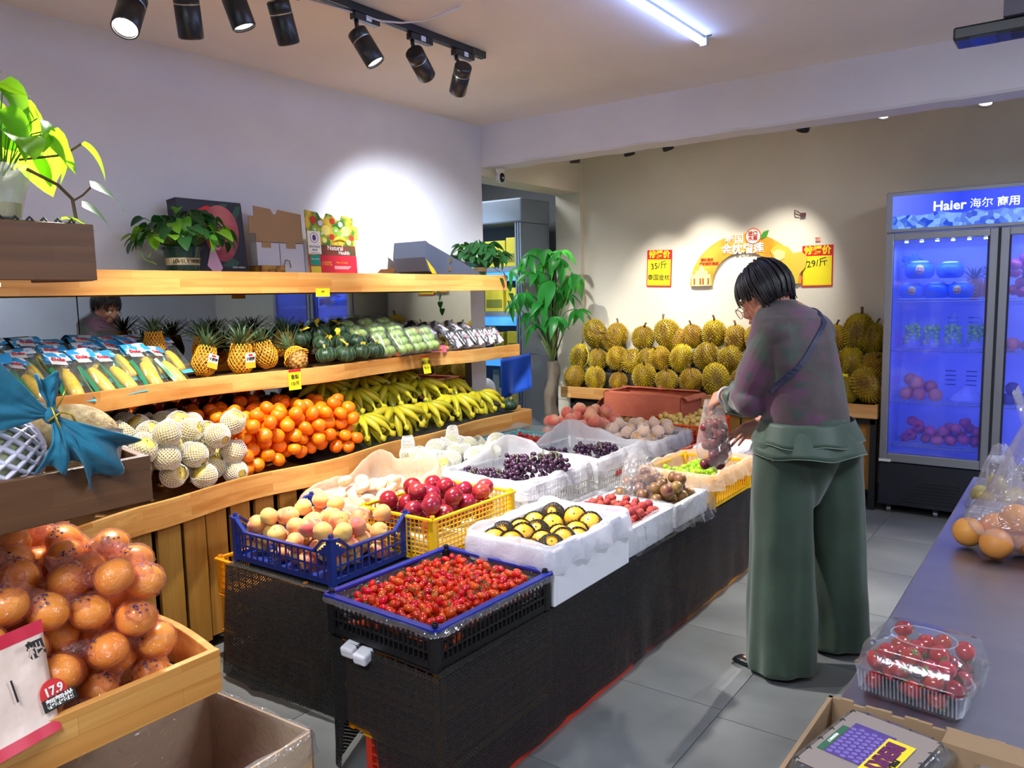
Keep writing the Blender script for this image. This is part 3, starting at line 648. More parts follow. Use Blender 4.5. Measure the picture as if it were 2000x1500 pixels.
# ================================================================ kit of produce and packaging
ORD = ['first', 'second', 'third', 'fourth', 'fifth', 'sixth', 'seventh', 'eighth', 'ninth', 'tenth', 'eleventh', 'twelfth', 'thirteenth', 'fourteenth', 'fifteenth', 'sixteenth', 'seventeenth', 'eighteenth', 'nineteenth', 'twentieth'] + ['twenty-' + k for k in ('first', 'second', 'third', 'fourth', 'fifth', 'sixth', 'seventh', 'eighth', 'ninth')] + ['thirtieth'] + ['thirty-' + k for k in ('first', 'second', 'third', 'fourth', 'fifth', 'sixth', 'seventh', 'eighth', 'ninth')]
_Rt = Matrix(_r).transposed()
def pix(p):
    c = _Rt @ (V(p) - V((0, 0, 1.45))); return 1000 + 1532.1 * c.x / -c.z, 750 - 1532.1 * c.y / -c.z
def name_rows(items, base, group, rows, names=None, hidden=None):
    """items: (object, position). Top ones get a place in their row as the photo shows it; buried ones share a label."""
    top = []
    for o, p in items:
        o['group'] = group
        if hidden and hidden(p): o['label'] = base + ', buried in the heap'; continue
        top.append((o, p, pix(p)))
    top.sort(key=lambda t: t[2][1]); n = len(top); names = names or {1: ['heap'], 2: ['back row', 'front row'], 3: ['back row', 'middle row', 'front row'], 4: ['back row', 'upper middle row', 'lower middle row', 'front row'], 5: ['rearmost row', 'second row back', 'middle row', 'second row forward', 'front row']}.get(rows) or ['%s row from the top' % ORD[k] for k in range(rows)]
    for r in range(rows):
        seg = sorted(top[n * r // rows:n * (r + 1) // rows], key=lambda t: t[2][0])
        for i, (o, p, q) in enumerate(seg):
            o['label'] = '%s, %s from left in the %s' % (base, ORD[min(i, 38)], names[r])
def fruit_fn(cleft=0, dim=0, bump=0, bs=4, seed=0, sh=1.0):
    def f(p):
        k = 1.0
        if cleft:
            t = abs(p.x); k -= cleft * math.exp(-(t / .16) ** 2) * (1 if p.y > 0 else .0) * min(1, p.y * 2 + .0 if p.y > 0 else 0)
        if dim: k -= dim * math.exp(-((1 - p.z) / .07) ** 1.0) ; k -= dim * .5 * math.exp(-((1 + p.z) / .05))
        if bump: k += bump * noise.noise(V((p.x * bs + seed, p.y * bs, p.z * bs)))
        return k
    return f
def ballmesh(name, r, mat, seg=14, rings=10, **k): 
    fn = fruit_fn(**k) if k else None
    return MB().ball((0, 0, 0), r, seg, rings, fn).mesh(name, mat, True)
green_st = M('stem_green', (96, 130, 50), .6); brown_st = M('stem_brown', (96, 70, 44), .7)
m_orange = M('orange_skin', (250, 140, 14), .34, col2=(244, 118, 8), ns=20, bump=.12, bs=260, rnd=.12, spec=.5)
m_mand = M('mandarin_skin', (248, 152, 22), .36, col2=(240, 124, 14), ns=14, bump=.12, bs=220, rnd=.12)
m_pearflesh = M('pear_skin', (226, 204, 104), .4, col2=(214, 196, 92), ns=20, rnd=.08, bump=.03, bs=200)
m_foam = M('white_foam_net', (244, 242, 234), .6, spec=.3)
m_foamb = M('black_foam_net', (46, 46, 48), .6)
m_foamy = M('yellow_foam_net', (246, 172, 34), .5)
m_peachp = M('pink_peach_skin', (232, 116, 96), .6, col2=(244, 190, 140), ns=9, rnd=.08, sheen=.4, ramp=(.42, .68))
m_peachy = M('yellow_peach_skin', (238, 190, 96), .55, col2=(216, 96, 84), ns=9, rnd=.1, sheen=.35, ramp=(.42, .66))
m_nect = M('nectarine_skin', (140, 26, 44), .22, col2=(214, 92, 70), ns=9, rnd=.12, ramp=(.55, .80), coat=.2)
m_peachg = M('golden_peach_skin', (244, 180, 44), .42, col2=(232, 158, 32), ns=12, rnd=.08)
m_flat = M('flat_peach_skin', (236, 150, 124), .55, col2=(248, 222, 176), ns=14, rnd=.06, ramp=(.35, .6))
m_tom = M('tomato_skin', (196, 30, 14), .18, col2=(212, 70, 20), ns=6, rnd=.2, coat=.3)
m_cherry = M('cherry_skin', (178, 18, 22), .15, rnd=.2, coat=.3)
m_grape = M('grape_skin', (44, 26, 50), .24, col2=(74, 40, 66), ns=20, rnd=.25)
m_greengr = M('green_grape_skin', (170, 220, 50), .18, rnd=.12, sss=.15)
m_lychee = M('lychee_skin', (196, 66, 54), .6, col2=(150, 40, 38), ns=30, rnd=.15, bump=.5, bs=200)
m_ban = M('banana_skin', (216, 196, 34), .38, col2=(196, 190, 44), ns=6, rnd=.14)
m_bang = M('banana_greenish', (150, 160, 44), .4); m_bant = M('banana_tip', (44, 36, 22), .7)
m_pump = M('kabocha_skin', (28, 54, 34), .42, col2=(64, 92, 58), ns=30, rnd=.15, ramp=(.5, .75)); m_pumpl = M('kabocha_stripe', (110, 136, 96), .45)
m_kiwi = M('kiwi_skin', (170, 132, 76), .75, rnd=.1)
m_longan = M('wax_jambu_skin', (226, 190, 92), .4, col2=(236, 206, 120), ns=30, rnd=.12)
pet = film('clear_pet', (235, 242, 245), .06, .12, .3, .08, 40, gloss=.35)
bagf = film('clear_bag_film', (235, 238, 245), .17, .10, .6, .9, 28, gloss=.40)
bagw = film('white_liner_film', (240, 240, 246), .62, .18, .55, .6, 22, gloss=.12)
bago = film('pale_liner_film', (246, 226, 200), .70, .22, .6, .5, 22, gloss=.12)
bagteal = film('clear_liner_film', (220, 238, 240), .22, .10, .5, .9, 30, gloss=.4)
bagp = film('pink_wrap_film', (255, 180, 160), .14, .08, .6, .9, 60, gloss=.40)

def net(r, z0, z1, nu, nv, th, mat, flare=0, sz=1.0, seed=0, name='foam_net', squash=1.0):
    """diagonal lattice sleeve between polar angles z0..z1 (radians) round a fruit of radius r"""
    mb = MB(); pts = []
    for i in range(nv + 1):
        ph = z0 + (z1 - z0) * i / nv; row = []
        fl = 1 + flare * max(0, 1 - i / (nv * .22)) ** 1.5
        for j in range(nu):
            th_ = 2 * PI * (j + .5 * (i % 2)) / nu; rr = r * (math.sin(ph) * fl + (.0 if not flare else 0)); k = 1 + .03 * noise.noise(V((th_ * 1.3, ph * 2, seed)))
            row.append(V((rr * math.cos(th_) * k, rr * math.sin(th_) * k, r * sz * math.cos(ph) * k * (1 + (fl - 1) * .9))))
        pts.append(row)
    for i in range(nv):
        for j in range(nu):
            a = pts[i][j]; o = 0 if i % 2 == 0 else 1
            for b in (pts[i + 1][(j - 1 + o) % nu], pts[i + 1][(j + o) % nu]):
                d = b - a
                if d.length < 1e-5: continue
                p, q = frame_of(d); s = th / 2; k = len(mb.v)
                for e in (a, b): mb.v += [tuple(e + p * s), tuple(e + q * s), tuple(e - p * s), tuple(e - q * s)]
                mb.f += [(k, k + 1, k + 5, k + 4), (k + 1, k + 2, k + 6, k + 5), (k + 2, k + 3, k + 7, k + 6), (k + 3, k, k + 4, k + 7)]; mb.mi += [0] * 4
    return mb.mesh(name, mat, True)

def lattice_panel(mb, L, h, z0, nvb, nhb, t, bw, axis, off, rim=.012, top=None):
    """vertical and horizontal bars between -L/2..L/2; axis 'x' runs along x at y=off"""
    def bx(u0, u1, a, b, tt=t):
        if axis == 'x': mb.box2((u0, off - tt / 2, a), (u1, off + tt / 2, b))
        else: mb.box2((off - tt / 2, u0, a), (off + tt / 2, u1, b))
    for i in range(nvb + 1):
        u = -L / 2 + L * i / nvb; bx(u - bw / 2, u + bw / 2, z0, h if top is None else top(u))
    for i in range(nhb + 1):
        z = z0 + (h - z0) * i / nhb; bx(-L / 2, L / 2, z - bw / 2, z + bw / 2, t * .9)
def crate(name, label, w, d, h, mat, loc, rz=0, nx=14, ny=18, nh=4, bw=.0045, posts=0, rimmat=None, solid=.0, group=None, floor=None, th=.004, foot=0, rimw=.016):
    """plastic crate: base, four lattice sides, rim, corner posts"""
    t = thing(name, label, 'crate', loc, (0, 0, rz), group)
    MB().box2((-w / 2 + .004, -d / 2 + .004, .004), (w / 2 - .004, d / 2 - .004, .010)).obj('base', floor or mat, t)
    z0 = .016; hi = h - .010
    for ax, L, off, n in (('x', w - .02, -d / 2 + .004, nx), ('x', w - .02, d / 2 - .004, nx), ('y', d - .02, -w / 2 + .004, ny), ('y', d - .02, w / 2 - .004, ny)):
        mb = MB(); lattice_panel(mb, L, hi, z0, n, nh, th, bw, ax, off)
        def bx(u0, u1, a, b):
            if ax == 'x': mb.box2((u0, off - th / 2, a), (u1, off + th / 2, b))
            else: mb.box2((off - th / 2, u0, a), (off + th / 2, u1, b))
        bx(-L / 2, L / 2, .004, .024)
        if solid: bx(-L / 2, L / 2, hi - solid, hi)
        if posts:
            for s in (-1, 1):
                for k in range(5): bx(s * (L / 2 - .012 * k) - .006, s * (L / 2 - .012 * k) + .006, hi - .01, hi + posts * (1 - k / 5.0) ** 1.0)
        mb.obj('side_panel', mat, t)
    rm = rimmat or mat
    mb = MB()
    rw = rimw
    def rimpath(ax, off, L):
        pts = [(-L / 2, h + posts), (-L / 2 + .035, h + posts * .92), (-L / 2 + .085, h), (L / 2 - .085, h), (L / 2 - .035, h + posts * .92), (L / 2, h + posts)] if posts else [(-L / 2, h), (L / 2, h)]
        for (u, z), (u2, z2) in zip(pts, pts[1:]):
            if ax == 'x': mb.bar((u, off, z - .005), (u2, off, z2 - .005), rw, .008)
            else: mb.bar((off, u, z - .005), (off, u2, z2 - .005), rw, .008)
    rimpath('x', -d / 2, w); rimpath('x', d / 2, w); rimpath('y', -w / 2, d); rimpath('y', w / 2, d)
    mb.obj('rim', rm, t)
    for sx in (-1, 1):
        for sy in (-1, 1):
            x = sx * (w / 2 - .012); y = sy * (d / 2 - .012)
            MB().box2((x - .012, y - .012, -foot), (x + .012, y + .012, h + posts - .004)).lathe([(.009, h + posts - .006), (.009, h + posts + .010), (.006, h + posts + .010), (.006, h + posts)], 10, (x, y, 0)).obj('corner_post', mat, t, bevel=.002)
    return t
def rrect(w, d, t, r=.03):
    """point on a rounded rectangle, t in 0..1, and outward normal"""
    per = [w - 2 * r, PI / 2 * r, d - 2 * r, PI / 2 * r] * 2; T = sum(per); s = t * T; cx = w / 2 - r; cy = d / 2 - r
    segs = [((-cx, -d / 2), (1, 0)), ((cx, -cy), -PI / 2), ((w / 2, -cy), (0, 1)), ((cx, cy), 0), ((cx, d / 2), (-1, 0)), ((-cx, cy), PI / 2), ((-w / 2, cy), (0, -1)), ((-cx, -cy), PI)]
    for (a, b), l in zip(segs, per):
        if s <= l or (a, b) == segs[-1]:
            if isinstance(b, tuple):
                p = V((a[0] + b[0] * s, a[1] + b[1] * s)); return p, V((b[1], -b[0]))
            an = b + s / r; n = V((math.cos(an), math.sin(an))); return V((a[0] + n.x * r, a[1] + n.y * r)), n
        s -= l
def liner(name, label, w, d, h, zin, drop, mat, loc, rz=0, seed=0, rag=.02, puff=.012, n=110, up=.01, parent=None, kind_cat='liner', rise=None):
    """plastic sheet lining a box: floor, inner walls, over the rim, hanging outside with a ragged hem"""
    rings = []
    prof = [(-.10, zin, .2), (-.045, zin + .004, .4), (-.02, zin + .02, .6), (-.010, (zin + h) / 2, 1), (-.008, h - .012, 1), (-.004, h + up * .5, 1), (.002, h + up, 1.0), (.010, h + up * .6, 1), (.014, h - drop * .25, 1.1), (.017, h - drop * .6, 1.4), (.020, h - drop, 1.8)]
    for k, (off, z, amp) in enumerate(prof):
        ring = []
        for j in range(n):
            p, nn = rrect(w, d, j / n, .02); a = noise.noise(V((p.x * 16 + seed, p.y * 16, z * 9))) ; b = noise.noise(V((p.x * 38 + seed, p.y * 38, z * 22 + 5)))
            o = off + puff * amp * (a * 1.0 + b * .5) * (1 if k > 3 else .6) + (puff * .5 if k > 7 else 0)
            zz = z + (up * 1.2 * noise.noise(V((p.x * 9, p.y * 9, seed))) if 3 < k < 9 else 0) + (rag * noise.noise(V((p.x * 11, p.y * 11, seed + 3))) if k >= 8 else 0)
            if rise and k in (5, 6, 7): zz += rise(p.x, p.y)
            if rise and k == 4: zz += rise(p.x, p.y) * .6
            ring.append((p.x + nn.x * o, p.y + nn.y * o, zz))
        rings.append(ring)
    mb = MB().loft(rings, cap=False); k = len(mb.v); 
    mb.f.append(tuple(range(n))[::-1]); mb.mi.append(0)
    o = mb.obj(name, mat, parent, loc, (0, 0, rz), smooth=True)
    if label: tag(o, label, kind_cat)
    return o
def foam_box(name, label, w, d, h, loc, rz=0, th=.022, notch=True):
    t = thing(name, label, 'box', loc, (0, 0, rz)); m = M('styrofoam', (238, 240, 246), .75, bump=.25, bs=160, col2=(228, 231, 240), ns=60)
    MB().box2((-w / 2 + .004, -d / 2 + .004, .001), (w / 2 - .004, d / 2 - .004, .015)).obj('base', m, t)
    for a, b in (((-w / 2, -d / 2), (w / 2, -d / 2 + th)), ((-w / 2, d / 2 - th), (w / 2, d / 2)), ((-w / 2, -d / 2 + th), (-w / 2 + th, d / 2 - th)), ((w / 2 - th, -d / 2 + th), (w / 2, d / 2 - th))):
        MB().box2((a[0], a[1], .0), (b[0], b[1], h)).obj('wall', m, t, bevel=.004)
    if notch:
        for sy in (-1, 1): MB().box2((w / 2 - th, sy * d * .30 - .04, h), (w / 2, sy * d * .30 + .04, h + .012)).obj('lug', m, t, bevel=.003)
    return t
def shrink_sheet(mb, w, d, z, amp, seed, nu=14, nv=14): pass
def clamshell(w, d, h, mat=pet, ribs=10):
    """clear hinged box as one template: tray, lid, flange; built round the origin"""
    e = thing('clamshell_box', 'x', 'food box')
    def ring(sc, z, dx=0): return [(V((rrect(w * sc, d * sc, j / 48, .02 * sc)[0].x, rrect(w * sc, d * sc, j / 48, .02 * sc)[0].y, z))) for j in range(48)]
    hb = h * .5
    MB().loft([ring(.86, .002), ring(.90, .006), ring(.97, hb), ring(1.04, hb + .002)], cap=False).obj('tray', mat, e, smooth=True)
    MB().loft([ring(1.04, hb + .005), ring(.98, hb + .006), ring(.90, h - .006), ring(.84, h), ring(.6, h + .001), ring(.56, h + .004)], cap=True).obj('lid', mat, e, smooth=True)
    m = MB()
    for sx in (-1, 1):
        for i in range(ribs):
            y = -d * .42 + d * .84 * i / (ribs - 1); m.bar((sx * w * .455, y, .01), (sx * w * .488, y, hb), .0022)
    for sy in (-1, 1):
        for i in range(ribs):
            x = -w * .42 + w * .84 * i / (ribs - 1); m.bar((x, sy * d * .455, .01), (x, sy * d * .488, hb), .0022)
    o = m.obj('rib', M('pet_rib', (225, 232, 240), .1, alpha=.16), e); o['kind'] = 'stuff'
    return e
# ---- templates (first use moves the template itself)
class Tpl:
    def __init__(s, root): s.root = root; s.used = False
    def put(s, loc, rot=(0, 0, 0), label=None, group=None, scale=None, name=None):
        if not s.used: s.used = True; o = s.root
        else: o = dup(s.root)
        o.location = loc; o.rotation_euler = rot
        if label: o['label'] = label
        if group: o['group'] = group
        if scale is not None: o.scale = (scale,) * 3
        return o
def single(name, me, cat, part=None):
    o = put(name, me); o['category'] = cat; o['label'] = 'x'
    if part: put(part[0], part[1], o, part[2])
    return Tpl(o)
star_m = MB()
for k in range(5):
    a = k * 2 * PI / 5; star_m.bar((0, 0, 0), (.006 * math.cos(a), .006 * math.sin(a), .001), .0022, .001)
star_m.bar((0, 0, 0), (0, 0, .004), .0012)
star_me = star_m.mesh('calyx', green_st)
calyx_me = MB().lathe([(0, .001), (.0035, .0008), (.004, -.001)], 6).mesh('calyx', green_st)
dot_me = MB().ball((0, 0, 0), .003, 6, 4).mesh('stem_end', brown_st)
T_orange = single('mandarin', ballmesh('mandarin', (.034, .034, .029), m_orange, 16, 10, dim=.12), 'fruit', ('calyx', calyx_me, (0, 0, .0262)))
T_peachp = single('peach', ballmesh('peach', (.041, .041, .039), m_peachp, 20, 14, cleft=.10, dim=.16), 'fruit', ('stem_end', dot_me, (0, 0, .032)))
T_peachy = single('peach', ballmesh('peach', (.036, .036, .034), m_peachy, 20, 14, cleft=.10, dim=.16), 'fruit', ('stem_end', dot_me, (0, 0, .0275)))
T_nect = single('nectarine', ballmesh('nectarine', (.039, .039, .038), m_nect, 20, 14, cleft=.06, dim=.16), 'fruit', ('stem_end', dot_me, (0, 0, .031)))
T_flat = single('flat_peach', ballmesh('flat_peach', (.034, .034, .021), m_flat, 18, 12, dim=.30, cleft=.05), 'fruit', ('stem_end', dot_me, (0, 0, .012)))
T_tom = single('grape_tomato', ballmesh('grape_tomato', (.0105, .0105, .0165), m_tom, 10, 8), 'tomato')
T_tomc = single('grape_tomato', ballmesh('grape_tomato', (.011, .011, .016), m_tom, 10, 8), 'tomato', ('calyx', star_me, (0, 0, .0158)))
T_cherry = single('cherry_tomato', ballmesh('cherry_tomato', .0115, m_cherry, 10, 8), 'tomato')
T_lychee = single('lychee', ballmesh('lychee', (.0175, .0175, .0185), m_lychee, 14, 10, bump=.10, bs=7), 'fruit', ('stem_end', dot_me, (0, 0, .018)))
T_kiwi = single('kiwi', ballmesh('kiwi', (.026, .026, .033), m_kiwi, 12, 8), 'fruit', ('stem_end', dot_me, (0, 0, .033)))
T_longan = single('yellow_guava', ballmesh('yellow_guava', (.017, .017, .020), m_longan, 12, 9, bump=.14, bs=2.5, dim=.2), 'fruit')
def netted(name, r, mat, netm, cat, n):
    root = put(name, ballmesh(name, (r, r, r * .98), mat, 16, 11, dim=.1)); root['category'] = cat; root['label'] = 'x'
    put('foam_net', n, root); put('stem_end', dot_me, root, (0, 0, r * .88)); return Tpl(root)
T_pear = [netted('net_wrapped_pear', .048, m_pearflesh, m_foam, 'fruit', net(.0520, z, 2.75, 22, 15, .0030, m_foam, flare=f, seed=s)) for z, f, s in ((.60, .10, 1), (.80, .06, 2), (.45, .25, 3))]
T_npear2 = [netted('net_wrapped_pear', .042, M('green_pear_skin', (214, 214, 110), .4), m_foam, 'fruit', net(.0465, z, 2.9, 24, 17, .0034, m_foam, flare=f, seed=s, sz=1.1)) for z, f, s in ((.35, .7, 4), (.62, .12, 5), (.28, 1.0, 6))]
T_npeach = netted('net_wrapped_peach', .030, M('pale_peach_skin', (240, 196, 130), .5, rnd=.06), m_foam, 'fruit', net(.033, .55, 2.8, 16, 11, .0030, M('pink_foam_net', (250, 232, 222), .6), flare=.1, seed=7))
T_gold = [netted('golden_peach', .038, m_peachg, m_foamb, 'fruit', net(.0415, z, 2.6, 20, 10, .0036, m_foamb, flare=f, seed=s)) for z, f, s in ((1.15, .05, 8), (.95, .08, 9), (.45, .0, 10))]
# durians
def durian(seed, rz=1.15):
    random.seed(seed); mb = MB(); r = .086
    def surf(p):
        th = math.atan2(p.y, p.x); k = 1 + .055 * math.cos(5 * th + seed) * (1 - abs(p.z)) + .06 * noise.noise(p * 1.6 + V((seed, 0, 0)))
        return V((p.x * r * k, p.y * r * k, p.z * r * rz * k))
    mb.ball((0, 0, 0), 1, 20, 14, None); mb.v = [tuple(surf(V(v))) for v in mb.v]
    n = 430; ga = PI * (3 - 5 ** .5)
    for i in range(n):
        z = 1 - 2 * (i + .5) / n; q = math.sqrt(1 - z * z); t = ga * i + U(-.05, .05); p = V((q * math.cos(t), q * math.sin(t), z)).normalized(); c = surf(p)
        nn = V((p.x, p.y, p.z / rz)).normalized(); a, b = frame_of(nn); s = .0072; hgt = U(.010, .0145); k = len(mb.v)
        tilt = nn + V((0, 0, U(-.3, .1)))
        mb.v += [tuple(c - nn * .003 + (a * math.cos(u) + b * math.sin(u)) * s) for u in (0, 1.571, 3.142, 4.712)] + [tuple(c + tilt.normalized() * hgt)]
        mb.f += [(k, k + 1, k + 4), (k + 1, k + 2, k + 4), (k + 2, k + 3, k + 4), (k + 3, k, k + 4)]; mb.mi += [0] * 4
    m = durian_mat()
    root = put('durian', mb.mesh('durian', m)); root['category'] = 'durian'; root['label'] = 'x'
    MB().tube([(0, 0, r * rz - .01), (.004, 0, r * rz + .02), (.012, .003, r * rz + .04)], [.009, .007, .009], 8).obj('stem', brown_st, root, smooth=True)
    return Tpl(root)
def durian_mat():
    if 'durian_skin' in MATS: return MATS['durian_skin']
    m = M('durian_skin', (176, 152, 18), .55, col2=(206, 184, 34), ns=5, rnd=.18); nt = m.node_tree; N = nt.nodes; L = nt.links
    # the yellow rind shows between the spines; spine bases are browner: radial distance decides
    b = N['Principled BSDF']; lk = b.inputs['Base Color'].links[0].from_socket
    tc = N.new('ShaderNodeTexCoord'); vl = N.new('ShaderNodeVectorMath'); vl.operation = 'LENGTH'
    mp = N.new('ShaderNodeMapping'); mp.inputs['Scale'].default_value = (1, 1, .87); L.new(tc.outputs['Object'], mp.inputs[0]); L.new(mp.outputs[0], vl.inputs[0])
    mr = N.new('ShaderNodeMapRange'); mr.inputs['From Min'].default_value = .082; mr.inputs['From Max'].default_value = .102; L.new(vl.outputs['Value'], mr.inputs[0])
    mx = N.new('ShaderNodeMixRGB'); mx.blend_type = 'MULTIPLY'; mx.inputs[0].default_value = 1
    r = N.new('ShaderNodeValToRGB'); r.color_ramp.elements[0].color = lin((176, 150, 70)); r.color_ramp.elements[1].color = (1.15, 1.12, 1, 1); L.new(mr.outputs[0], r.inputs[0])
    L.new(lk, mx.inputs[1]); L.new(r.outputs[0], mx.inputs[2]); L.new(mx.outputs[0], b.inputs['Base Color']); return m
# bananas: one fruit mesh, hands built from ten to thirteen of them
def banana_mesh():
    n = 12; path = []; rs = []
    for i in range(n + 1):
        t = i / n; a = -.10 + 1.30 * t; path.append((0, .165 * math.sin(a), -.165 * (1 - math.cos(a)) * 1.1)); rs.append(.0235 * max(.22, math.sin(min(1, .16 + t * 1.05) * PI) ** .45) if t < .9 else .0235 * (1 - (t - .9) * 6.5))
    q = V(path[-1]) + (V(path[-1]) - V(path[-2])) * .25; path.append(tuple(q)); rs.append(rs[-1] * .7); n += 1
    mb = MB().tube(path, rs, 6, True); k = 6
    mb.mi = [1 if f_i < 12 else (2 if f_i >= 6 * (n - 1) else 0) for f_i in range(len(mb.f))]
    return mb.mesh('banana', [m_ban, m_bang, m_bant], True)
ban_me = banana_mesh()
def hand_tpl(seed, n1=6, n2=6):
    random.seed(seed); e = thing('banana_hand', 'x', 'bananas')
    MB().ball((0, 0, 0), (.030, .014, .014), 10, 6).tube([(0, 0, 0), (.0, -.012, .022), (.002, -.018, .03)], [.011, .009, .011], 7).obj('crown', M('banana_crown', (112, 108, 44), .6), e, smooth=True)
    for row, n in ((0, n1), (1, n2)):
        for i in range(n):
            f = (i / (n - 1) - .5); put('banana', ban_me, e, (f * .06, -.004 + row * .004, .004 - row * .020), (U(-.06, .06) + (.30 if row == 0 else -.25), U(-.1, .1) - f * .5, -f * (2.5 if row == 0 else 2.2) + U(-.06, .06)), U(.92, 1.06))
    return Tpl(e)
T_hand = [hand_tpl(3, 6, 5), hand_tpl(5, 5, 5), hand_tpl(9, 5, 4)]
# kabocha squash with a yellow gift tag and leaf
def kab():
    mb = MB()
    def f(p): th = math.atan2(p.y, p.x); return 1 - .05 * abs(math.cos(6 * th)) ** 6 * (1 - p.z * p.z) - .16 * math.exp(-(1 - abs(p.z)) / .06)
    mb.ball((0, 0, 0), (.054, .054, .042), 36, 14, f); root = put('kabocha_squash', mb.mesh('kabocha_squash', m_pump, True)); root['category'] = 'squash'; root['label'] = 'x'
    s = MB()
    for k in range(12):
        th = k * PI / 6 + PI / 12; s.tube([(.0545 * math.cos(th) * math.sin(a) * 1.002, .0545 * math.sin(th) * math.sin(a), .0425 * math.cos(a)) for a in [.45 + i * .22 for i in range(11)]], .0009, 4)
    s.obj('stripes', m_pumpl, root)
    MB().tube([(0, 0, .03), (.002, 0, .046), (.006, 0, .055)], [.008, .006, .008], 7).obj('stem', M('squash_stem', (190, 170, 90), .7), root, smooth=True)
    return Tpl(root)
T_kab = kab()
def leaf_mesh(L, Wd, mat, curl=.25, name='leaf', fold=.15, n=8, heart=.0, droop=.3):
    """one leaf lying along +y, tip drooping"""
    rows = []
    for i in range(n + 1):
        t = i / n; w = Wd * (math.sin(PI * t ** (.62 if heart else .8)) ** (.75 if heart else 1)) * .5
        if i == n: w = .0004
        if i == 0: w = .0006
        y = L * t; z = -droop * L * t * t + curl * L * t * (1 - t)
        yb = -heart * L * (1 - t) * .3 if i else 0
        rows.append([(-w, y + yb * 1.0, z + fold * w), (-w * .5, y + yb * .3, z + fold * w * .35), (0, y, z), (w * .5, y + yb * .3, z + fold * w * .35), (w, y + yb, z + fold * w)])
    return MB().loft(rows, cap=False, closed=False).mesh(name, mat, True)
# ================================================================ goods on the left display shelf
random.seed(11)
# ---- pears in white foam nets, lower tray
items = []
zf = lambda x, y: .664 + max(0, interp(LIPB, y) - .03 - x) * .42
for i, (x, y, z) in enumerate(heap(-3.42, -2.86, 1.10, 2.02, zf, .048, 62, 40)):
    o = T_pear[i % 3].put((min(x, interp(LIPB, y) - .07), y, z), (U(-1.2, .9), U(.2, 1.5), U(0, 6.28))); items.append((o, (x, y, z)))
name_rows(items, 'yellow pear in short white net', 'netted pears on the lower shelf', 5)
# ---- mandarins
items = []
for i, (x, y, z) in enumerate(heap(-3.44, -2.90, 1.98, 2.70, zf, .0315, 190, 40)):
    x = min(x, interp(LIPB, y) - .055); o = T_orange.put((x, y, z), (U(-.9, .9), U(-.9, .9), U(0, 6.28)), None, 'mandarins on the lower shelf', U(.93, 1.08)); items.append((o, (x, y, z)))
name_rows(items, 'loose shiny mandarin', 'mandarins on the lower shelf', 8)
# ---- bananas
HB = [(-3.10, 2.84, .79, .1), (-3.12, 3.12, .80, -.1), (-3.13, 3.40, .79, .1), (-3.16, 3.68, .80, -.1), (-3.18, 3.95, .79, .15),
      (-3.30, 2.72, .88, -.2), (-3.30, 2.98, .90, .2), (-3.31, 3.26, .90, 0), (-3.32, 3.54, .90, -.2), (-3.33, 3.82, .87, .2), (-3.42, 2.88, .95, .2), (-3.42, 3.16, .95, -.2), (-3.43, 3.46, .95, .2)]
for i, (x, y, z, a) in enumerate(HB):
    row = 'front row' if i < 5 else ('middle row' if i < 10 else 'back row'); k = i if i < 5 else (i - 5 if i < 10 else i - 10)
    o = T_hand[i % 3].put((x, y, z + .02), (.0, 0, -PI / 2 + a - .25), 'hand of yellow-green bananas, %s of the %s from the mandarins' % (ORD[k], row), 'banana hands on the lower shelf', 1.0)
    o.rotation_euler = (Matrix.Rotation(-PI / 2 + a - .25, 4, 'Z') @ Matrix.Rotation(-.30, 4, 'X')).to_euler()
tag(MB().grid(lambda u, v: (-3.46 + .50 * v, 2.45 + 1.72 * u, .655 + .12 * (1 - v) + .012 * nz((u * 9, v * 3, 0))), 30, 8).obj('black_mat', M('black_mat', (32, 32, 34), .6), smooth=True, thick=.003), 'black padded mat under the bananas on the lower shelf', 'mat')
o = T_kab.put((-3.03, 4.10, .735), (.1, .1, .4), 'lone dark green squash at the far end of the lower shelf past the bananas', None, .9)
# ---- corn bags, middle shelf
corn_m = M('corn_kernels', (240, 190, 40), .35, col2=(248, 212, 84), ns=60, rnd=.05)
cm = MB()
def cornfn(i, j): pass
rings = []
for i in range(29):
    t = i / 28; r0 = .026 * math.sin(min(1, .22 + t * .95) * PI) ** .35 if t < .97 else .006
    ring = []
    for j in range(28):
        a = 2 * PI * j / 28; r = r0 * (1 - .07 * (j % 2) - .03 * (i % 2)); ring.append((r * math.cos(a), -.085 + .17 * t, r * math.sin(a)))
    rings.append(ring)
cm.loft(rings); corn_me = cm.mesh('corn_cob', corn_m, True)
bag_e = thing('corn_bag', 'x', 'bag')
def pillow(w, l, h, nu=14, nv=20, y0=0, seed=0, wr=.004):
    mb = MB()
    def f(u, v, s):
        x = (u - .5) * w; y = y0 + (v - .5) * l; e = max(0, 1 - (2 * abs(u - .5)) ** 3) * max(0, 1 - (2 * abs(v - .5)) ** 6); z = s * h / 2 * e ** .6 + wr * noise.noise(V((u * 6, v * 7, seed + s))) * e
        return (x * (1 - .06 * (2 * abs(v - .5)) ** 2), y, z)
    mb.grid(lambda u, v: f(u, v, 1), nu, nv); mb.grid(lambda u, v: f(1 - u, v, -1), nu, nv); return mb
pillow(.105, .205, .050, y0=-.01).obj('film', pet, bag_e, smooth=True)
put('corn_cob', corn_me, bag_e, (-.004, -.012, .0)); 
MB().box2((-.05, .088, -.010), (.05, .135, -.007)).grid(lambda u, v: ((u - .5) * .10, .082 + .055 * v, .011 * (1 - v) ** .5 + .002), 6, 5).obj('header', M('bag_header_blue', (60, 160, 220), .3, col2=(235, 245, 250), ns=22, ramp=(.52, .56)), bag_e, smooth=True)
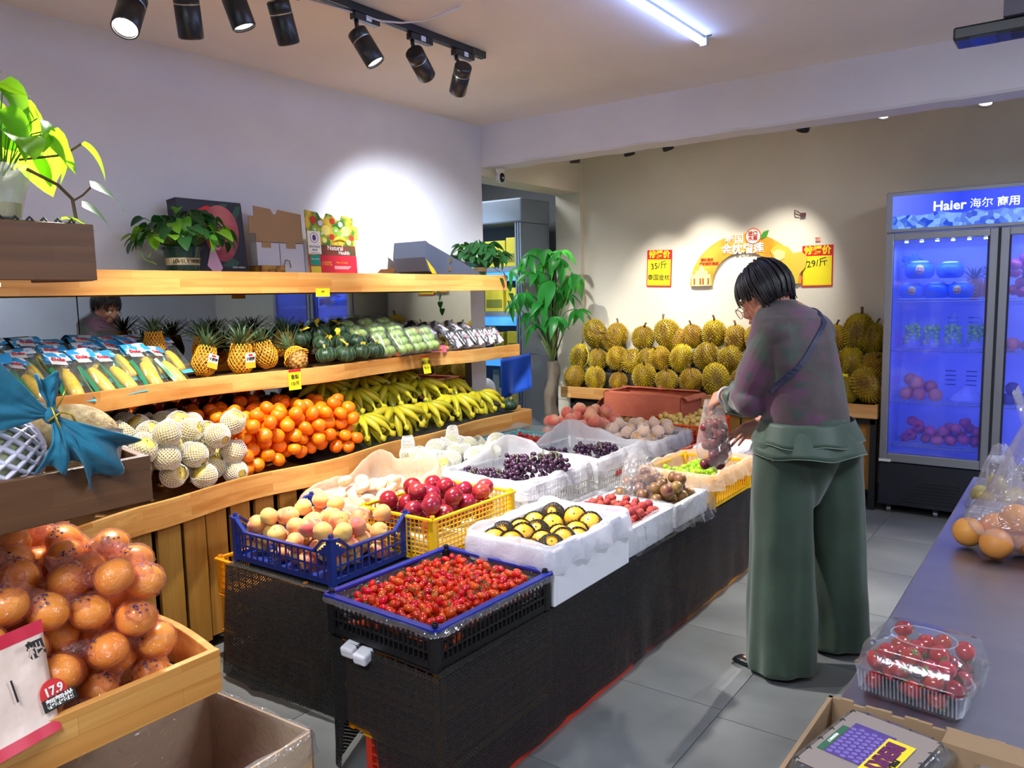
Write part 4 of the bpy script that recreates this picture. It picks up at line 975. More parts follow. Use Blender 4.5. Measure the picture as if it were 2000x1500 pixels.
for sx in (-1, 1): MB().grid(lambda u, v: (sx * (.040 + .011 * u + .003 * math.sin(v * 7)), -.105 + .16 * v, .010 - .009 * u), 3, 12).obj('side_print', M('bag_green', (24, 140, 90), .3), bag_e, smooth=True)
MB().grid(lambda u, v: ((u - .5) * .098, -.115 + .02 * v, .004 * v), 4, 2).obj('bottom_seal', M('bag_teal', (70, 180, 200), .3), bag_e, smooth=True)
lt = MB().grid(lambda u, v: (-.042 + .052 * u, .064 + .045 * v - .008 * u, .0165 - .006 * v), 5, 4).obj('label_print', M('bag_white_print', (240, 240, 240), .3), bag_e, smooth=True)
text('Dole', .022, M('dole_red', (216, 34, 44), .4), bag_e, (-.014, .087, .0172), (-.10, 0, -.15), bold=.0008)
T_corn = Tpl(bag_e)
rows = []
for r, (n, xo, zo, pit) in enumerate(((9, -3.185, 1.165, .75), (9, -3.28, 1.205, .65), (9, -3.38, 1.24, .5))):
    for i in range(n):
        y = .92 + i * .118 + .05 * (r % 2) + U(-.015, .015); x = xo + (interp(LIPM, y) + 3.09) * (1 if r == 0 else .6)
        if y > 2.02: continue
        o = T_corn.put((x, y, zo), (0, 0, 0), 'clear bag of sweetcorn, %s from the pineapples in the %s row' % (ORD[n - 1 - i], ['front', 'middle', 'back'][r]), 'corn bags on the middle shelf', U(.98, 1.1))
        # bag's length (+y local) points up and back towards the wall (-x)
        o.rotation_mode = 'XYZ'; q = (Matrix.Rotation(PI / 2 + U(-.22, .42), 4, 'Z') @ Matrix.Rotation(pit + U(-.1, .1), 4, 'X') @ Matrix.Rotation(U(-.15, .15), 4, 'Y')); o.rotation_euler = q.to_euler()
# ---- pineapples
def pineapple(netted_, seed, tag_=False):
    random.seed(seed); e = thing('pineapple', 'x', 'pineapple'); R = .050; H = .064
    mb = MB().ball((0, 0, 0), (R * .93, R * .93, H * .95), 14, 10)
    for i in range(9):
        ph = .35 + i * .30; n = max(5, int(13 * math.sin(ph)))
        for j in range(n):
            t = 2 * PI * (j + .5 * (i % 2)) / n; c = V((R * .94 * math.sin(ph) * math.cos(t), R * .94 * math.sin(ph) * math.sin(t), H * .95 * math.cos(ph))); nn = c.normalized(); a, b = frame_of(nn); s = .0105; k = len(mb.v)
            mb.v += [tuple(c + (a * math.cos(u) + b * math.sin(u)) * s) for u in (0, PI / 3, 2 * PI / 3, PI, 4 * PI / 3, 5 * PI / 3)] + [tuple(c + nn * .005)]
            mb.f += [(k + q, k + (q + 1) % 6, k + 6) for q in range(6)]; mb.mi += [0] * 6
    mb.obj('body', M('pineapple_skin', (150, 100, 48), .6, col2=(196, 150, 70), ns=60, rnd=.1), e)
    lf = MB()
    for i in range(34):
        t = i * 2.4; k = i / 34; tilt = 1.15 - 1.0 * k; L = .05 + .075 * math.sin(PI * min(1, .25 + k * .75)); d = V((math.cos(t) * math.sin(tilt), math.sin(t) * math.sin(tilt), math.cos(tilt))); s_ = V((-math.sin(t), math.cos(t), 0)); b0 = V((0, 0, H * .88 + k * .02)); nn = d.cross(s_)
        rows = []
        for q in range(5):
            u = q / 4; w = .0075 * (1 - u) ** .7 + .0003; c = b0 + d * L * u + V((math.cos(t), math.sin(t), -.4)) * (.022 * u * u * (1 - .6 * k)); rows.append([c - s_ * w, c + nn * -.002, c + s_ * w])
        lf.loft(rows, cap=False, closed=False)
    lf.obj('crown', M('pineapple_leaf', (86, 112, 76), .45, col2=(60, 92, 60), ns=30), e, smooth=True)
    if netted_: put('foam_net', net(.054, .55, 2.75, 18, 11, .0040, m_foamy, flare=.35, seed=seed, sz=1.22), e)
    if tag_:
        g = MB().box2((.0565, -.026, -.03), (.058, .026, .035)).obj('hang_tag', M('tag_white', (240, 236, 230), .5), e, bevel=.004)
        MB().box2((.0582, -.026, -.03), (.0588, .026, -.004)).obj('tag_print', M('tag_orange', (240, 176, 40), .5), g); text('小菠萝', .015, ink, g, (.0592, 0, .010), (PI / 2, 0, PI / 2), bold=.0004)
        MB().box2((.0582, -.01, .022), (.0588, .01, .03)).obj('tag_logo', red, g)
    return Tpl(e)
T_pa = [pineapple(True, 1, True), pineapple(True, 2, False), pineapple(False, 4, False)]
PA = [(0, -3.20, 2.02, 1.175, .10, -.35, 'netted pineapple with a white hang tag, next to the corn bags', 1.0), (0, -3.17, 2.19, 1.175, -.05, .0, 'netted pineapple with a white hang tag and tall upright crown', 1.08), (1, -3.24, 2.38, 1.18, .15, .2, 'netted pineapple with flared yellow net standing behind the bare-faced one', 1.0),
      (2, -3.16, 2.50, 1.160, .75, .0, 'pineapple lying with its brown rind bare inside a half net', 1.0), (1, -3.36, 1.88, 1.26, 0, 0, 'pineapple poking up behind the corn bags', .85), (1, -3.36, 2.12, 1.22, 0, 0, 'netted pineapple in the back row against the mirror, first from the corn', .95), (1, -3.36, 2.34, 1.22, .1, 0, 'netted pineapple in the back row against the mirror, second from the corn', .95), (1, -3.36, 2.58, 1.22, -.1, 0, 'netted pineapple in the back row against the mirror, nearest the squashes', .95)]
for k, x, y, z, a, b, l, s in PA: T_pa[k].put((x, y, z), (b, -a, .1), l, 'pineapples on the middle shelf', s)
half = put('foam_net', net(.056, 1.6, 2.9, 18, 7, .0045, m_foamy, flare=.2, seed=3, sz=1.15))
# the half net belongs to the bare pineapple
half.parent = [o for o in bpy.data.objects if o.get('label', '').startswith('pineapple lying')][0]; half.rotation_euler = (PI, 0, 0)
# ---- kabocha squashes with tags
KB = [(-3.13, 2.66, 1.165), (-3.12, 2.78, 1.165), (-3.13, 2.90, 1.165), (-3.15, 3.02, 1.165), (-3.22, 2.72, 1.215), (-3.21, 2.84, 1.225), (-3.22, 2.96, 1.215), (-3.32, 2.66, 1.25), (-3.32, 2.79, 1.27), (-3.31, 2.92, 1.27), (-3.32, 3.04, 1.23)]
tagy = M('leaf_tag_yellow', (226, 200, 40), .5); tago = M('leaf_tag_orange', (236, 130, 60), .5)
lfg = MB().add([(0, 0, 0), (.012, .012, .004), (.028, .014, .006), (.046, 0, .002), (.028, -.014, .006), (.012, -.012, .004)], [(0, 1, 2, 3, 4, 5)]).mesh('paper_leaf', tagy)
for i, (x, y, z) in enumerate(KB):
    row = 'front' if i < 4 else ('middle' if i < 7 else 'back'); k = i if i < 4 else (i - 4 if i < 7 else i - 7)
    o = T_kab.put((x, y, z), (U(-.3, .3), U(.1, .5), U(0, 6)), 'dark green striped squash, %s from the pineapples in the %s row of squashes' % (ORD[k], row), 'squashes on the middle shelf', U(.95, 1.05))
    if i in (1, 4, 5, 7, 8, 9): put('paper_leaf', lfg, o, (0, 0, .046), (0, -.4, U(0, 6)), 1.1)
    if i in (4, 5, 9, 2): put('gift_tag', MB().box((0, 0, 0), (.012, .014, .022)).mesh('gift_tag', tagy if i != 9 else tago), o, (.02, .0, .05), (0, .3, 0))
# ---- clamshells of green fruit and dark dates
random.seed(21)
gv = M('guava_skin', (150, 176, 84), .35, col2=(186, 90, 70), ns=5, rnd=.15, ramp=(.6, .72)); dk = M('dark_date', (40, 22, 20), .3, rnd=.2); og = M('apricot_skin', (226, 130, 40), .45, rnd=.1)
gb = MB().ball((0, 0, 0), (.027, .027, .030), 12, 8).mesh('guava', gv, True); db = MB().ball((0, 0, 0), (.012, .012, .018), 8, 6).mesh('date', dk, True)
c1 = clamshell(.115, .165, .075); c1.name = 'guava_clamshell'
for i in range(6): put('guava', gb, c1, ((i % 2 - .5) * .05, (i // 2 - 1) * .05, .034 + .006 * (i % 2)), rrot())
T_c1 = Tpl(c1)
c2 = clamshell(.095, .14, .05); c2.name = 'date_clamshell'
for i in range(28): put('date', db, c2, (U(-.034, .034), U(-.055, .055), .014 + .012 * (i % 3)), rrot())
MB().box2((-.012, -.071, .028), (.012, .04, .0515)).obj('paper_band', M('band_white', (230, 225, 235), .5), c2); MB().box2((-.02, -.02, .0517), (.02, .02, .0525)).obj('band_label', M('band_print', (225, 215, 220), .5, col2=(150, 40, 50), ns=70), c2)
T_c2 = Tpl(c2)
for i, (x, y, z, a) in enumerate([(-3.20, 3.10, 1.17, .9), (-3.18, 3.22, 1.175, .9), (-3.18, 3.34, 1.18, .95), (-3.19, 3.46, 1.18, .9), (-3.34, 3.02, 1.24, .5), (-3.34, 3.16, 1.25, .5), (-3.34, 3.30, 1.25, .5)]):
    o = T_c1.put((x, y, z), (0, 0, 0), 'clear box of green fruit, %s from the squashes in the %s row' % (ORD[i if i < 4 else i - 4], 'front' if i < 4 else 'back'), 'clear boxes of green fruit on the middle shelf')
    o.rotation_euler = (Matrix.Rotation(PI / 2 + .12, 4, 'Z') @ Matrix.Rotation(a, 4, 'X')).to_euler()
for i, (x, y, z, a) in enumerate([(-3.19, 3.70, 1.165, .85), (-3.19, 3.81, 1.165, .85), (-3.19, 3.92, 1.17, .85), (-3.19, 4.03, 1.17, .85), (-3.20, 4.14, 1.17, .85), (-3.31, 3.60, 1.215, .5), (-3.31, 3.72, 1.225, .5), (-3.31, 3.85, 1.225, .5), (-3.31, 3.98, 1.21, .5)]):
    o = T_c2.put((x, y, z), (0, 0, 0), 'banded box of dark dates, %s from the guava boxes in the %s row' % (ORD[i if i < 5 else i - 5], 'front' if i < 5 else 'back'), 'clear boxes of dark fruit on the middle shelf')
    o.rotation_euler = (Matrix.Rotation(PI / 2 + .1, 4, 'Z') @ Matrix.Rotation(a, 4, 'X')).to_euler()
b = thing('apricot_box', 'open box of orange fruit with a pink ribbon on the middle shelf', 'food box', (-3.19, 3.59, 1.112), (0, 0, .1))
MB().box2((-.05, -.07, 0), (.05, .07, .035)).obj('tray', pet, b)
for i in range(9): put('fruit', MB().ball((0, 0, 0), (.017, .017, .013), 10, 7).mesh('fruit', og, True) if i == 0 else bpy.data.meshes['fruit'], b, (-.03 + .03 * (i % 3), -.045 + .045 * (i // 3), .022), (0, .2, 0))
MB().box2((-.052, -.012, .0), (.052, .012, .042)).obj('ribbon', M('pink_ribbon', (240, 120, 150), .5), b)
for i, (x, y) in enumerate([(-3.15, 3.12), (-3.15, 3.19)]):
    tag(put('kumquat', bpy.data.meshes['fruit'], None, (x, y, 1.118 + .012), (0, 0, 0), 1.25), 'loose orange fruit on the middle shelf edge, %s the squashes' % ['touching', 'one fruit away from'][i], 'fruit', 'loose orange fruit')
# ================================================================ the long table of stacked crates under a black net cloth
random.seed(31)
TZ = .44
c_yel = M('crate_yellow', (246, 190, 20), .38, rnd=.04); c_org = M('crate_orange', (238, 150, 20), .4); c_blue = M('crate_blue', (34, 52, 128), .32); c_blk = M('crate_black', (26, 26, 28), .4)
c_wht = M('crate_white', (226, 224, 220), .4); c_teal = M('crate_teal', (60, 176, 186), .38); c_red = M('crate_red', (226, 62, 36), .4); c_bred = M('crate_brick_red', (178, 70, 50), .45)
tb = thing('crate_table', 'long low table topped and skirted with a black net cloth, holding the fruit crates', 'table', (0, 0, 0))
def net_cloth():
    m = bpy.data.materials.new('net_cloth'); m.use_nodes = True; nt = m.node_tree; N = nt.nodes; L = nt.links; b = N['Principled BSDF']
    b.inputs['Base Color'].default_value = lin((27, 27, 27)); b.inputs['Roughness'].default_value = .75
    tc = N.new('ShaderNodeTexCoord'); mp = N.new('ShaderNodeMapping'); mp.inputs['Rotation'].default_value = (0, 0, .785); mp.inputs['Scale'].default_value = (1, 1, 1); L.new(tc.outputs['UV'], mp.inputs[0])
    ck = N.new('ShaderNodeTexBrick'); ck.inputs['Scale'].default_value = 1; ck.inputs['Brick Width'].default_value = .0085; ck.inputs['Row Height'].default_value = .0085; ck.inputs['Mortar Size'].default_value = .0030; ck.offset = 0
    ck.inputs['Mortar Smooth'].default_value = .3
    L.new(mp.outputs[0], ck.inputs['Vector']); mr = N.new('ShaderNodeMapRange'); mr.inputs['To Min'].default_value = .30; mr.inputs['To Max'].default_value = 1; L.new(ck.outputs['Fac'], mr.inputs[0]); L.new(mr.outputs[0], b.inputs['Alpha'])
    bp = N.new('ShaderNodeBump'); bp.inputs['Strength'].default_value = .6; bp.inputs['Distance'].default_value = .003; L.new(ck.outputs['Fac'], bp.inputs['Height']); L.new(bp.outputs[0], b.inputs['Normal'])
    return m
ncm = net_cloth()
def uvgrid(fn, nu, nv, su, sv, name, mat, parent):
    mb = MB().grid(fn, nu, nv); me = mb.mesh(name, mat, True); uv = me.uv_layers.new(name='UVMap')
    for l in me.loops:
        i, j = divmod(l.vertex_index, nv + 1); uv.data[l.index].uv = (i / nu * su, j / nv * sv)
    return put(name, me, parent)
FP = [(-2.63, 1.70), (-1.90, 1.715), (-1.80, 1.50), (-1.335, 1.475)]
def fpt(u):
    T = [0, .5, .62, 1.0]
    for i in range(3):
        if u <= T[i + 1]: k = (u - T[i]) / (T[i + 1] - T[i]); return FP[i][0] + (FP[i + 1][0] - FP[i][0]) * k, FP[i][1] + (FP[i + 1][1] - FP[i][1]) * k
    return FP[3]
A = V((-2.62, 1.69, 0)); B = V((-1.345, 1.475, 0)); Cc = V((-1.36, 5.15, 0))
def fold(u, v, s): return (.012 * nz((u * 9, v * 1.2, s)) + .004 * nz((u * 30, v * 4, s))) * (.25 + v)
uvgrid(lambda u, v: (B.x + (Cc.x - B.x) * u + .006 + fold(u * 4, v, 3), B.y - .008 + (Cc.y - B.y) * u, TZ + .004 - (TZ - .03) * v), 120, 16, 3.7, .42, 'side_skirt', ncm, tb)
uvgrid(lambda u, v: (fpt(u)[0], fpt(u)[1] - .006 - abs(fold(u * 2.0, v, 8)) - .10 * v * max(0, .55 - abs(u - .15)) * (1 if u < .5 else 0), TZ + .004 - (TZ + .0 - .02) * v * (1 - .40 * max(0, min(1, (u - .645) / .02)) * max(0, min(1, (.81 - u) / .05)))), 110, 18, 1.3, .43, 'front_skirt', ncm, tb)
uvgrid(lambda u, v: ((fpt(u)[0]) * (1 - v) + (-2.72 + 1.36 * u) * v + .004 * math.sin(v * 20), fpt(u)[1] * (1 - v) + 5.15 * v, TZ + .004 + .004 * nz((u * 9, v * 30, 1))), 50, 60, 1.35, 3.6, 'top_cloth', ncm, tb)
MB().box2((-2.60, 1.78, TZ - .03), (-1.38, 5.1, TZ - .002)).obj('top_board', M('plywood', (120, 94, 60), .7), tb)
# crates carrying it
k1 = crate('stacked_crate', 'x', .56, .38, .143, c_org, (-2.46, 1.925, .0), -.02, 12, 9, 4, posts=0, group='crates stacked under the net cloth')
k1['label'] = 'orange crate at the bottom left front corner of the stack under the net cloth'
for i, (x, y, z, rz, l) in enumerate([(-2.465, 1.925, .146, -.02, 'orange crate in the middle of the stack at the table corner by the pine slats'), (-2.475, 1.920, .292, -.02, 'orange crate rim peeking out on top at the table corner by the pine slats'),
        (-1.575, 1.80, .146, PI / 2, 'crate under the net cloth behind the red one, second layer'), (-1.575, 1.80, .292, PI / 2, 'crate under the net cloth below the tomato crate, top layer')]):
    dup(k1, (x, y, z), (0, 0, rz), l)
# red crate with a yellow rim showing under the raised skirt
crate('stacked_crate', 'red crate with a yellow rim showing at the floor where the front cloth lifts', .34, .50, .143, c_red, (-1.545, 1.79, 0), .02, 9, 12, 4, rimmat=c_yel, group='crates stacked under the net cloth')
kr = crate('stacked_crate', 'red crate along the floor edge of the long skirt, nearest the camera', .38, .52, .143, c_red, (-1.56, 2.33, 0), 0, 9, 12, 3, group='crates stacked under the net cloth')
ky = crate('stacked_crate', 'yellow crate along the floor edge of the long skirt, first after the red ones', .38, .56, .143, c_org, (-1.57, 3.44, 0), 0, 9, 12, 3, group='crates stacked under the net cloth')
dup(kr, (-1.56, 2.87, 0), None, 'red crate along the floor edge of the long skirt, next to the yellow ones')
dup(ky, (-1.575, 4.01, 0), None, 'yellow crate along the floor edge of the long skirt, beside the woman\'s feet')
dup(kr, (-1.575, 4.60, 0), None, 'red crate along the floor edge of the long skirt, farthest one')
for o in (kr,):
    MB().box2((.185, -2.0 + 1.2, .0), (.197, .28, .03)).obj('floor_strip', c_red, o)
MB().box2((.188, -.3, .0), (.20, .9, .026)).obj('floor_strip', c_org, ky)

def fill(T, pts, rot=rrot, base=None, group=None, rows=2, scale=(1, 1), zoff=0, hidden=None, same=None):
    items = []
    for i, p in enumerate(pts):
        t = T[i % len(T)] if isinstance(T, list) else T
        o = t.put((p[0], p[1], p[2] + zoff), rot(), same, group, U(*scale)); items.append((o, p))
    if not same: name_rows(items, base, group, rows, hidden=hidden)
    return items
def tilt(a=.7): return lambda: (U(-a, a), U(-a, a), U(0, 6.28))
# 1 blue crate of yellow peaches
cr = crate('blue_crate', 'blue plastic crate with raised corner posts full of yellow peaches', .56, .40, .125, c_blue, (-2.355, 1.935, TZ + .012), .02, 16, 11, 2, .007, posts=.05, foot=.006)
for k in range(9):
    a = k * .7; MB().tube([(-.03 + .012 * math.cos(a) * (k % 3 + 1), -.197, .06 + .012 * math.sin(a) * (k % 3 + 1)), (-.03 + .02 * math.cos(a + .8), -.197, .06 + .03 * math.sin(a + .8)), (-.03 + .035 * math.cos(a + 1.2), -.197, .06 + .042 * math.sin(a + 1.2))], .0035, 5).obj('scroll', c_blue, cr)
pts = heap(-2.62, -2.09, 1.755, 2.115, TZ + .024, .0355, 62, 24, -.02)
fill(T_peachy, pts, tilt(1.0), 'yellow-pink peach in blue crate', 'peaches in the blue crate', 4, hidden=lambda p: p[2] < TZ + .10)
# 2 black crate of grape tomatoes
cr = crate('black_crate', 'black crate with a blue taped rim full of grape tomatoes', .45, .53, .125, c_blk, (-1.575, 1.752, TZ + .008), -.03, 22, 26, 3, .005, rimmat=M('rim_blue', (36, 50, 150), .3), solid=.02, foot=.0, rimw=.022)
for s in (0, 1): pass
liner('bag_edge', None, .450, .530, .118, .05, .012, bagf, (0, 0, 0), 0, 5, rag=.006, puff=.003, up=.002, parent=cr)
MB().box2((-.195, -.235, .012), (.195, .235, .055)).obj('packing', c_blk, cr)
TB = TZ + .008 + .055
def tz(x, y): return TB + .050 - .055 * (((x + 1.575) / .22) ** 2 + ((y - 1.75) / .27) ** 2) * .8 + .012 * (y - 1.75) / .26
g = [ ]
pts = heap(-1.765, -1.385, 1.52, 1.985, tz, .0125, 300, 22)
random.seed(5)
fill([T_tom, T_tomc, T_tom], pts, rrot, group='grape tomatoes in the black crate', same='small oval red grape tomato in the black crate with the blue rim', scale=(.88, 1.12))
pb = MB(); 
for i in range(900):
    x, y = U(-1.765, -1.385), U(1.52, 1.985); pb.ball((x, y, tz(x, y) - .004), (.010, .010, .014), 6, 5, None, rrot())
tag(pb.obj('tomato_layer', m_tom, smooth=True), 'bed of small red grape tomatoes beneath the top ones in the black crate', 'tomatoes', kind='stuff')
st_ = MB()
for i in range(70):
    x, y = U(-1.76, -1.39), U(1.54, 1.97); z = tz(x, y) + .022
    for k in range(5):
        a = k * 1.257 + U(-.3, .3); st_.bar((x, y, z), (x + .009 * math.cos(a), y + .009 * math.sin(a), z + U(-.002, .006)), .0013)
    st_.bar((x, y, z), (x + U(-.01, .01), y + U(-.01, .01), z + .012), .0013)
tag(st_.obj('dry_calyxes', M('dry_calyx', (96, 92, 52), .7)), 'dry green-brown calyxes and stems scattered among the grape tomatoes', 'stems', kind='stuff')
for i, (a, b) in enumerate(((-1.70, 1.488), (-1.635, 1.476))):
    tag(MB().box((0, 0, 0), (.048, .05, .034)).obj('foam_block', M('styrofoam', (238, 240, 246), .75), None, (a, b, TZ - .014), (.25, .05, .1), bevel=.008), 'white foam piece poking out under the black crate, %s' % ('nearer the blue crate' if i == 0 else 'nearer the aisle'), 'foam piece')
# 3 yellow crate of nectarines
cr = crate('yellow_crate', 'bright yellow lattice crate heaped with dark red nectarines', .39, .52, .175, c_yel, (-2.13, 2.375, TZ + .008), 0, 17, 22, 8, .0042, foot=0)
pts = heap(-2.30, -1.96, 2.14, 2.61, TZ + .085, .038, 36, 30, .0)
fill(T_nect, pts, tilt(.9), 'dark red nectarine', 'nectarines in the yellow crate', 4, hidden=lambda p: p[2] < TZ + .16)
MB().box2((-.17, -.23, .02), (.17, .23, .075)).obj('packing_net', m_foam, cr)
# 4 foam box of golden peaches in black nets
fb = foam_box('foam_box', 'tall white foam box with liner holding golden peaches in black nets', .36, .51, .185, (-1.52, 2.285, TZ + .006))
liner('box_liner', 'milky plastic liner spilling over the golden peach box', .35, .50, .192, .11, .075, bagw, (-1.52, 2.285, TZ + .008), 0, 2, rag=.03, puff=.016, up=.012)
random.seed(8)
gp = [(-1.635, 2.10), (-1.555, 2.10), (-1.475, 2.095), (-1.40, 2.12), (-1.655, 2.18), (-1.57, 2.185), (-1.49, 2.18), (-1.415, 2.20), (-1.64, 2.265), (-1.56, 2.27), (-1.475, 2.27), (-1.405, 2.285), (-1.63, 2.35), (-1.55, 2.36), (-1.46, 2.355), (-1.62, 2.45), (-1.53, 2.45), (-1.44, 2.44)]
items = []
for i, (x, y) in enumerate(gp):
    o = T_gold[(0, 1, 0, 2, 0, 1)[i % 6] if i != 4 else 2].put((x + U(-.008, .008), y + U(-.008, .008), TZ + .158 + U(-.008, .012) + (.02 if i == 15 else 0)), (U(.45, 1.0), U(.15, .6), U(-.2, .2)), scale=U(1.06, 1.16)); items.append((o, tuple(o.location)))
name_rows(items, 'golden peach in a black net', 'golden peaches in the white foam box', 4)
# 5 lychees
fb = foam_box('foam_box', 'low white foam box of lychees beside the skirt', .37, .42, .11, (-1.545, 2.76, TZ + .006), notch=False)
liner('box_liner', 'clear crinkled liner hanging over the lychee box', .37, .42, .118, .03, .10, bagf, (-1.545, 2.76, TZ + .007), 0, 9, rag=.03, puff=.014)
pts = heap(-1.71, -1.385, 2.575, 2.945, lambda x, y: TZ + .06 + .03 * max(0, 1 - ((x + 1.52) ** 2 + (y - 2.74) ** 2) / .03), .0175, 120, 14)
fill(T_lychee, pts, rrot, group='lychees in the low foam box', same='rough red lychee in the low white foam box', scale=(.92, 1.12))
tag(MB().tube([(-1.40, 2.72, TZ + .14), (-1.375, 2.715, TZ + .125), (-1.352, 2.70, TZ + .09), (-1.345, 2.69, TZ + .05)], .0012, 5).tube([(-1.44, 2.80, TZ + .15), (-1.437, 2.80, TZ + .19), (-1.435, 2.805, TZ + .20)], .002, 5).obj('twig', brown_st), 'thin lychee twig hanging over the liner edge', 'twig')
# 6 bagged fruit on a tray
fb = foam_box('foam_box', 'low white tray under the tall clear bag, next to the lychees', .36, .34, .10, (-1.55, 3.19, TZ + .006), notch=False)
liner('box_liner', 'glossy clear liner slumping over the skirt beside the green grape crate', .37, .36, .105, .03, .11, bagf, (-1.545, 3.19, TZ + .007), 0, 14, rag=.03, puff=.022)
m_mix = M('passion_fruit_skin', (120, 60, 60), .4, col2=(150, 120, 60), ns=4, rnd=.2)
T_mix = single('pomegranate', ballmesh('pomegranate', .028, m_mix, 14, 10, dim=.1), 'fruit', ('stem_end', dot_me, (0, 0, .026)))
pts = heap(-1.70, -1.40, 3.04, 3.34, TZ + .03, .029, 42, 12)
fill(T_mix, pts, rrot, 'dull red-brown fruit', 'red-brown fruit in the clear liner', 3, hidden=lambda p: p[2] < TZ + .09)
def peak(cx, cy, z0, zt, rx, ry, seed, n=44, m=14, pw=1.4, lean=(0, 0)):
    rings = []
    for i in range(m + 1):
        t = i / m; s = (1 - t) ** (1 / pw) * .92 + .05 + (.05 if i >= m - 1 else 0); ring = []
        for j in range(n):
            a = 2 * PI * j / n; k = 1 + (.10 + .22 * t) * noise.noise(V((math.cos(a) * 2.4 + seed, math.sin(a) * 2.4, t * 1.5))) + .05 * math.sin(a * 9 + seed) * t
            ring.append((cx + rx * s * k * math.cos(a) + lean[0] * t, cy + ry * s * k * math.sin(a) + lean[1] * t, z0 + (zt - z0) * t + .01 * noise.noise(V((a, t * 5, seed)))))
        rings.append(ring)
    return MB().loft(rings, cap=False)
tag(peak(-1.60, 3.17, TZ + .09, TZ + .30, .13, .15, 4, lean=(-.06, .04)).obj('clear_bag', bagf, smooth=True), 'tall clear plastic bag gathered to a peak between the lychees and green grapes', 'bag')
# 7 green grapes
cr = crate('yellow_crate', 'yellow crate lined with pale film holding green grapes, below the woman\'s hands', .37, .50, .145, c_yel, (-1.535, 3.635, TZ + .006), 0, 12, 16, 2, .007)
liner('box_liner', 'pale cream liner folded over the green grape crate', .37, .50, .150, .06, .055, bago, (-1.535, 3.635, TZ + .008), 0, 21, rag=.022, puff=.018, up=.016)
def bunch(name, label, gm, r, n, L, Wd, H, loc, rz, group, stemc, k=1):
    t = thing(name, label, 'grapes', loc, (0, 0, rz), group)
    pts = heap(-L / 2, L / 2, -Wd / 2, Wd / 2, lambda x, y: -.0 + H * max(0, 1 - (2 * x / L) ** 2 - (2 * y / Wd) ** 2), r, n, 10)
    for p in pts: put('grape', gm, t, p, rrot(), U(.88, 1.1))
    mb = MB().tube([(-L * .52, 0, r), (-L * .3, .006, H * .55 + 1.6 * r), (0, -.005, H * .9 + 2.0 * r), (L * .3, .01, H * .55 + r * 1.6)], .0022, 5)
    for i in range(9):
        x = U(-L * .42, L * .4); y = U(-Wd * .4, Wd * .4); mb.tube([(x, 0, H + 1.8 * r), (x + U(-.01, .01), y * .5, H + 2.4 * r), (x + U(-.01, .01), y, H * .6 + 2.0 * r)], .0013, 4)
    mb.tube([(-L * .50, 0, r), (-L * .54, .01, 2.6 * r), (-L * .55, .012, 4 * r)], .003, 5)
    mb.obj('stem', stemc, t)
    return t
gme = MB().ball((0, 0, 0), (.0120, .0120, .0125), 12, 8).mesh('grape', m_grape, True); gge = MB().ball((0, 0, 0), (.0115, .0115, .014), 12, 8).mesh('grape', m_greengr, True)
stg = M('grape_stem', (110, 130, 60), .6)
bunch('green_grape_bunch', 'bright green grape bunch in the cream-lined yellow crate, nearer the lychees', gge, .0125, 80, .22, .16, .05, (-1.55, 3.56, TZ + .075), 1.2, 'green grape bunches', stg)
bunch('green_grape_bunch', 'bright green grape bunch in the cream-lined yellow crate, farther one', gge, .0125, 50, .18, .12, .03, (-1.53, 3.72, TZ + .075), .4, 'green grape bunches', stg)
# 8, 9 dark grapes in white crates
for i, (y, zt, l1, l2, sd) in enumerate([(2.975, .175, 'white lattice crate of dark grapes nearer the camera', 'milky liner with a red seam over the nearer dark grape crate', 31), (3.58, .175, 'white lattice crate of dark grapes behind the first one', 'milky liner over the farther dark grape crate', 37)]):
    crate('white_crate', l1, .50, .53, zt, c_wht, (-2.17, y, TZ + .006), 0, 22, 24, 5, .0055)
    liner('box_liner', l2, .50, .53, zt + .006, .09, .06, bagw, (-2.17, y, TZ + .008), 0, sd, rag=.03, puff=.022, up=.018, rise=lambda x, y_: .05 * max(0, (y_ + .05) / .26) * max(0, -x / .25 + .5))
    tag(peak(-2.17, y, TZ + .015, TZ + .19, .235, .25, sd, pw=9, n=60).obj('outer_bag', bagf, smooth=True), 'clear outer film wrapped round the %s white grape crate' % ('nearer' if i == 0 else 'farther'), 'film') if 0 else None
lg = .105
bunch('dark_grape_bunch', 'black-purple grape bunch with a green stem at the low end of the nearer crate', gme, .0125, 100, .28, .17, .05, (-2.22, 2.84, TZ + lg + .015), .5, 'dark grape bunches', stg)
bunch('dark_grape_bunch', 'tallest black-purple grape bunch heaped in the nearer white crate', gme, .0125, 190, .28, .24, .12, (-2.07, 3.00, TZ + lg + .02), .9, 'dark grape bunches', stg)
bunch('dark_grape_bunch', 'small dark grape bunch by the teal crate in the farther white crate', gme, .0125, 40, .16, .12, .02, (-2.28, 3.48, TZ + lg + .01), .3, 'dark grape bunches', stg)
bunch('dark_grape_bunch', 'dark grape bunch with upright green stems in the farther white crate', gme, .0125, 90, .22, .17, .06, (-2.08, 3.56, TZ + lg + .02), .8, 'dark grape bunches', stg)
rp_ = thing('printed_label', 'small red printed characters on the wrap of the farther grape crate', 'label', (-1.905, 3.50, TZ + .09)); MB().box2((-.002, -.03, -.025), (0, .03, .025)).obj('clear_label', pet, rp_); text('果园', .034, M('red_print', (214, 60, 50), .5), rp_, (.001, 0, .0), (PI / 2, 0, PI / 2), bold=.0008)
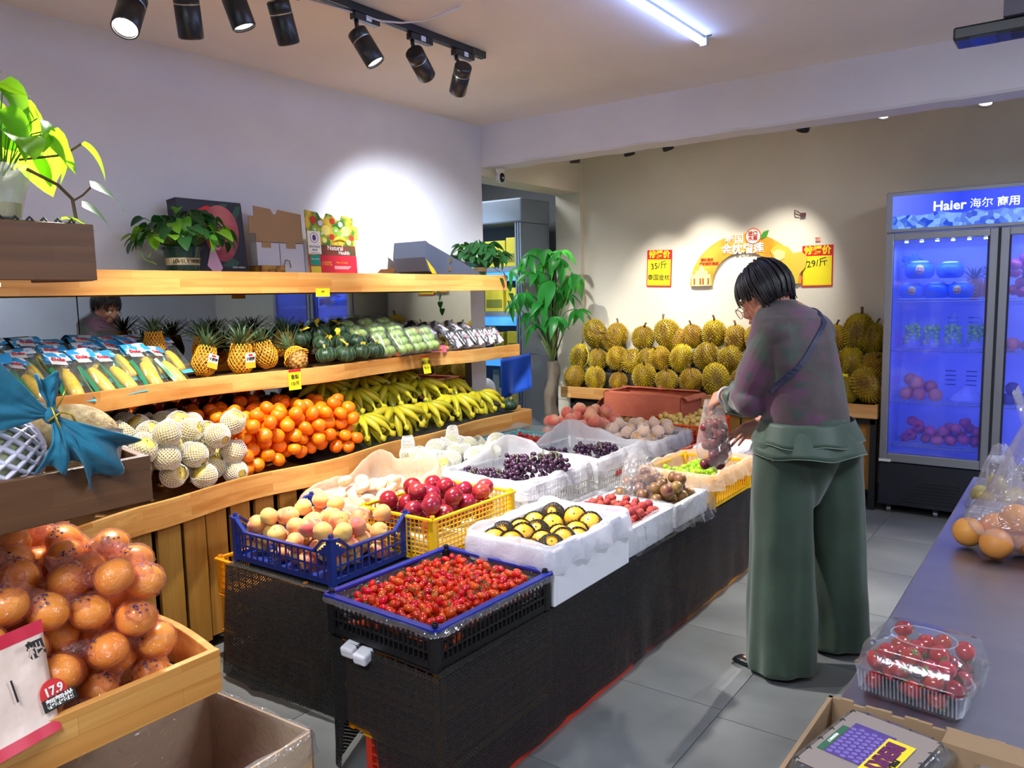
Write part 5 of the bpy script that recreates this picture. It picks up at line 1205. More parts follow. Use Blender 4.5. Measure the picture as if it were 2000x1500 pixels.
# 10 teal crate of cherry tomatoes
crate('teal_crate', 'teal lattice crate of small cherry tomatoes by the wavy shelf front', .40, .52, .16, c_teal, (-2.66, 3.69, TZ + .006), 0, 16, 20, 4, .006)
liner('box_liner', 'clear wrinkled film lining the teal crate', .40, .52, .165, .12, .09, bagteal, (-2.66, 3.69, TZ + .008), 0, 41, rag=.02, puff=.016, rise=lambda x, y: .03 * max(0, y / .26))
pts = heap(-2.83, -2.50, 3.48, 3.90, TZ + .13, .0125, 150, 12)
fill(T_cherry, pts, rrot, group='cherry tomatoes in the teal crate', same='small round red cherry tomato in the teal crate')
# 11 flat peaches on a cloth-lined box
foam_box('foam_box', 'white foam box of flat peaches behind the blue crate', .42, .42, .13, (-2.58, 2.42, TZ + .006), notch=False)
liner('box_liner', 'pale peach coloured paper liner standing up behind the blue crate', .42, .44, .145, .09, .07, bago, (-2.57, 2.43, TZ + .008), 0, 51, rag=.02, puff=.022, up=.02, rise=lambda x, y: .09 * max(0, y / .22) + .03 * nz((x * 12, y * 8, 4)))
pts = heap(-2.74, -2.40, 2.27, 2.58, TZ + .11, .031, 22, 14)
fill(T_flat, pts, tilt(.9), 'pale flat peach behind the blue crate', 'flat peaches', 2, zoff=-.005)
# 12 pears in white nets
foam_box('foam_box', 'white foam box buried under pears in long white nets', .36, .62, .14, (-2.63, 3.02, TZ + .006), notch=False)
pts = heap(-2.80, -2.40, 2.68, 3.38, TZ + .085, .045, 38, 20, .0)
fill(T_npear2, pts, tilt(1.4), 'pear in a long white net', 'pears in long white nets', 4, hidden=lambda p: p[2] < TZ + .14)
# 13 pink peaches
foam_box('foam_box', 'low foam tray under the pile of pink peaches at the far end', .46, .50, .12, (-2.60, 4.28, TZ + .006), notch=False)
pts = heap(-2.82, -2.38, 4.04, 4.52, TZ + .075, .041, 44, 16, .08)
fill(T_peachp, pts, tilt(1.2), 'large pink peach in the far pile', 'pink peaches', 4, hidden=lambda p: p[2] < TZ + .15)
lfm_ = M('peach_leaf', (70, 130, 50), .4)
for i in range(4): tag(put('peach_leaf', leaf_mesh(.07, .02, lfm_), None, (-2.36 + .015 * i, 4.05 + .02 * i, TZ + .19 - .012 * i), (U(-.4, .4), U(-.4, .6), 3.6 + i * 1.1)), 'narrow green leaf on a twig at the pink peach pile, %s of four' % ORD[i], 'leaf', 'peach leaves')
tag(peak(-2.35, 4.22, TZ + .10, TZ + .20, .06, .10, 12, pw=1.6).obj('liner_scrap', bagw, smooth=True), 'crumpled white film tuft between the pink peaches and the kiwis', 'film')
# 14 peaches in pink nets, white crate
crate('white_crate', 'white lattice crate of small netted peaches in front of the orange crate', .40, .50, .165, c_wht, (-2.11, 4.17, TZ + .006), 0, 18, 22, 4, .0055)
liner('box_liner', 'clear liner inside the netted peach crate', .40, .50, .168, .09, .07, bagw, (-2.11, 4.17, TZ + .008), 0, 61, rag=.02, puff=.014)
pts = heap(-2.28, -1.94, 3.96, 4.38, TZ + .09, .032, 46, 16)
fill(T_npeach, pts, tilt(1.2), 'small pink-netted peach', 'netted peaches in the white crate', 4, hidden=lambda p: p[2] < TZ + .14)
# 15 orange crate of waxy yellow fruit
crate('orange_crate', 'bright orange-red crate of small waxy yellow fruit', .42, .46, .19, M('crate_bright_orange', (244, 72, 20), .38), (-2.06, 4.68, TZ + .006), 0, 16, 18, 4, .0065)
pts = heap(-2.24, -1.88, 4.47, 4.89, TZ + .145, .0185, 130, 10)
fill(T_longan, pts, rrot, group='waxy yellow fruit in the orange crate', same='small waxy yellow fruit in the bright orange crate')
MB().box2((-2.24, 4.47, TZ + .02), (-1.88, 4.89, TZ + .15)).obj('packing_pad', c_bred).update_tag(); tag(bpy.data.objects['packing_pad'], 'pad raising the waxy yellow fruit inside the orange crate', 'pad')
# 16 brick red crates with a white wrapped pack
kr2 = crate('red_crate', 'brick red crate holding a white wrapped pack behind the green grape crate', .38, .52, .145, c_bred, (-1.57, 4.20, TZ + .006), .0, 12, 16, 3, .007, group='brick red crates')

tag(MB().box2((-.14, -.17, 0), (.14, .17, .09)).obj('white_pack', M('white_wrap', (232, 230, 232), .35, bump=.6, bs=24, col2=(214, 216, 224), ns=14), None, (-1.60, 4.19, TZ + .075), (0, 0, .04), bevel=.02), 'white film-wrapped pack in the brick red crate by the woman\'s hand', 'pack')
# 17 kiwi carton
kc = thing('kiwi_carton', 'low tan carton of kiwis between the pink peaches and the salmon box', 'box', (-2.52, 4.70, TZ + .006))
tanm = M('carton_tan', (186, 156, 106), .7)
for a, b in (((-.17, -.13, 0), (.17, -.125, .09)), ((-.17, .125, 0), (.17, .13, .185)), ((-.17, -.13, 0), (-.165, .13, .13)), ((.165, -.13, 0), (.17, .13, .13)), ((-.17, -.13, 0), (.17, .13, .06))): MB().box2(a, b).obj('panel', tanm, kc)
for x in (-.06, .10): MB().box2((x - .022, .125, .185), (x + .022, .13, .197)).obj('tab', tanm, kc)
fill(T_kiwi, [(-2.64 + .056 * i + (.02 if j else 0), 4.62 + .06 * j, TZ + .10 + .02 * j) for j in range(3) for i in range(5)], lambda: (PI / 2, U(-.3, .3), U(-.5, .5)), 'brown kiwi in the tan carton', 'kiwis', 3)
# 18 salmon box
sb = thing('salmon_box', 'empty salmon pink carton lined with pink paper at the far end of the table', 'box', (-2.42, 4.93, .60), (0, 0, -.06))
sal = M('salmon_paper', (216, 122, 92), .75, bump=.5, bs=18, col2=(204, 108, 80), ns=9); brn = M('inner_kraft', (196, 120, 62), .7)
w, d, h = .60, .30, .155
for ax, a, b in (('f', (-w / 2, -d / 2), (w / 2, -d / 2 + .008)), ('b', (-w / 2, d / 2 - .008), (w / 2, d / 2)), ('l', (-w / 2, -d / 2), (-w / 2 + .008, d / 2)), ('r', (w / 2 - .008, -d / 2), (w / 2, d / 2))):
    MB().box2((a[0], a[1], 0), (b[0], b[1], h)).obj('panel', sal, sb)
MB().box2((-w / 2 + .009, -d / 2 + .009, .01), (w / 2 - .009, d / 2 - .009, .03)).obj('base', brn, sb)
for s, x0, x1 in ((1, -w / 2 + .01, w / 2 - .01),):
    MB().box2((x0, d / 2 - .012, .03), (x1, d / 2 - .009, h - .02)).obj('inner_lining', brn, sb)
def fl_(p0, p1, out, name='paper_flap'):
    mb = MB(); P0, P1, O = V(p0), V(p1), V(out)
    mb.grid(lambda u, v: tuple(P0.lerp(P1, u) + O * v * (1 + .15 * nz((u * 6, v, 3))) + V((0, 0, .012 * math.sin(v * PI) + .006 * nz((u * 9, v * 3, 1))))), 16, 5); mb.obj(name, sal, sb, smooth=True, thick=.002)
fl_((-w / 2, d / 2, h), (w / 2, d / 2, h), (0, -.05, .015)); fl_((-w / 2, -d / 2, h), (w / 2, -d / 2, h), (0, .022, .004)); fl_((w / 2, -d / 2, h), (w / 2, d / 2, h), (.05, .0, -.02)); fl_((-w / 2, -d / 2, h), (-w / 2, d / 2, h), (.045, 0, .012)); fl_((-w / 2 - .002, -d / 2, h * .8), (-w / 2 - .002, d / 2, h * .8), (-.09, 0, -.10))
MB().box2((-.02, d / 2 - .03, h), (.005, d / 2 + .004, h + .03)).obj('paper_twist', sal, sb, bevel=.006)
tag(MB().box2((-2.68, 4.86, TZ + .006), (-2.15, 5.08, .597)).obj('carton', tanm), 'plain tan carton under the salmon box', 'box')
# ================================================================ durians on the back stand
random.seed(41)
T_dur = [durian(11), durian(12, 1.3), durian(13, 1.05), durian(14, 1.2)]
DY = {'bottom': 5.49, 'middle': 5.66, 'top': 5.785}
DD = [('top', 1163, 652, 1, .3, 1.12), ('top', 1205, 654, 0, 0, 1.0), ('top', 1197, 664, 2, .9, 1.02), ('top', 1256, 660, 2, .3, 1.06), ('top', 1303, 652, 3, -.2, 1.15), ('top', 1322, 664, 0, .8, 1.05), ('top', 1353, 657, 0, .2, .95), ('top', 1395, 652, 3, -.1, 1.05), ('top', 1437, 664, 1, 0, 1.0), ('top', 1478, 660, 0, .2, 1.0), ('top', 1520, 662, 2, .1, 1.0), ('top', 1565, 660, 0, .1, 1.0), ('top', 1629, 661, 0, .2, 1.0), ('top', 1676, 650, 1, -.1, 1.2), ('top', 1704, 660, 3, .3, 1.0),
      ('middle', 1133, 697, 1, .2, .98), ('middle', 1168, 702, 2, .1, .95), ('middle', 1207, 700, 0, -.1, 1.0), ('middle', 1236, 706, 3, 1.0, 1.05), ('middle', 1266, 700, 0, .4, .85), ('middle', 1290, 700, 3, .6, .97), ('middle', 1331, 699, 1, .1, .97), ('middle', 1380, 696, 0, .0, 1.05), ('middle', 1427, 704, 3, 0, 1.05), ('middle', 1475, 702, 2, .2, 1.0), ('middle', 1520, 704, 0, 0, 1.0), ('middle', 1570, 704, 1, .3, 1.0), ('middle', 1661, 708, 3, -.2, 1.0), ('middle', 1709, 716, 0, .8, 1.05),
      ('bottom', 1122, 736, 0, .3, .93), ('bottom', 1163, 738, 3, -.1, .92), ('bottom', 1208, 745, 2, .0, .80), ('bottom', 1259, 735, 0, .4, 1.05), ('bottom', 1302, 744, 2, .2, .95), ('bottom', 1350, 743, 2, -.1, .98), ('bottom', 1399, 742, 1, .2, 1.1), ('bottom', 1450, 746, 0, .1, 1.0), ('bottom', 1500, 748, 3, .2, 1.0), ('bottom', 1550, 750, 0, 0, 1.0), ('bottom', 1600, 752, 1, 0, 1.0), ('bottom', 1649, 762, 0, .2, .95), ('bottom', 1697, 753, 3, .9, 1.2)]
cnt = {}
for row, px, py, k, rz, s in DD:
    p = at(px, py, Y=DY[row] + U(-.012, .012)); cnt[row] = cnt.get(row, 0) + 1; c = cnt[row]
    extra = {(1163, 'top'): 'durian with a stub stem, at the doorway end of the top row', (1676, 'top'): 'biggest tall durian in the top row, close to the fridge', (1697, 'bottom'): 'large leaning durian in the bottom row, right beside the fridge', (1208, 'bottom'): 'smallest greenest durian, third from the doorway in the bottom row'}.get((px, row))
    o = T_dur[k].put(p, (U(-.3, .3), rz, U(0, 6.28)), extra or 'spiky yellow-green durian, %s from the doorway in the %s row' % (ORD[c - 1], row), 'durians on the back stand', s * .98)
# pale cord on one durian and a yellow band on another
p = at(1145, 697, Y=5.56); tag(MB().tube([(p.x + .0, p.y, p.z + .085), (p.x + .03, p.y - .01, p.z + .03), (p.x + .02, p.y - .012, p.z - .04), (p.x - .02, p.y, p.z - .085)], .004, 6).obj('cord', M('pale_cord', (214, 196, 120), .6), smooth=True), 'pale cord around the first durian of the middle row', 'cord')
p = at(1651, 733, Y=5.50); tag(MB().box((0, 0, 0), (.035, .02, .018)).obj('yellow_clip', yel, None, p, (0, .1, 0)), 'small yellow clip on a durian near the fridge', 'clip')

# ================================================================ fridge contents
duckb = M('box_blue', (30, 120, 220), .35); duck = M('duck_yellow', (246, 210, 40), .4)
FX, FY = -1.045, 5.40
def duckbox(x, z, l, show=True, s=1.0):
    t = thing('gift_basket', l, 'box', (FX + x, FY + .17, z), (0, 0, U(-.2, .2)), 'blue gift boxes in the fridge', s)
    MB().lathe([(.0, 0), (.055, 0), (.075, .02), (.078, .06), (.066, .085), (0, .095)], 20).obj('body', duckb, t, smooth=True)
    MB().lathe([(.02, .085), (.05, .089), (.04, .10), (0, .103)], 16).obj('lid', M('lid_pale', (190, 215, 235), .3), t, smooth=True)
    if show:
        MB().ball((0, -.070, .05), (.024, .018, .027), 14, 10).obj('duck_head', duck, t, smooth=True); MB().ball((0, -.092, .044), (.013, .008, .006), 10, 6).obj('duck_bill', M('bill_orange', (240, 130, 20), .4), t, smooth=True)
        for sx in (-1, 1): MB().ball((sx * .009, -.086, .058), .003, 6, 5).obj('duck_eye', ink, t)
for x, z, l, sh, s in [(.13, 1.375, 'blue gift box with a yellow duck on the top fridge shelf, lower left', True, 1.0), (.27, 1.375, 'plain blue gift box between the two duck boxes in the fridge', False, 1.0), (.40, 1.375, 'blue gift box with a yellow duck beside the pineapples in the fridge', True, 1.0), (.17, 1.50, 'blue gift box with a big yellow duck, stacked highest in the fridge', True, 1.1), (.34, 1.50, 'plain blue gift box stacked above the middle one in the fridge', False, 1.0)]: duckbox(x, z, l, sh, s)
for x, z, s, l in ((.47, 1.42, .95, 'pineapple with a spread crown on the fridge top shelf, farther from the door gap'), (.56, 1.42, .95, 'netted pineapple against the fridge door gap')): T_pa[1].put((FX + x, FY + .20, z), (0, 0, 1.0 + x), l, 'pineapples in the fridge', s)
gbf = M('fridge_leaf', (50, 110, 60), .5); mb = MB()
for i in range(40):
    a = U(0, 6.28); mb.add([(0, 0, 0)] and [tuple(V((.10 + U(-.05, .05), .2 + U(-.04, .04), U(.0, .09))) + V(q)) for q in ((0, 0, 0), (.012, 0, .012), (.028, .004, .004), (.012, 0, -.01))], [(0, 1, 2, 3)])
tag(mb.obj('leafy_greens', gbf, None, (FX, FY, 1.56)), 'tuft of leafy greens behind the upper duck box in the fridge', 'greens', kind='stuff')
for i, x in enumerate((.14, .25, .37, .50)):
    t = bunch('bagged_grapes', 'clear bag of green grapes in the fridge, %s from the fridge hinge' % ORD[i], gge, .0125, 34, .10, .10, .09, (FX + x, FY + .18, 1.07), U(0, 3), 'bagged grapes in the fridge', stg)
    peak(0, 0, -.0, .21, .065, .065, i + 3, n=20, m=8).obj('bag', bagf, t, smooth=True)
T_fo = single('orange_fruit', ballmesh('orange_fruit', .042, M('fridge_orange', (236, 130, 60), .5, rnd=.15), 14, 10), 'fruit')
fill(T_fo, [(FX + x, FY + y, z) for x, y, z in ((.12, .15, .766), (.20, .13, .766), (.29, .14, .766), (.16, .22, .80), (.25, .22, .81), (.18, .16, .84), (.13, .24, .85))], tilt(), 'orange fruit on third fridge shelf', 'orange fruit in the fridge', 2)
tag(peak(FX + .46, FY + .18, .74, .83, .10, .08, 17).obj('bagged_pack', bagw, smooth=True), 'white bagged pack on the third fridge shelf', 'bag')
T_app = single('apple', ballmesh('apple', (.036, .036, .032), M('apple_skin', (190, 40, 50), .25, col2=(220, 90, 70), ns=8, rnd=.15), 16, 10, dim=.2), 'fruit', ('stem_end', dot_me, (0, 0, .026)))
fill(T_app, heap(FX + .08, FX + .56, FY + .07, FY + .30, .445, .036, 22, 14), tilt(), 'dark apple on bottom fridge shelf', 'apples in the fridge', 4)
fill(T_app, heap(FX + .64, FX + .80, FY + .07, FY + .25, 1.365, .036, 10, 14), tilt(), 'red apple behind second fridge door', 'apples behind the second fridge door', 5)
fill(T_fo, [(FX + x, FY + y, 1.09) for x in (.68, .77, .86, .95, 1.04, 1.13) for y in (.14, .24)], tilt(), 'pale orange fruit on second shelf, other door', 'orange fruit behind the second fridge door', 2)
T_mg = single('mangosteen', ballmesh('mangosteen', .04, M('dark_purple_skin', (70, 30, 80), .4), 14, 10), 'fruit')
fill(T_mg, [(FX + .68, FY + .12, .765), (FX + .76, FY + .12, .765), (FX + .72, FY + .2, .765), (FX + .70, FY + .14, .83)], tilt(), 'purple fruit behind the second fridge door', 'purple fruit in the fridge', 1)

# ================================================================ counter goods
random.seed(51)
c3 = clamshell(.162, .162, .088, ribs=26); c3.name = 'tomato_clamshell'; c3.location = (-.187, 1.355, .80); c3.rotation_euler = (0, 0, -.12); c3['label'] = 'clear ribbed box of dark red cherry tomatoes on the steel counter'
MB().tube([(.048 * math.cos(a * PI / 18), .040 * math.sin(a * PI / 18), .0915) for a in range(36)], .0012, 5, closed=True).obj('lid_ring', bpy.data.materials['pet_rib'], c3)
for sx in (-1, 1):
    for sy in (-1, 1): MB().lathe([(.0, 0), (.004, 0), (.004, .0008), (0, .001)], 10).obj('vent_hole', M('hole_grey', (90, 80, 90), .4), c3, (sx * .058, sy * .058, .0885))
T_ct = single('cherry_tomato', ballmesh('cherry_tomato', (.0145, .0145, .0165), m_cherry, 14, 10), 'tomato', ('calyx', star_me, (0, 0, .016)))
pts = heap(-.075, .075, -.075, .075, .002, .0148, 88, 12); Rz = Matrix.Rotation(-.12, 3, 'Z')
fill(T_ct, [tuple(Rz @ V(p) + V((-.187, 1.355, .80))) for p in pts if p[2] < .075], rrot, group='cherry tomatoes in the clear box', same='dark red cherry tomato in the clear box on the counter', scale=(.92, 1.05))
# cardboard tray of berries
kraft = M('kraft_board', (150, 120, 88), .75, col2=(138, 110, 80), ns=12)
bt = thing('berry_tray', 'brown cardboard tray of blackberry boxes on the counter corner', 'box', (-.10, .86, .80), (0, 0, -.02))
MB().box2((-.15, -.3, 0), (-.145, .155, .125)).obj('side', kraft, bt)
mbx = MB(); 
for i in range(20):
    x0 = -.15 + .30 * i / 20; x1 = x0 + .015; hh = .125 + .0025 * math.sin(i * 2.2); mbx.box2((x0, .150, 0), (x1, .155, hh))
mbx.obj('end_wall', kraft, bt)
MB().box2((.145, -.3, 0), (.15, .155, .125)).obj('side', kraft, bt); MB().box2((-.15, -.3, 0), (.15, .15, .004)).obj('base', kraft, bt)
MB().add([(-.012, .148, .128), (.062, .146, .128), (.068, .125, .120), (.064, .122, .085), (-.008, .124, .085), (-.016, .128, .120)], [(0, 1, 2, 5), (5, 2, 3, 4)]).obj('fold_tab', kraft, bt, thick=.003)
def berry(loc, rz, label):
    t = thing('blackberry_box', label, 'food box', loc, (0, 0, rz), 'blackberry boxes in the tray')
    w, d = .125, .185
    def rg(sc, z): return [(V((rrect(w * sc, d * sc, j / 40, .016)[0].x, rrect(w * sc, d * sc, j / 40, .016)[0].y, z))) for j in range(40)]
    MB().loft([rg(.88, 0), rg(.94, .028), rg(1.04, .029)], cap=False).obj('tray', pet, t, smooth=True)
    MB().loft([rg(1.04, .031), rg(.96, .032), rg(.90, .043), rg(.80, .044)], cap=True).obj('lid', pet, t, smooth=True)
    MB().box2((-w * .40, -d * .40, .0445), (w * .40, d * .40, .0452)).obj('card', M('card_mauve', (140, 126, 118), .5), t, bevel=.0002)
    s = MB().box2((-.035, -.036, .0455), (.012, .045, .0462)).obj('berry_print', M('berry_purple', (80, 60, 128), .5), t)
    db = MB()
    for i in range(6):
        for j in range(8): db.lathe([(0, .0008), (.0022, .0004), (.0034, 0)], 8, (-.031 + .0075 * i, -.032 + .0088 * j + (.004 if i % 2 else 0), .0463))
    o = db.obj('berry_bumps', M('berry_light', (116, 96, 166), .4), s); o['kind'] = 'stuff'
    MB().box2((-.044, -.036, .0453), (-.036, .03, .0460)).obj('green_print', M('berry_green', (50, 96, 70), .5), t)
    y = MB().box2((.006, -.052, .0465), (.036, .038, .0472)).obj('yellow_label', M('label_yellow', (232, 206, 40), .5), t)
    text('BERRY', .024, M('berry_ink', (96, 30, 80), .5), t, (.018, -.005, .0476), (0, 0, -PI / 2), bold=.0016); text('PERLA', .008, ink, t, (.031, -.012, .0476), (0, 0, -PI / 2), bold=.0003)
    text('PRODUCT', .005, white_m, t, (-.040, -.005, .0465), (0, 0, -PI / 2)); 
    m = MB()
    for sx in (-1, 1):
        for i in range(6): m.tube([(sx * w * .43, -d * .38 + d * .76 * i / 5, .043), (sx * w * .40, -d * .38 + d * .76 * i / 5 + .002, .0458), (sx * w * .375, -d * .38 + d * .76 * i / 5, .0445)], .0012, 4)
    for sy in (-1, 1):
        for i in range(4): m.tube([(-w * .30 + w * .6 * i / 3, sy * d * .46, .036), (-w * .30 + w * .6 * i / 3, sy * d * .445, .042)], .002, 4)
    o = m.obj('vent_slits', ink, t); o['kind'] = 'stuff'
    for i in range(24): put('blackberry', bpy.data.meshes.get('blackberry') or MB().ball((0, 0, 0), (.011, .011, .013), 10, 8, fruit_fn(bump=.25, bs=5)).mesh('blackberry', M('blackberry_skin', (30, 16, 40), .3), True), t, (-.045 + .03 * (i % 4), -.07 + .028 * (i // 4), .015), rrot())
    return t
berry((-.175, .905, .885), -.20, 'clear blackberry box with a purple and yellow label, topmost in the tray')
berry((-.035, .905, .865), -.18, 'second blackberry box, half out of frame at the tray\'s aisle-far side')
berry((-.180, .86, .835), -.12, 'blackberry box under the topmost one in the tray')
# oranges in a clear carrier bag
bg = []
T_co = single('orange', ballmesh('orange', .036, M('bagged_orange', (238, 160, 74), .5, rnd=.08), 16, 12), 'fruit', ('stem_end', dot_me, (0, 0, .034)))
fill(T_co, [(-.215, 2.20, .84), (-.15, 2.13, .84), (-.10, 2.20, .84), (-.16, 2.24, .85), (-.06, 2.13, .84), (-.115, 2.17, .895), (-.03, 2.2, .84), (-.06, 2.2, .90)], tilt(), 'pale orange in carrier bag', 'oranges in the carrier bag', 2)
bagc = film('carrier_film', (215, 212, 226), .30, .14, .6, 1.0, 22, gloss=.30)
def carrier(cx, cy, z0, zt, rx, ry, seed, label, lean):
    t = thing('carrier_bag', label, 'bag', (cx, cy, z0))
    rings = []; n = 56; m = 20
    for i in range(m + 1):
        u = i / m; s = math.sin(min(1, u * 3.4) * PI / 2) * (1 - .80 * max(0, (u - .22) / .78) ** .6) + .02; ring = []
        for j in range(n):
            a = 2 * PI * j / n; k = 1 + (.10 + .30 * u) * noise.noise(V((math.cos(a) * 2.6 + seed, math.sin(a) * 2.6, u * 2))) + .10 * math.sin(a * 7 + seed) * u
            ring.append((rx * s * k * math.cos(a) + lean[0] * u, ry * s * k * math.sin(a) + lean[1] * u, .004 + (zt - z0) * u))
        rings.append(ring)
    MB().loft(rings, cap=False).obj('body', bagc, t, smooth=True)
    for sgn in (-1, 1):
        top = V((lean[0], lean[1], zt - z0)); mb = MB()
        mb.grid(lambda u, v: tuple(top + V((sgn * (.02 + .05 * math.sin(u * PI)) + .012 * (v - .5), .01 * sgn, -.10 + .16 * math.sin(u * PI) * (.9 + .1 * v) - .03 * u)) + V((0, .02 * (v - .5), .004 * math.sin(v * 9)))), 16, 4)
        mb.obj('handle', bagc, t, smooth=True)
    return t
carrier(-.115, 2.17, .802, 1.16, .135, .115, 3, 'milky clear carrier bag of oranges standing on the counter', (.05, .10))
sc_ = thing('counter_scale', 'dark weighing scale keypad behind the orange bag on the counter', 'scale', (-.15, 2.42, .80))
MB().box2((-.09, -.09, 0), (.12, .10, .05)).obj('body', M('scale_grey', (120, 122, 130), .4), sc_, bevel=.006)
MB().box2((-.085, -.10, .008), (.115, -.088, .028)).obj('dark_band', fdark, sc_)
for i in range(5):
    for j in range(3): MB().box2((-.08 + .032 * i, -.08 + .03 * j, .05), (-.055 + .032 * i, -.058 + .03 * j, .055)).obj('key', M('key_pale', (176, 180, 190), .5), sc_)
T_lm = single('starfruit', ballmesh('starfruit', (.026, .026, .03), M('yellow_green_fruit', (200, 180, 70), .45, rnd=.1), 12, 8), 'fruit')
fill(T_lm, [(-.215, 2.62, .83), (-.165, 2.64, .83), (-.19, 2.67, .835), (-.19, 2.63, .875), (-.235, 2.67, .83), (-.15, 2.69, .83)], tilt(), 'yellow-green bagged fruit', 'yellow-green fruit in a bag', 2)
tag(peak(-.185, 2.65, .803, .99, .085, .075, 6).obj('clear_bag', bagc, smooth=True), 'small clear bag of yellow-green fruit behind the scale', 'bag')
t = thing('card_reader', 'small pale plastic card reader near the far counter edge', 'device', (-.20, 2.83, .80)); MB().box2((-.035, -.02, 0), (.035, .02, .12)).obj('body', M('reader_grey', (170, 176, 190), .4), t, bevel=.01); MB().box2((-.025, -.022, .05), (.025, -.02, .10)).obj('screen', fdark, t)
tag(peak(-.03, 2.42, .805, 1.25, .10, .09, 22, lean=(.03, .0)).obj('clear_bag', bagc, smooth=True), 'tall crumpled clear bag at the photo\'s right edge in front of the fridge', 'bag')

# ================================================================ near unit goods (photo's lower left)
random.seed(61)
wr_o = M('wrapped_orange_skin', (255, 180, 52), .35, col2=(250, 158, 36), ns=10, rnd=.08)
T_wo = None
e = thing('wrapped_orange', 'x', 'fruit')
MB().ball((0, 0, 0), (.048, .048, .044), 20, 12, fruit_fn(dim=.08)).obj('orange', wr_o, e, smooth=True)
def wrapfn(p): return 1.07 + .10 * abs(noise.noise(p * 2.2 + V((5, 1, 0)))) + .05 * noise.noise(p * 6)
wmb = MB().ball((0, 0, 0), (.048, .048, .045), 30, 20, wrapfn); wmb.obj('wrap', bagp, e, smooth=True)
# twisted tail
rr = []
for i in range(8):
    u = i / 7; r = .022 * (1 - u) + .007 + .022 * max(0, u - .35)
    rr.append([(.030 + .06 * u, r * (1 + .35 * math.sin(a * 3 + u * 4)) * math.cos(a * .5236), .02 + r * (1 + .3 * math.sin(a * 2.1)) * math.sin(a * .5236) + .03 * u) for a in range(12)])
MB().loft(rr, cap=False).obj('tail', bagp, e, smooth=True)
pm = MB()
for i in range(11):
    th, ph = U(-.8, .8), U(.3, 1.1); c = V((math.sin(ph) * math.cos(th), math.sin(ph) * math.sin(th), math.cos(ph))); a, b = frame_of(c); c = V((c.x * .0525, c.y * .0525, c.z * .050)); s = U(.003, .0055)
    pm.add([tuple(c + a * s), tuple(c - a * s * .7 + b * s), tuple(c - a * s - b * s * .8)], [(0, 1, 2)])
o = pm.obj('blue_print', M('print_navy', (36, 48, 110), .4), e)
T_wo = Tpl(e)
ztray = .627
pts = heap(-2.10, -1.52, .08, .89, lambda x, y: ztray + .14 * max(0, min(1, (-1.60 - x) / .4)), .0375, 190, 60)
items = []
for p in pts: items.append((T_wo.put(p, (U(-.5, .5), U(-.6, .6), U(-2.6, .8)), scale=.80), p))
name_rows(items, 'orange in crinkly pink film', 'film wrapped oranges in the near tray', 8, hidden=lambda p: p[2] < ztray + .11)
# promo bag with lettering
pb = thing('printed_bag', 'white and red printed orange bag marked 17.9 draped over the near tray edge', 'bag', (-1.505, .535, .77)); 
paperw = M('print_bag_white', (240, 214, 196), .35, alpha=.92, bump=.3, bs=20)
def pbm(u, v): return ((.004 * nz((u * 4, v * 3, 1)) + .02 * (v - .5) ** 2) , (u - .5) * .17 - .03 * v, (.5 - v) * .20)
MB().grid(pbm, 14, 16).obj('sheet', paperw, pb, (0, 0, 0), (0, -.35, .25), smooth=True, thick=.0015)
sh = [c for c in bpy.data.objects if c.parent == pb][0]
pr_ = M('print_crimson', (206, 30, 60), .4)
MB().grid(lambda u, v: tuple(V(pbm(u, v * .12)) + V((.002, 0, 0))), 12, 2).obj('top_band', pr_, sh, smooth=True); MB().grid(lambda u, v: tuple(V(pbm(u, .90 + v * .10)) + V((.002, 0, 0))), 12, 2).obj('bottom_band', pr_, sh, smooth=True)
MB().lathe([(0, 0), (.026, 0), (.026, .002), (0, .002)], 24).obj('price_disc', M('disc_red', (214, 40, 40), .4), sh, (.006, .062, -.035), (0, PI / 2, 0)); MB().box2((.008, .035, -.062), (.010, .10, -.040)).obj('black_label', ink, sh)
text('17.9', .022, white_m, sh, (.0095, .062, -.030), (PI / 2, 0, PI / 2), bold=.0006); text('粑粑柑', .018, white_m, sh, (.0112, .067, -.051), (PI / 2, 0, PI / 2), bold=.0005); text('粑', .034, ink, sh, (.022, .048, .052), (PI / 2, 0, PI / 2), bold=.001)
MB().box2((.009, -.005, -.02), (.0105, -.002, .02)).obj('barcode_line', ink, sh); MB().tube([(.016, -.05 + .012 * math.cos(a * .5), .062 + .010 * math.sin(a * .5)) for a in range(10)], .0015, 5).obj('swirl_logo', pr_, sh)
# melons and teal cloth bag on the middle tray
m1 = thing('hami_melon', 'pale netted melon in a thick white foam net behind the tray edge', 'melon', (-1.62, .555, 1.172), (PI / 2, 0, .0))
MB().ball((0, 0, 0), (.085, .085, .105), 28, 18).obj('melon', M('melon_green', (150, 160, 110), .6, col2=(190, 190, 150), ns=60), m1, smooth=True); put('foam_net', net(.092, .15, 2.99, 20, 15, .010, M('lilac_foam_net', (226, 222, 236), .6), sz=1.18, seed=2), m1)
m2 = thing('hami_melon', 'tan rough-skinned hami melon behind the teal bag', 'melon', (-1.665, .745, 1.172), (PI / 2 - .2, 0, .25))
def mf(p): return 1 + .012 * noise.noise(p * 14)
MB().ball((0, 0, 0), (.075, .075, .098), 40, 26, mf).obj('melon', M('hami_skin', (196, 170, 118), .65, col2=(160, 130, 80), ns=45, bump=.5, bs=90), m2, smooth=True)
MB().tube([(.03, 0, -.105), (.02, .01, -.12), (0, .01, -.125)], .005, 6).obj('stem', brown_st, m2)
MB().box2((.072, -.03, -.05), (.078, .03, .03)).obj('printed_label', M('melon_label', (80, 50, 40), .5, col2=(200, 190, 180), ns=30), m2)
teal = M('teal_cloth', (2, 92, 116), .75, col2=(4, 106, 132), ns=6, sheen=.2, bump=.25, bs=40)
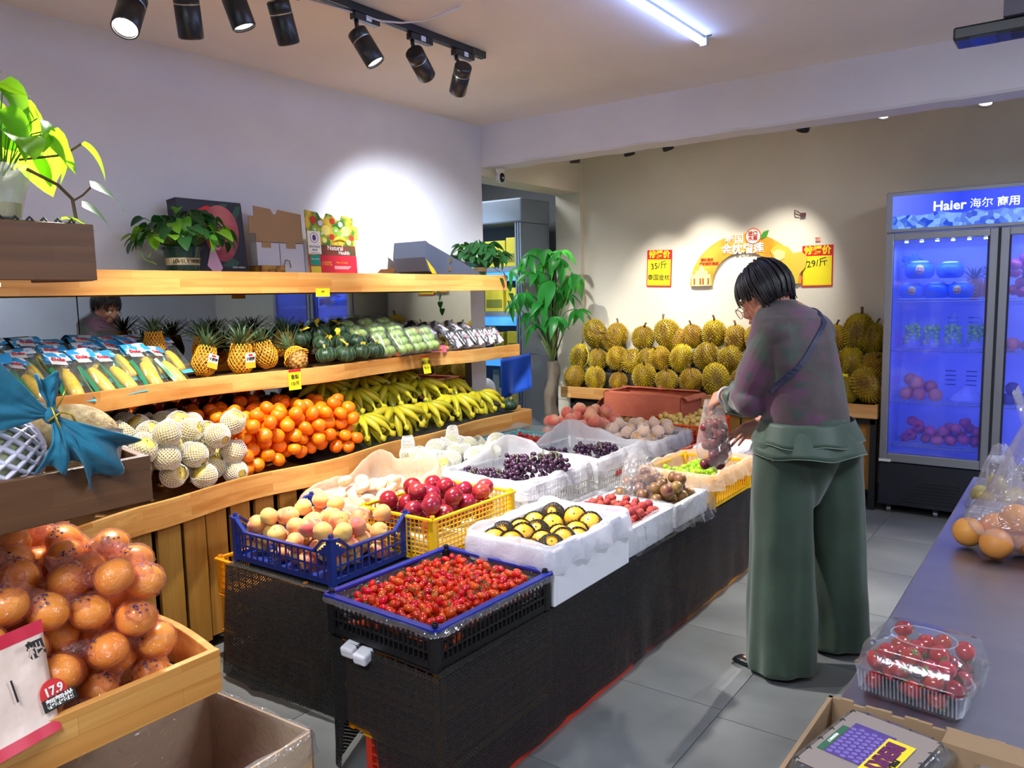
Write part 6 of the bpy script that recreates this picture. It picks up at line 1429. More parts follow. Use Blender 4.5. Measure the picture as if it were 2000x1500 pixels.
tbg = thing('teal_cloth_bag', 'teal gauze cloth bag tied with a gold cord on the melons', 'bag', (-1.535, .645, 1.248))
def fan(a0, a1, L, wv, k, dep, sag, seed, nm='cloth'):
    """cloth spreading from the knot between two angles in the plane facing the aisle"""
    def f(u, v):
        th = math.radians(a0 + (a1 - a0) * u); l = L * v * (1 + .10 * math.sin(u * 11 + seed)); q = v ** 1.2
        return (.012 + dep * math.sin(v * 2.6) + wv * math.sin(u * k + seed) * q + .006 * nz((u * 6, v * 4, seed)), l * math.cos(th), l * math.sin(th) - sag * v * v)
    MB().grid(f, 44, 22).obj(nm, teal, tbg, smooth=True, thick=.003)
fan(-24, -72, .150, .011, 11, .045, .0, 2); fan(-66, -112, .100, .009, 9, .040, .0, 9); fan(128, 188, .26, .012, 13, .02, -.0, 5); fan(66, 110, .075, .010, 10, .0, .0, 4, 'cloth_tuft')
MB().ball((.014, .0, .0), (.014, .015, .016), 12, 8).obj('knot', teal, tbg, smooth=True)
MB().tube([(.028, -.004, .018), (.032, .002, -.01), (.034, .014, -.045), (.035, .022, -.060)], .0022, 6).tube([(.026, -.012, -.008), (.030, .010, .006), (.032, .028, .0), (.034, .034, -.02)], .0022, 6).tube([(.026, .004, .012), (.028, .018, .036), (.027, .024, .052)], .0018, 6).obj('gold_cord', M('gold_cord', (206, 170, 60), .3, metal=.8), tbg, smooth=True)
# teal crate with film behind the oranges, on a stand crate
sd_ = crate('stand_crate', 'dark crate standing on the floor behind the near display unit', .40, .34, .60, c_blk, (-2.42, .86, 0), 0, 6, 5, 4, .008)
crate('teal_crate', 'teal lattice crate with clear film behind the wrapped oranges', .36, .30, .13, c_teal, (-2.42, .86, .61), .25, 12, 10, 2, .006)
liner('box_liner', 'clear film over the teal crate behind the wrapped oranges', .36, .30, .135, .05, .06, bagteal, (-2.42, .86, .612), .25, 71, rag=.02, puff=.02)
# cardboard box with clear liner on the floor
cbx = thing('cardboard_box', 'open brown cardboard box with a clear liner on the floor under the near tray', 'box', (-1.64, .86, 0), (0, 0, .05))
kb = M('cardboard', (206, 172, 132), .7, col2=(192, 158, 118), ns=5)
w, d, h = .40, .54, .42
for a, b in (((-w / 2, -d / 2), (w / 2, -d / 2 + .006)), ((-w / 2, d / 2 - .006), (w / 2, d / 2)), ((-w / 2, -d / 2), (-w / 2 + .006, d / 2)), ((w / 2 - .006, -d / 2), (w / 2, d / 2))): MB().box2((a[0], a[1], 0), (b[0], b[1], h)).obj('panel', kb, cbx)
MB().box2((-w / 2, -d / 2, 0), (w / 2, d / 2, .006)).obj('base', kb, cbx)
liner('box_liner', 'crinkled clear liner folded over the cardboard box rim', w - .004, d - .004, h + .002, .12, .06, bagf, (-1.64, .86, .0), .05, 81, rag=.02, puff=.01, up=.006)
T_pb = single('plum', ballmesh('plum', .03, M('plum_skin', (120, 50, 80), .3, rnd=.2), 14, 10), 'fruit')
fill(T_pb, heap(-1.80, -1.49, .66, 1.08, .13, .031, 34, 12), tilt(), group='plums in the cardboard box', same='purple plum at the bottom of the lined cardboard box')
# ================================================================ the shopper
random.seed(71)
skin = M('skin', (182, 128, 104), .5, col2=(170, 112, 90), ns=12, sss=.08)
def cap(mb, pts, rs, seg=12):
    mb.tube(pts, list(rs), seg)
    for p, r in zip(pts, rs): mb.ball(tuple(p), r * .995, seg, 8)
def remesh(o, vs, smooth=2):
    md = o.modifiers.new('r', 'REMESH'); md.mode = 'VOXEL'; md.voxel_size = vs; md.use_smooth_shade = True
    if smooth: m2 = o.modifiers.new('s', 'SMOOTH'); m2.factor = .5; m2.iterations = smooth
    return o
wm = thing('person', 'woman with short black hair, glasses and floral blouse leaning over the crates with a bag', 'person', (-.86, 3.0, 0))
WO = V((-.86, 3.0, 0))
def w(x, y, z): return V((x, y, z)) - WO
mb = MB()
# trunk and legs carried inside the clothes
mb.ball(tuple(w(-.84, 3.0, .90)), (.15, .12, .13), 16, 12)
cap(mb, [w(-.84, 3.0, .92), w(-.85, 3.0, 1.08), w(-.88, 3.0, 1.24), w(-.90, 2.99, 1.32)], [.125, .115, .125, .09])
cap(mb, [w(-.91, 2.88, 1.265), w(-.90, 2.99, 1.29), w(-.84, 3.09, 1.29)], [.05, .06, .05])
cap(mb, [w(-.90, 2.90, .86), w(-.89, 2.87, .46), w(-.865, 2.86, .09)], [.09, .058, .036])
cap(mb, [w(-.78, 3.10, .86), w(-.77, 3.16, .46), w(-.755, 3.20, .09)], [.09, .058, .036])
for (x, y), (tx, ty) in (((-.865, 2.86), (-1.055, 2.885)), ((-.755, 3.20), (-.93, 3.28))):
    cap(mb, [w(x + .01, y, .05), w(x, y, .04), w((x + tx) / 2, (y + ty) / 2, .030), w(x + (tx - x) * .8, y + (ty - y) * .8, .020)], [.030, .030, .024, .012], 12)
# neck and head
NB = w(-.925, 2.985, 1.345); HC = w(-1.00, 2.99, 1.418)
cap(mb, [NB, w(-.955, 2.985, 1.385), w(-.985, 2.988, 1.415)], [.058, .050, .050])
f = V((-.80, .22, -.50)).normalized(); s_ = f.cross(V((0, 0, 1))).normalized(); u_ = s_.cross(f).normalized()     # face direction, her right, crown
def hp(a, b, c): return HC + f * a + s_ * b + u_ * c      # forward, right, up
hb_ = MB().ball((0, 0, 0), 1, 24, 18)
def hshape(p):
    p = V(p); x, y, z = p.x, p.y, p.z
    wd = .073 * (1 - .16 * max(0, -z)); return hp(x * (.090 if x > 0 else .092) - .006 + (.012 * max(0, -z) if x > 0 else 0), y * wd, z * (.100 if z > 0 else .108))
hb_.v = [tuple(hshape(p)) for p in hb_.v]; mb.add(hb_.v, hb_.f)
cap(mb, [hp(.070, 0, -.058), hp(.060, 0, -.085)], [.026, .022]); 
for sd in (-1, 1): cap(mb, [hp(-.005, sd * .052, -.045), hp(.045, sd * .025, -.088)], [.024, .018]); cap(mb, [hp(.062, sd * .032, -.018), hp(.060, sd * .030, -.03)], [.022, .022])
cap(mb, [hp(.084, 0, .012), hp(.100, 0, -.018), hp(.092, 0, -.026)], [.010, .013, .012])
for sd in (-1, 1): cap(mb, [hp(.090, sd * .009, -.024)], [.008]); cap(mb, [hp(.074, sd * .020, .022), hp(.070, sd * .042, .020)], [.011, .010])
cap(mb, [hp(.087, -.018, -.052), hp(.093, 0, -.049), hp(.087, .018, -.052)], [.006, .008, .006]); cap(mb, [hp(.085, -.015, -.060), hp(.090, 0, -.061), hp(.085, .015, -.060)], [.006, .008, .006])
for sd in (-1, 1):
    cap(mb, [hp(-.008, sd * .072, .020), hp(-.014, sd * .080, .008), hp(-.006, sd * .078, -.012), hp(.0, sd * .073, -.022)], [.009, .010, .008, .007])
# near (left) arm: shoulder, elbow, wrist, gripping hand
S1, E1, W1 = w(-.92, 2.865, 1.29), w(-1.00, 2.885, 1.035), w(-1.185, 3.07, 1.025)
cap(mb, [S1, (S1 + E1) / 2, E1], [.052, .047, .040]); cap(mb, [E1, E1.lerp(W1, .35), W1], [.041, .040, .026])
H1 = W1 + V((-.045, .025, -.018))
def finger(pts, r0): cap(mb, pts, [r0 * (1 - .1 * i) for i in range(len(pts))], 8)
def hand(Wp, Pp, side, nrm, curl, spread=.0, thumb=1, L=1.0):
    """palm from wrist Wp to knuckle centre Pp; side points to the index finger, nrm out of the palm"""
    d = (Pp - Wp).normalized(); 
    for k, o in enumerate((-.026, -.009, .009, .026)): cap(mb, [Wp + side * o * .6, Pp + side * o - nrm * .0], [.016, .0125], 10)
    for k, o in enumerate((.028, .010, -.009, -.027)):
        l = (.030, .034, .032, .025)[k] * L; p = Pp + side * o; pts = [p]; a = curl * (.55 + .06 * k); dd = (d + side * spread * (o / .028)).normalized()
        for j in range(3):
            ang = a * (j + 1); v = dd * math.cos(ang) + nrm * math.sin(ang); p = p + v * l * (1, .72, .62)[j]; pts.append(p)
        finger(pts, .0088)
    b = Wp.lerp(Pp, .30) + side * .022
    t1 = b + (side * .026 + d * .020 + nrm * .012) * thumb; t2 = t1 + (d * .028 + nrm * .012 - side * .004) ; t3 = t2 + (d * .018 + nrm * .012 - side * .012)
    finger([b, t1, t2, t3], .0115)
hand(W1, W1 + V((-.060, .035, -.030)), V((.25, .35, .85)).normalized(), V((-.1, .2, -.95)).normalized(), 1.55)
# far (right) arm reaching to the bag with open fingers
S2, E2, W2 = w(-.83, 3.10, 1.28), w(-.90, 3.17, 1.03), w(-1.075, 3.20, .905)
cap(mb, [S2, (S2 + E2) / 2, E2], [.052, .046, .040]); cap(mb, [E2, E2.lerp(W2, .35), W2], [.040, .038, .025])
hand(W2, W2 + V((-.065, .0, -.040)), V((-.25, -.75, .45)).normalized(), V((-.45, -.05, -.85)).normalized(), .55, .35)
body = remesh(mb.obj('body', skin, wm), .0042, 2)
# eyes, brows, glasses, ear lobes sit on the face
for sd in (-1, 1):
    MB().ball((0, 0, 0), .0115, 12, 8).obj('eye', M('eye_white', (225, 220, 215), .2), wm, hp(.0735, sd * .031, .005), smooth=True)
    MB().tube([hp(.086, sd * .014, .026), hp(.084, sd * .032, .032), hp(.074, sd * .050, .026)], [.002, .003, .0015], 6).obj('eyebrow', M('brow_dark', (40, 30, 28), .7), wm)
MB().tube([hp(.094, -.016, -.0555), hp(.098, 0, -.055), hp(.094, .016, -.0555)], .0028, 6).obj('lips', M('lip_rose', (168, 90, 84), .4), wm, smooth=True)
gl = MB(); gm_ = M('glasses_gold', (196, 176, 140), .25, metal=.7)
for sd in (-1, 1):
    gl.tube([tuple(hp(.108 - .010 * abs(math.cos(a)) * (1 if math.cos(a) * sd > 0 else 0), sd * .034 + .025 * math.cos(a), -.006 + .020 * math.sin(a))) for a in [k * PI / 10 for k in range(20)]], .0016, 5, closed=True)
    gl.tube([hp(.098, sd * .058, .0), hp(.040, sd * .076, .012), hp(-.006, sd * .080, .016), hp(-.018, sd * .081, .002)], .0016, 5)
gl.tube([hp(.108, -.010, .0), hp(.112, 0, .003), hp(.108, .010, .0)], .0016, 5)
gls = gl.obj('glasses', gm_, wm)
for sd in (-1, 1): MB().add([tuple(hp(.107 - .006 * (math.cos(a) * sd > 0), sd * .034 + .024 * math.cos(a), -.006 + .019 * math.sin(a))) for a in [k * PI / 8 for k in range(16)]], [tuple(range(16))]).obj('lens', pet, gls)
# hair: a short layered bob, strands combed from the crown
hair_m = M('black_hair', (16, 14, 16), .42, col2=(34, 28, 28), ns=50, stretch=(1, 1, .2), spec=.5)
hm = MB().ball((0, 0, 0), 1, 40, 28); vv = []
for p in hm.v:
    p = V(p); x, y, z = p.x, p.y, p.z; k = 1 + .035 * noise.noise(V((x * 3, y * 3, z * 3))) + .018 * math.sin(math.atan2(y, x) * 26 + 2 * z)
    back = max(0, -x); R = (.112 if x < 0 else .106); low = max(0, -z)
    fr = hp(x * R * k - .018 + .0, y * (.094 + .004 * back) * k, z * (.118 if z > 0 else .100) * k + .016 + .012 * back)
    vv.append(fr)
# cut away the face: keep the faces of the shell that are behind or above the hairline
keep = []
for fc in hm.f:
    c = sum((V(hm.v[i]) for i in fc), V()) / len(fc)
    face_cut = (c.x > .30 + .35 * max(0, c.z) and c.z < .52) or (c.x > .0 and c.z < -.25 - .0) or (c.z < -.72 and c.x > -.75) or (abs(c.y) > .6 and -.15 < c.x < .22 and c.z < -.05)
    if not face_cut: keep.append(fc)
h_ = MB().add(vv, keep); ho = h_.obj('hair', hair_m, wm, smooth=True, thick=-.012)
lk = MB()
for i in range(150):
    az = U(-PI, PI); x0 = math.cos(az); y0 = math.sin(az)
    if x0 > .35 and abs(y0) < .55: zt = U(.25, .45)
    elif x0 > -.1: zt = U(-.25, .1)
    else: zt = U(-.85, -.55)
    pts = []; st = U(.55, .95)
    for j in range(7):
        t = j / 6; z = st + (zt - st) * t; q = math.sqrt(max(.03, 1 - z * z)) if z > -.6 else .8
        pts.append(hp(x0 * .116 * q - .018, y0 * .099 * q, z * (.122 if z > 0 else .104) + .016 + .012 * max(0, -x0)))
    lk.tube(pts, [.0045 * (1 - .6 * (j / 6)) for j in range(7)], 5)
o = lk.obj('hair_locks', hair_m, wm, smooth=True); o['kind'] = 'stuff'
# trousers: two wide flowing legs joined at the hips
tro = M('green_trousers', (42, 64, 48), .75, col2=(36, 54, 42), ns=8, sheen=.25)
tb_ = MB()
def leg_rings(tx, ty, bx, by, rx0, ry0, rx1, ry1, sd):
    rings = []; n = 48
    for i in range(30):
        t = i / 29; z = .90 - .885 * t; cx = tx + (bx - tx) * t; cy = ty + (by - ty) * t; ring = []
        for j in range(n):
            a = 2 * PI * j / n; rx = rx0 + (rx1 - rx0) * t ** .7; ry = ry0 + (ry1 - ry0) * t ** .7
            k = 1 + t * (.075 * math.sin(a * 4 + sd + z * 1.5) + .045 * math.sin(a * 9 + sd * 2 + t * 3)) + .06 * noise.noise(V((math.cos(a) * 2, math.sin(a) * 2, z * 6 + sd))) + .030 * noise.noise(V((a * 3.2 + z * 2, z * 3.5, sd * 3))) * min(1, t * 2)
            ring.append(w(cx + rx * k * math.cos(a), cy + ry * k * math.sin(a), z + (.012 * math.sin(a + 2) if i == 29 else 0)))
        rings.append(ring)
    tb_.loft(rings)
leg_rings(-.90, 2.92, -.875, 2.875, .105, .105, .125, .105, 1.0); leg_rings(-.775, 3.10, -.745, 3.215, .115, .11, .115, .11, 2.6)
pr_l = []
for i in range(10):
    t = i / 9; z = .98 - .34 * t; q_ = (1 + .12 * math.sin(t * PI)) * (1 - .62 * max(0, t - .15) ** 1.1 / .85); pr_l.append([w(-.838 + .150 * q_ * math.cos(a) * .98, 3.005 + .135 * math.sin(a) * q_ - .03 * math.cos(a), z) for a in [k * PI / 20 for k in range(40)]])
tb_.loft(pr_l)
remesh(tb_.obj('trousers', tro, wm), .0075, 14)
# blouse
def blouse_mat():
    m = bpy.data.materials.new('floral_blouse'); m.use_nodes = True; nt = m.node_tree; N = nt.nodes; L = nt.links; b = N['Principled BSDF']; b.inputs['Roughness'].default_value = .7; b.inputs['Sheen Weight'].default_value = .3
    tc = N.new('ShaderNodeTexCoord'); n1 = N.new('ShaderNodeTexNoise'); n1.inputs['Scale'].default_value = 9; n1.inputs['Detail'].default_value = 3; n2 = N.new('ShaderNodeTexNoise'); n2.inputs['Scale'].default_value = 14; n2.inputs['Detail'].default_value = 4
    mp = N.new('ShaderNodeMapping'); mp.inputs['Location'].default_value = (3, 1, 7); L.new(tc.outputs['Object'], mp.inputs[0]); L.new(tc.outputs['Object'], n1.inputs['Vector']); L.new(mp.outputs[0], n2.inputs['Vector'])
    r1 = N.new('ShaderNodeValToRGB'); e = r1.color_ramp.elements; e[0].position = .38; e[0].color = lin((58, 46, 48)); e[1].position = .62; e[1].color = lin((84, 46, 74)); x = e.new(.5); x.color = lin((66, 52, 56))
    r2 = N.new('ShaderNodeValToRGB'); r2.color_ramp.elements[0].position = .56; r2.color_ramp.elements[1].position = .62; r2.color_ramp.elements[0].color = (0, 0, 0, 1); r2.color_ramp.elements[1].color = (.8, .8, .8, 1)
    L.new(n1.outputs['Fac'], r1.inputs[0]); L.new(n2.outputs['Fac'], r2.inputs[0]); mx = N.new('ShaderNodeMixRGB'); L.new(r2.outputs[0], mx.inputs[0]); L.new(r1.outputs[0], mx.inputs[1]); mx.inputs[2].default_value = lin((44, 62, 52)); L.new(mx.outputs[0], b.inputs['Base Color'])
    wv = N.new('ShaderNodeTexNoise'); wv.inputs['Scale'].default_value = 5; mp2 = N.new('ShaderNodeMapping'); mp2.inputs['Scale'].default_value = (1.2, 1.2, 2.6); L.new(tc.outputs['Object'], mp2.inputs[0]); L.new(mp2.outputs[0], wv.inputs['Vector'])
    bp = N.new('ShaderNodeBump'); bp.inputs['Strength'].default_value = .22; bp.inputs['Distance'].default_value = .02; L.new(wv.outputs['Fac'], bp.inputs['Height']); L.new(bp.outputs[0], b.inputs['Normal']); return m
blm = blouse_mat(); bl = MB(); rings = []; n = 48
# (z, cx, cy, half width along the shoulder line, half depth)
TR = [(.905, -.835, 3.01, .180, .150), (.95, -.838, 3.01, .176, .146), (1.02, -.845, 3.0, .170, .142), (1.10, -.865, 3.0, .172, .145), (1.18, -.885, 2.995, .178, .150), (1.25, -.895, 2.99, .180, .145), (1.31, -.895, 2.985, .170, .125), (1.345, -.900, 2.985, .152, .120), (1.372, -.915, 2.985, .112, .098), (1.395, -.935, 2.986, .080, .078), (1.412, -.948, 2.987, .064, .062)]
ax = V((.36, 1.0, 0)).normalized() * 1.0; ay = V((-1.0, .36, 0)).normalized()
for (z, cx, cy, a_, b_) in TR:
    ring = []
    for j in range(n):
        t = 2 * PI * j / n; k = 1 + .03 * noise.noise(V((math.cos(t) * 2.5, math.sin(t) * 2.5, z * 9))) + .012 * math.sin(t * 5 + z * 22)
        ring.append(w(cx, cy, z) + ax * a_ * math.cos(t) * k + ay * b_ * math.sin(t) * k)
    rings.append(ring)
bl.loft(rings)
def sleeve(S, E, r0, r1, over=.03):
    d = (E - S).normalized(); e2 = E + d * over
    bl.tube([S - d * .02, S.lerp(e2, .3), S.lerp(e2, .6), S.lerp(e2, .85), e2], [r0 * .95, r0 * 1.05, r0 * 1.08, r1 * 1.02, r1], 20); bl.ball(tuple(S), r0, 16, 12)
sleeve(S1 + V((.01, .02, -.005)), E1 + V((-.03, .02, 0)), .078, .066, .015); sleeve(S2 + V((-.01, -.01, 0)), E2, .078, .062, .0)
bl.tube([E1 + V((-.005, .0, .01)), E1.lerp(W1, .38)], [.066, .060], 20); bl.ball(tuple(E1 + V((-.01, 0, 0))), .064, 16, 12)
remesh(bl.obj('blouse', blm, wm), .0065, 3)
# sheer cuff and double organza hem
org = M('green_organza', (50, 72, 58), .55, alpha=.82, sheen=.3)
def frill(z0, z1, a0, a1, b0, b1, name, cx=-.835, cy=3.01, seed=0):
    rings = []
    for i in range(7):
        t = i / 6; z = z0 + (z1 - z0) * t; ring = []
        for j in range(90):
            an = 2 * PI * j / 90; k = 1 + t * (.030 * math.sin(an * 6 + seed) + .012 * math.sin(an * 13 + seed))
            ring.append(w(cx, cy, z + .006 * math.sin(an * 6 + seed + 1) * t) + ax * (a0 + (a1 - a0) * t) * k * math.cos(an) + ay * (b0 + (b1 - b0) * t) * k * math.sin(an))
        rings.append(ring)
    f_ = MB().loft(rings, cap=False).obj(name, org, wm, smooth=True, thick=.0015)
    MB().tube(rings[-1], .0018, 5, closed=True).obj('hem_edge', M('hem_light', (120, 140, 120), .6), f_)
frill(.965, .885, .182, .210, .156, .188, 'organza_hem', seed=1); frill(.945, .845, .186, .222, .160, .200, 'organza_hem', seed=3)
dd = (W1 - E1).normalized(); a_, b_ = frame_of(dd); rr = []
for i in range(4):
    t = i / 3; c = E1.lerp(W1, .30 + .14 * t); rr.append([c + (a_ * math.cos(x) + b_ * math.sin(x)) * (.061 + .012 * t + .005 * math.sin(x * 6)) for x in [k * PI / 16 for k in range(32)]])
MB().loft(rr, cap=False).obj('sheer_cuff', org, wm, smooth=True, thick=.0015)
# bracelet, bag strap, shoes
c = E1.lerp(W1, .90); MB().tube([c + (a_ * math.cos(x) * .034 + b_ * math.sin(x) * .034) for x in [k * PI / 14 for k in range(28)]], .0055, 8, closed=True).obj('jade_bangle', M('jade_white', (190, 192, 206), .15), wm, smooth=True)
strap = []
SP = [at(1560, 606, Y=3.10) - WO, at(1580, 622, Y=3.02) - WO, at(1580, 665, Y=2.93) - WO, at(1561, 706, Y=2.88) - WO, at(1532, 741, Y=2.86) - WO, at(1508, 768, Y=2.85) - WO]
def crom(P_, k):
    o = []
    for i in range(len(P_) - 1):
        p0, p1, p2, p3 = P_[max(i - 1, 0)], P_[i], P_[i + 1], P_[min(i + 2, len(P_) - 1)]
        for j in range(k):
            t = j / k; o.append(.5 * ((2 * p1) + (p2 - p0) * t + (2 * p0 - 5 * p1 + 4 * p2 - p3) * t * t + (3 * p1 - p0 - 3 * p2 + p3) * t ** 3))
    return o + [P_[-1]]
stp = crom(SP, 6); cc = w(-.87, 3.0, 1.15); sm = MB()
for p, q in zip(stp, stp[1:]):
    o1 = V((p.x - cc.x, p.y - cc.y, 0)).normalized() * .010; o2 = V((q.x - cc.x, q.y - cc.y, 0)).normalized() * .010; t = (q - p).normalized(); sd = t.cross(o1.normalized()) * .010
    sm.add([tuple(p + o1 - sd), tuple(p + o1 + sd), tuple(q + o2 + sd), tuple(q + o2 - sd)], [(0, 1, 2, 3)])
so = sm.obj('bag_strap', M('navy_strap', (34, 38, 66), .5), wm); md = so.modifiers.new('w', 'SHRINKWRAP'); md.target = [c for c in wm.children if c.name.startswith('blouse')][0]; md.wrap_method = 'NEAREST_SURFACEPOINT'; md.wrap_mode = 'OUTSIDE_SURFACE'; md.offset = .006; md = so.modifiers.new('s', 'SOLIDIFY'); md.thickness = .004
shoe_m = M('black_shoe', (16, 16, 18), .35)
for k, ((x, y), (tx, ty)) in enumerate((((-.845, 2.855), (-1.07, 2.888)), ((-.735, 3.20), (-.945, 3.285)))):
    d = V((tx - x, ty - y, 0)).normalized(); nn = V((-d.y, d.x, 0)); L = .235; rings = []
    for i in range(13):
        t = i / 12; wdt = .046 * (math.sin(PI * min(1, .22 + .62 * t)) ** .6) * (1 - .25 * t); top = .062 - .034 * min(1, t * 1.3) if t < .95 else .016; c = w(x, y, 0) - d * .02 + d * L * t; ring = []
        for a in [q * PI / 8 for q in range(16)]: ring.append(c + nn * wdt * math.cos(a) + V((0, 0, .002 + top * .5 * (1 + math.sin(a)))))
        rings.append(ring)
    MB().loft(rings).obj('shoe', shoe_m, wm, smooth=True)
# the bag she fills, with lychees in it
bgt = thing('carrier_bag', 'translucent white carrier bag of dark red fruit hanging from the woman\'s hand', 'bag', (-1.235, 3.12, .70))
rings = []; top = W1 + WO + V((-.055, .03, -.045)) - V((-1.235, 3.12, .70))
for i in range(22):
    t = i / 21; z = .0 + (top.z + .02) * t; cx = -.01 + (top.x + .01) * t ** 1.6; cy = top.y * t ** 1.4; wd = .085 * (math.sin(min(1, t * 3.2 + .12) * PI / 2)) * (1 - .58 * t ** 1.3); ring = []
    for j in range(44):
        a = 2 * PI * j / 44; k = 1 + .10 * noise.noise(V((math.cos(a) * 2.5, math.sin(a) * 2.5, t * 3))) + .07 * t * math.sin(a * 9 + t * 2); ring.append((cx + wd * k * math.cos(a), cy + wd * .75 * k * math.sin(a), z))
    rings.append(ring)
film('hand_bag_film', (240, 232, 230), .26, .2, .65, .6, 22, gloss=.15)
bm = MB().loft(rings, cap=False); bm.f.append(tuple(range(44))[::-1]); bm.mi.append(0); bm.obj('body', MATS['hand_bag_film'], bgt, smooth=True)
T_bl = single('dark_plum', ballmesh('dark_plum', .023, M('dark_red_fruit', (116, 34, 44), .35, rnd=.2, bump=.2, bs=90), 14, 10), 'fruit')
fill(T_bl, heap(-1.30, -1.175, 3.065, 3.175, .703, .023, 16, 8), tilt(), 'dark red fruit in the hand-held bag', 'fruit in the hand-held bag', 2)
# ================================================================ plants and cartons
random.seed(81)
lf1 = M('pothos_leaf', (44, 100, 40), .35, col2=(70, 136, 48), ns=12, rnd=.22, coat=.15); lf2 = M('pothos_leaf_light', (128, 196, 44), .4, col2=(104, 176, 36), ns=12, rnd=.1)
for m in (lf1, lf2):
    pass
def translucent_leaf(name, c, c2):
    m = bpy.data.materials.new(name); m.use_nodes = True; nt = m.node_tree; N = nt.nodes; L = nt.links; b = N['Principled BSDF']; o = [n for n in N if n.type == 'OUTPUT_MATERIAL'][0]
    b.inputs['Base Color'].default_value = lin(c); b.inputs['Roughness'].default_value = .35
    t = N.new('ShaderNodeBsdfTranslucent'); t.inputs[0].default_value = lin(c2); mx = N.new('ShaderNodeMixShader'); mx.inputs[0].default_value = .42
    L.new(b.outputs[0], mx.inputs[1]); L.new(t.outputs[0], mx.inputs[2]); L.new(mx.outputs[0], o.inputs[0]); return m
lfa = translucent_leaf('leaf_bright', (74, 140, 34), (170, 230, 40)); lfb = translucent_leaf('leaf_dark', (30, 74, 36), (60, 120, 40)); lfc = translucent_leaf('leaf_tree', (44, 136, 56), (90, 190, 80))
stemg = M('pothos_stem', (90, 130, 56), .5); soil = M('soil', (50, 38, 28), .9)
def pothos(name, label, loc, R, Hh, n, mat_fn, L=(.05, .085), droop=.6, rz=0, spread=1.0, zc=.0, cat='plant', seed=0):
    random.seed(seed); t = thing(name, label, cat, loc, (0, 0, rz)); sm = MB()
    ls = {m: [leaf_mesh(1.0, .78, m, curl=.15, heart=.5, fold=f, droop=dr) for f, dr in ((.25, .25), (.4, .5), (.15, .1))] for m in mat_fn(None)}
    for i in range(n):
        a = U(0, 6.28); rr = R * U(.15, 1) ** .7; h = Hh * (1 - .55 * (rr / R) ** 1.5) * U(.55, 1.0) - (.05 * droop if rr > .8 * R else 0)
        p = V((rr * math.cos(a) * spread, rr * math.sin(a), zc + h)); base = V((.02 * math.cos(a), .02 * math.sin(a), zc))
        mid = base.lerp(p, .6) + V((0, 0, .03)); sm.tube([base, mid, p], .0016, 4)
        m = mat_fn(i); s = U(*L)
        put('leaf', random.choice(ls[m]), t, p, (U(-.9, .1) - droop * rr / R, U(-.4, .4), a - PI / 2 + U(-.7, .7)), s)
    sm.obj('stems', stemg, t); return t
pick = lambda ms, w: (lambda i: ms if i is None else (ms[0] if RND() < w else ms[1]))
# plant A with its pot
A_ = (-3.32, 2.02, 1.583)
ta = pothos('pothos', 'bushy pothos in a dark green pot in front of the mango gift box', (A_[0], A_[1], A_[2]), .21, .21, 104, pick([lfb, lfa], .66), (.055, .088), .35, zc=.10, seed=4)
MB().lathe([(0, .0), (.068, 0), (.078, .10), (.084, .10), (.084, .112), (.074, .112), (.072, .095), (0, .095)], 28).obj('pot', M('pot_green', (22, 64, 54), .3), ta, smooth=False)
MB().lathe([(.0715, .030), (.0750, .062), (.0757, .062), (.0722, .030)], 28).obj('pot_band', M('band_beige', (190, 176, 140), .5), ta)
for k, ch in enumerate('LOVELY WORLD'):
    a = -.18 - .85 + k * .155; text(ch, .022, ink, ta, (.0765 * math.cos(a), .0765 * math.sin(a), .046), (PI / 2, 0, a + PI / 2))
MB().lathe([(0, .098), (.07, .098)], 20).obj('soil', soil, ta)
vn = MB().tube([(0.02, -.04, .12), (.06, -.14, .13), (.07, -.20, .06), (.06, -.16, .03), (.07, -.22, .05), (.08, -.25, .09)], .0022, 5).obj('vine', stemg, ta)
# plant B
tb2 = pothos('pothos', 'dark pothos at the far end of the top shelf by the doorway', (-3.30, 4.12, 1.583), .19, .17, 84, pick([lfb, lfb], 1), (.06, .09), .35, zc=.08, seed=9)
MB().lathe([(0, .0), (.062, 0), (.072, .08), (.078, .08), (.078, .09), (.068, .09), (.066, .08), (0, .08)], 24).obj('pot', bpy.data.materials['pot_green'], tb2)
MB().lathe([(.0655, .025), (.0690, .052), (.0697, .052), (.0662, .025)], 24).obj('pot_band', bpy.data.materials['band_beige'], tb2)
vb = MB(); P0 = [(0.05, .10, .06), (.10, .17, .0), (.12, .19, -.10), (.11, .20, -.20)]; vb.tube(P0, .002, 5); vb.obj('vine', stemg, tb2)
lm = leaf_mesh(1.0, .7, lfb, heart=.4)
for i, p in enumerate([(.10, .17, .0), (.12, .19, -.06), (.12, .21, -.12), (.11, .18, -.17), (.11, .2, -.22), (.14, .1, .02), (.15, .06, -.02)]): put('leaf', lm, tb2, p, (-1.0, 0, U(-1, 1) - 1.2), .055)
# plant C in a clear cup on the near top tray
pc = at(4, 425, X=-2.0)
tc_ = pothos('pothos', 'lime green pothos in a clear plastic cup on the near top box', (-2.0, pc.y, 1.645), .12, .27, 34, pick([lfa, lfa], 1), (.07, .11), .3, zc=.10, seed=14)
cupf = film('cup_film', (225, 225, 215), .30, .08, .5, .1, 20, gloss=.4)
MB().lathe([(.038, 0), (.042, .02), (.066, .115), (.068, .118)], 20).obj('cup', cupf, tc_, smooth=True); MB().lathe([(0, .004), (.036, .004), (.041, .035), (0, .038)], 16).obj('soil', M('pale_soil', (170, 156, 110), .8), tc_)
sv = MB().tube([(.05, .04, .11), (.06, .10, .08), (.06, .13, .05), (.06, .135, .0)], .004, 6).tube([(.04, .03, .13), (.06, .12, .15), (.06, .16, .18)], .0028, 5).tube([(.06, .13, .045), (.07, .15, .06), (.07, .17, .08)], .0025, 5).obj('vine', brown_st, tc_)
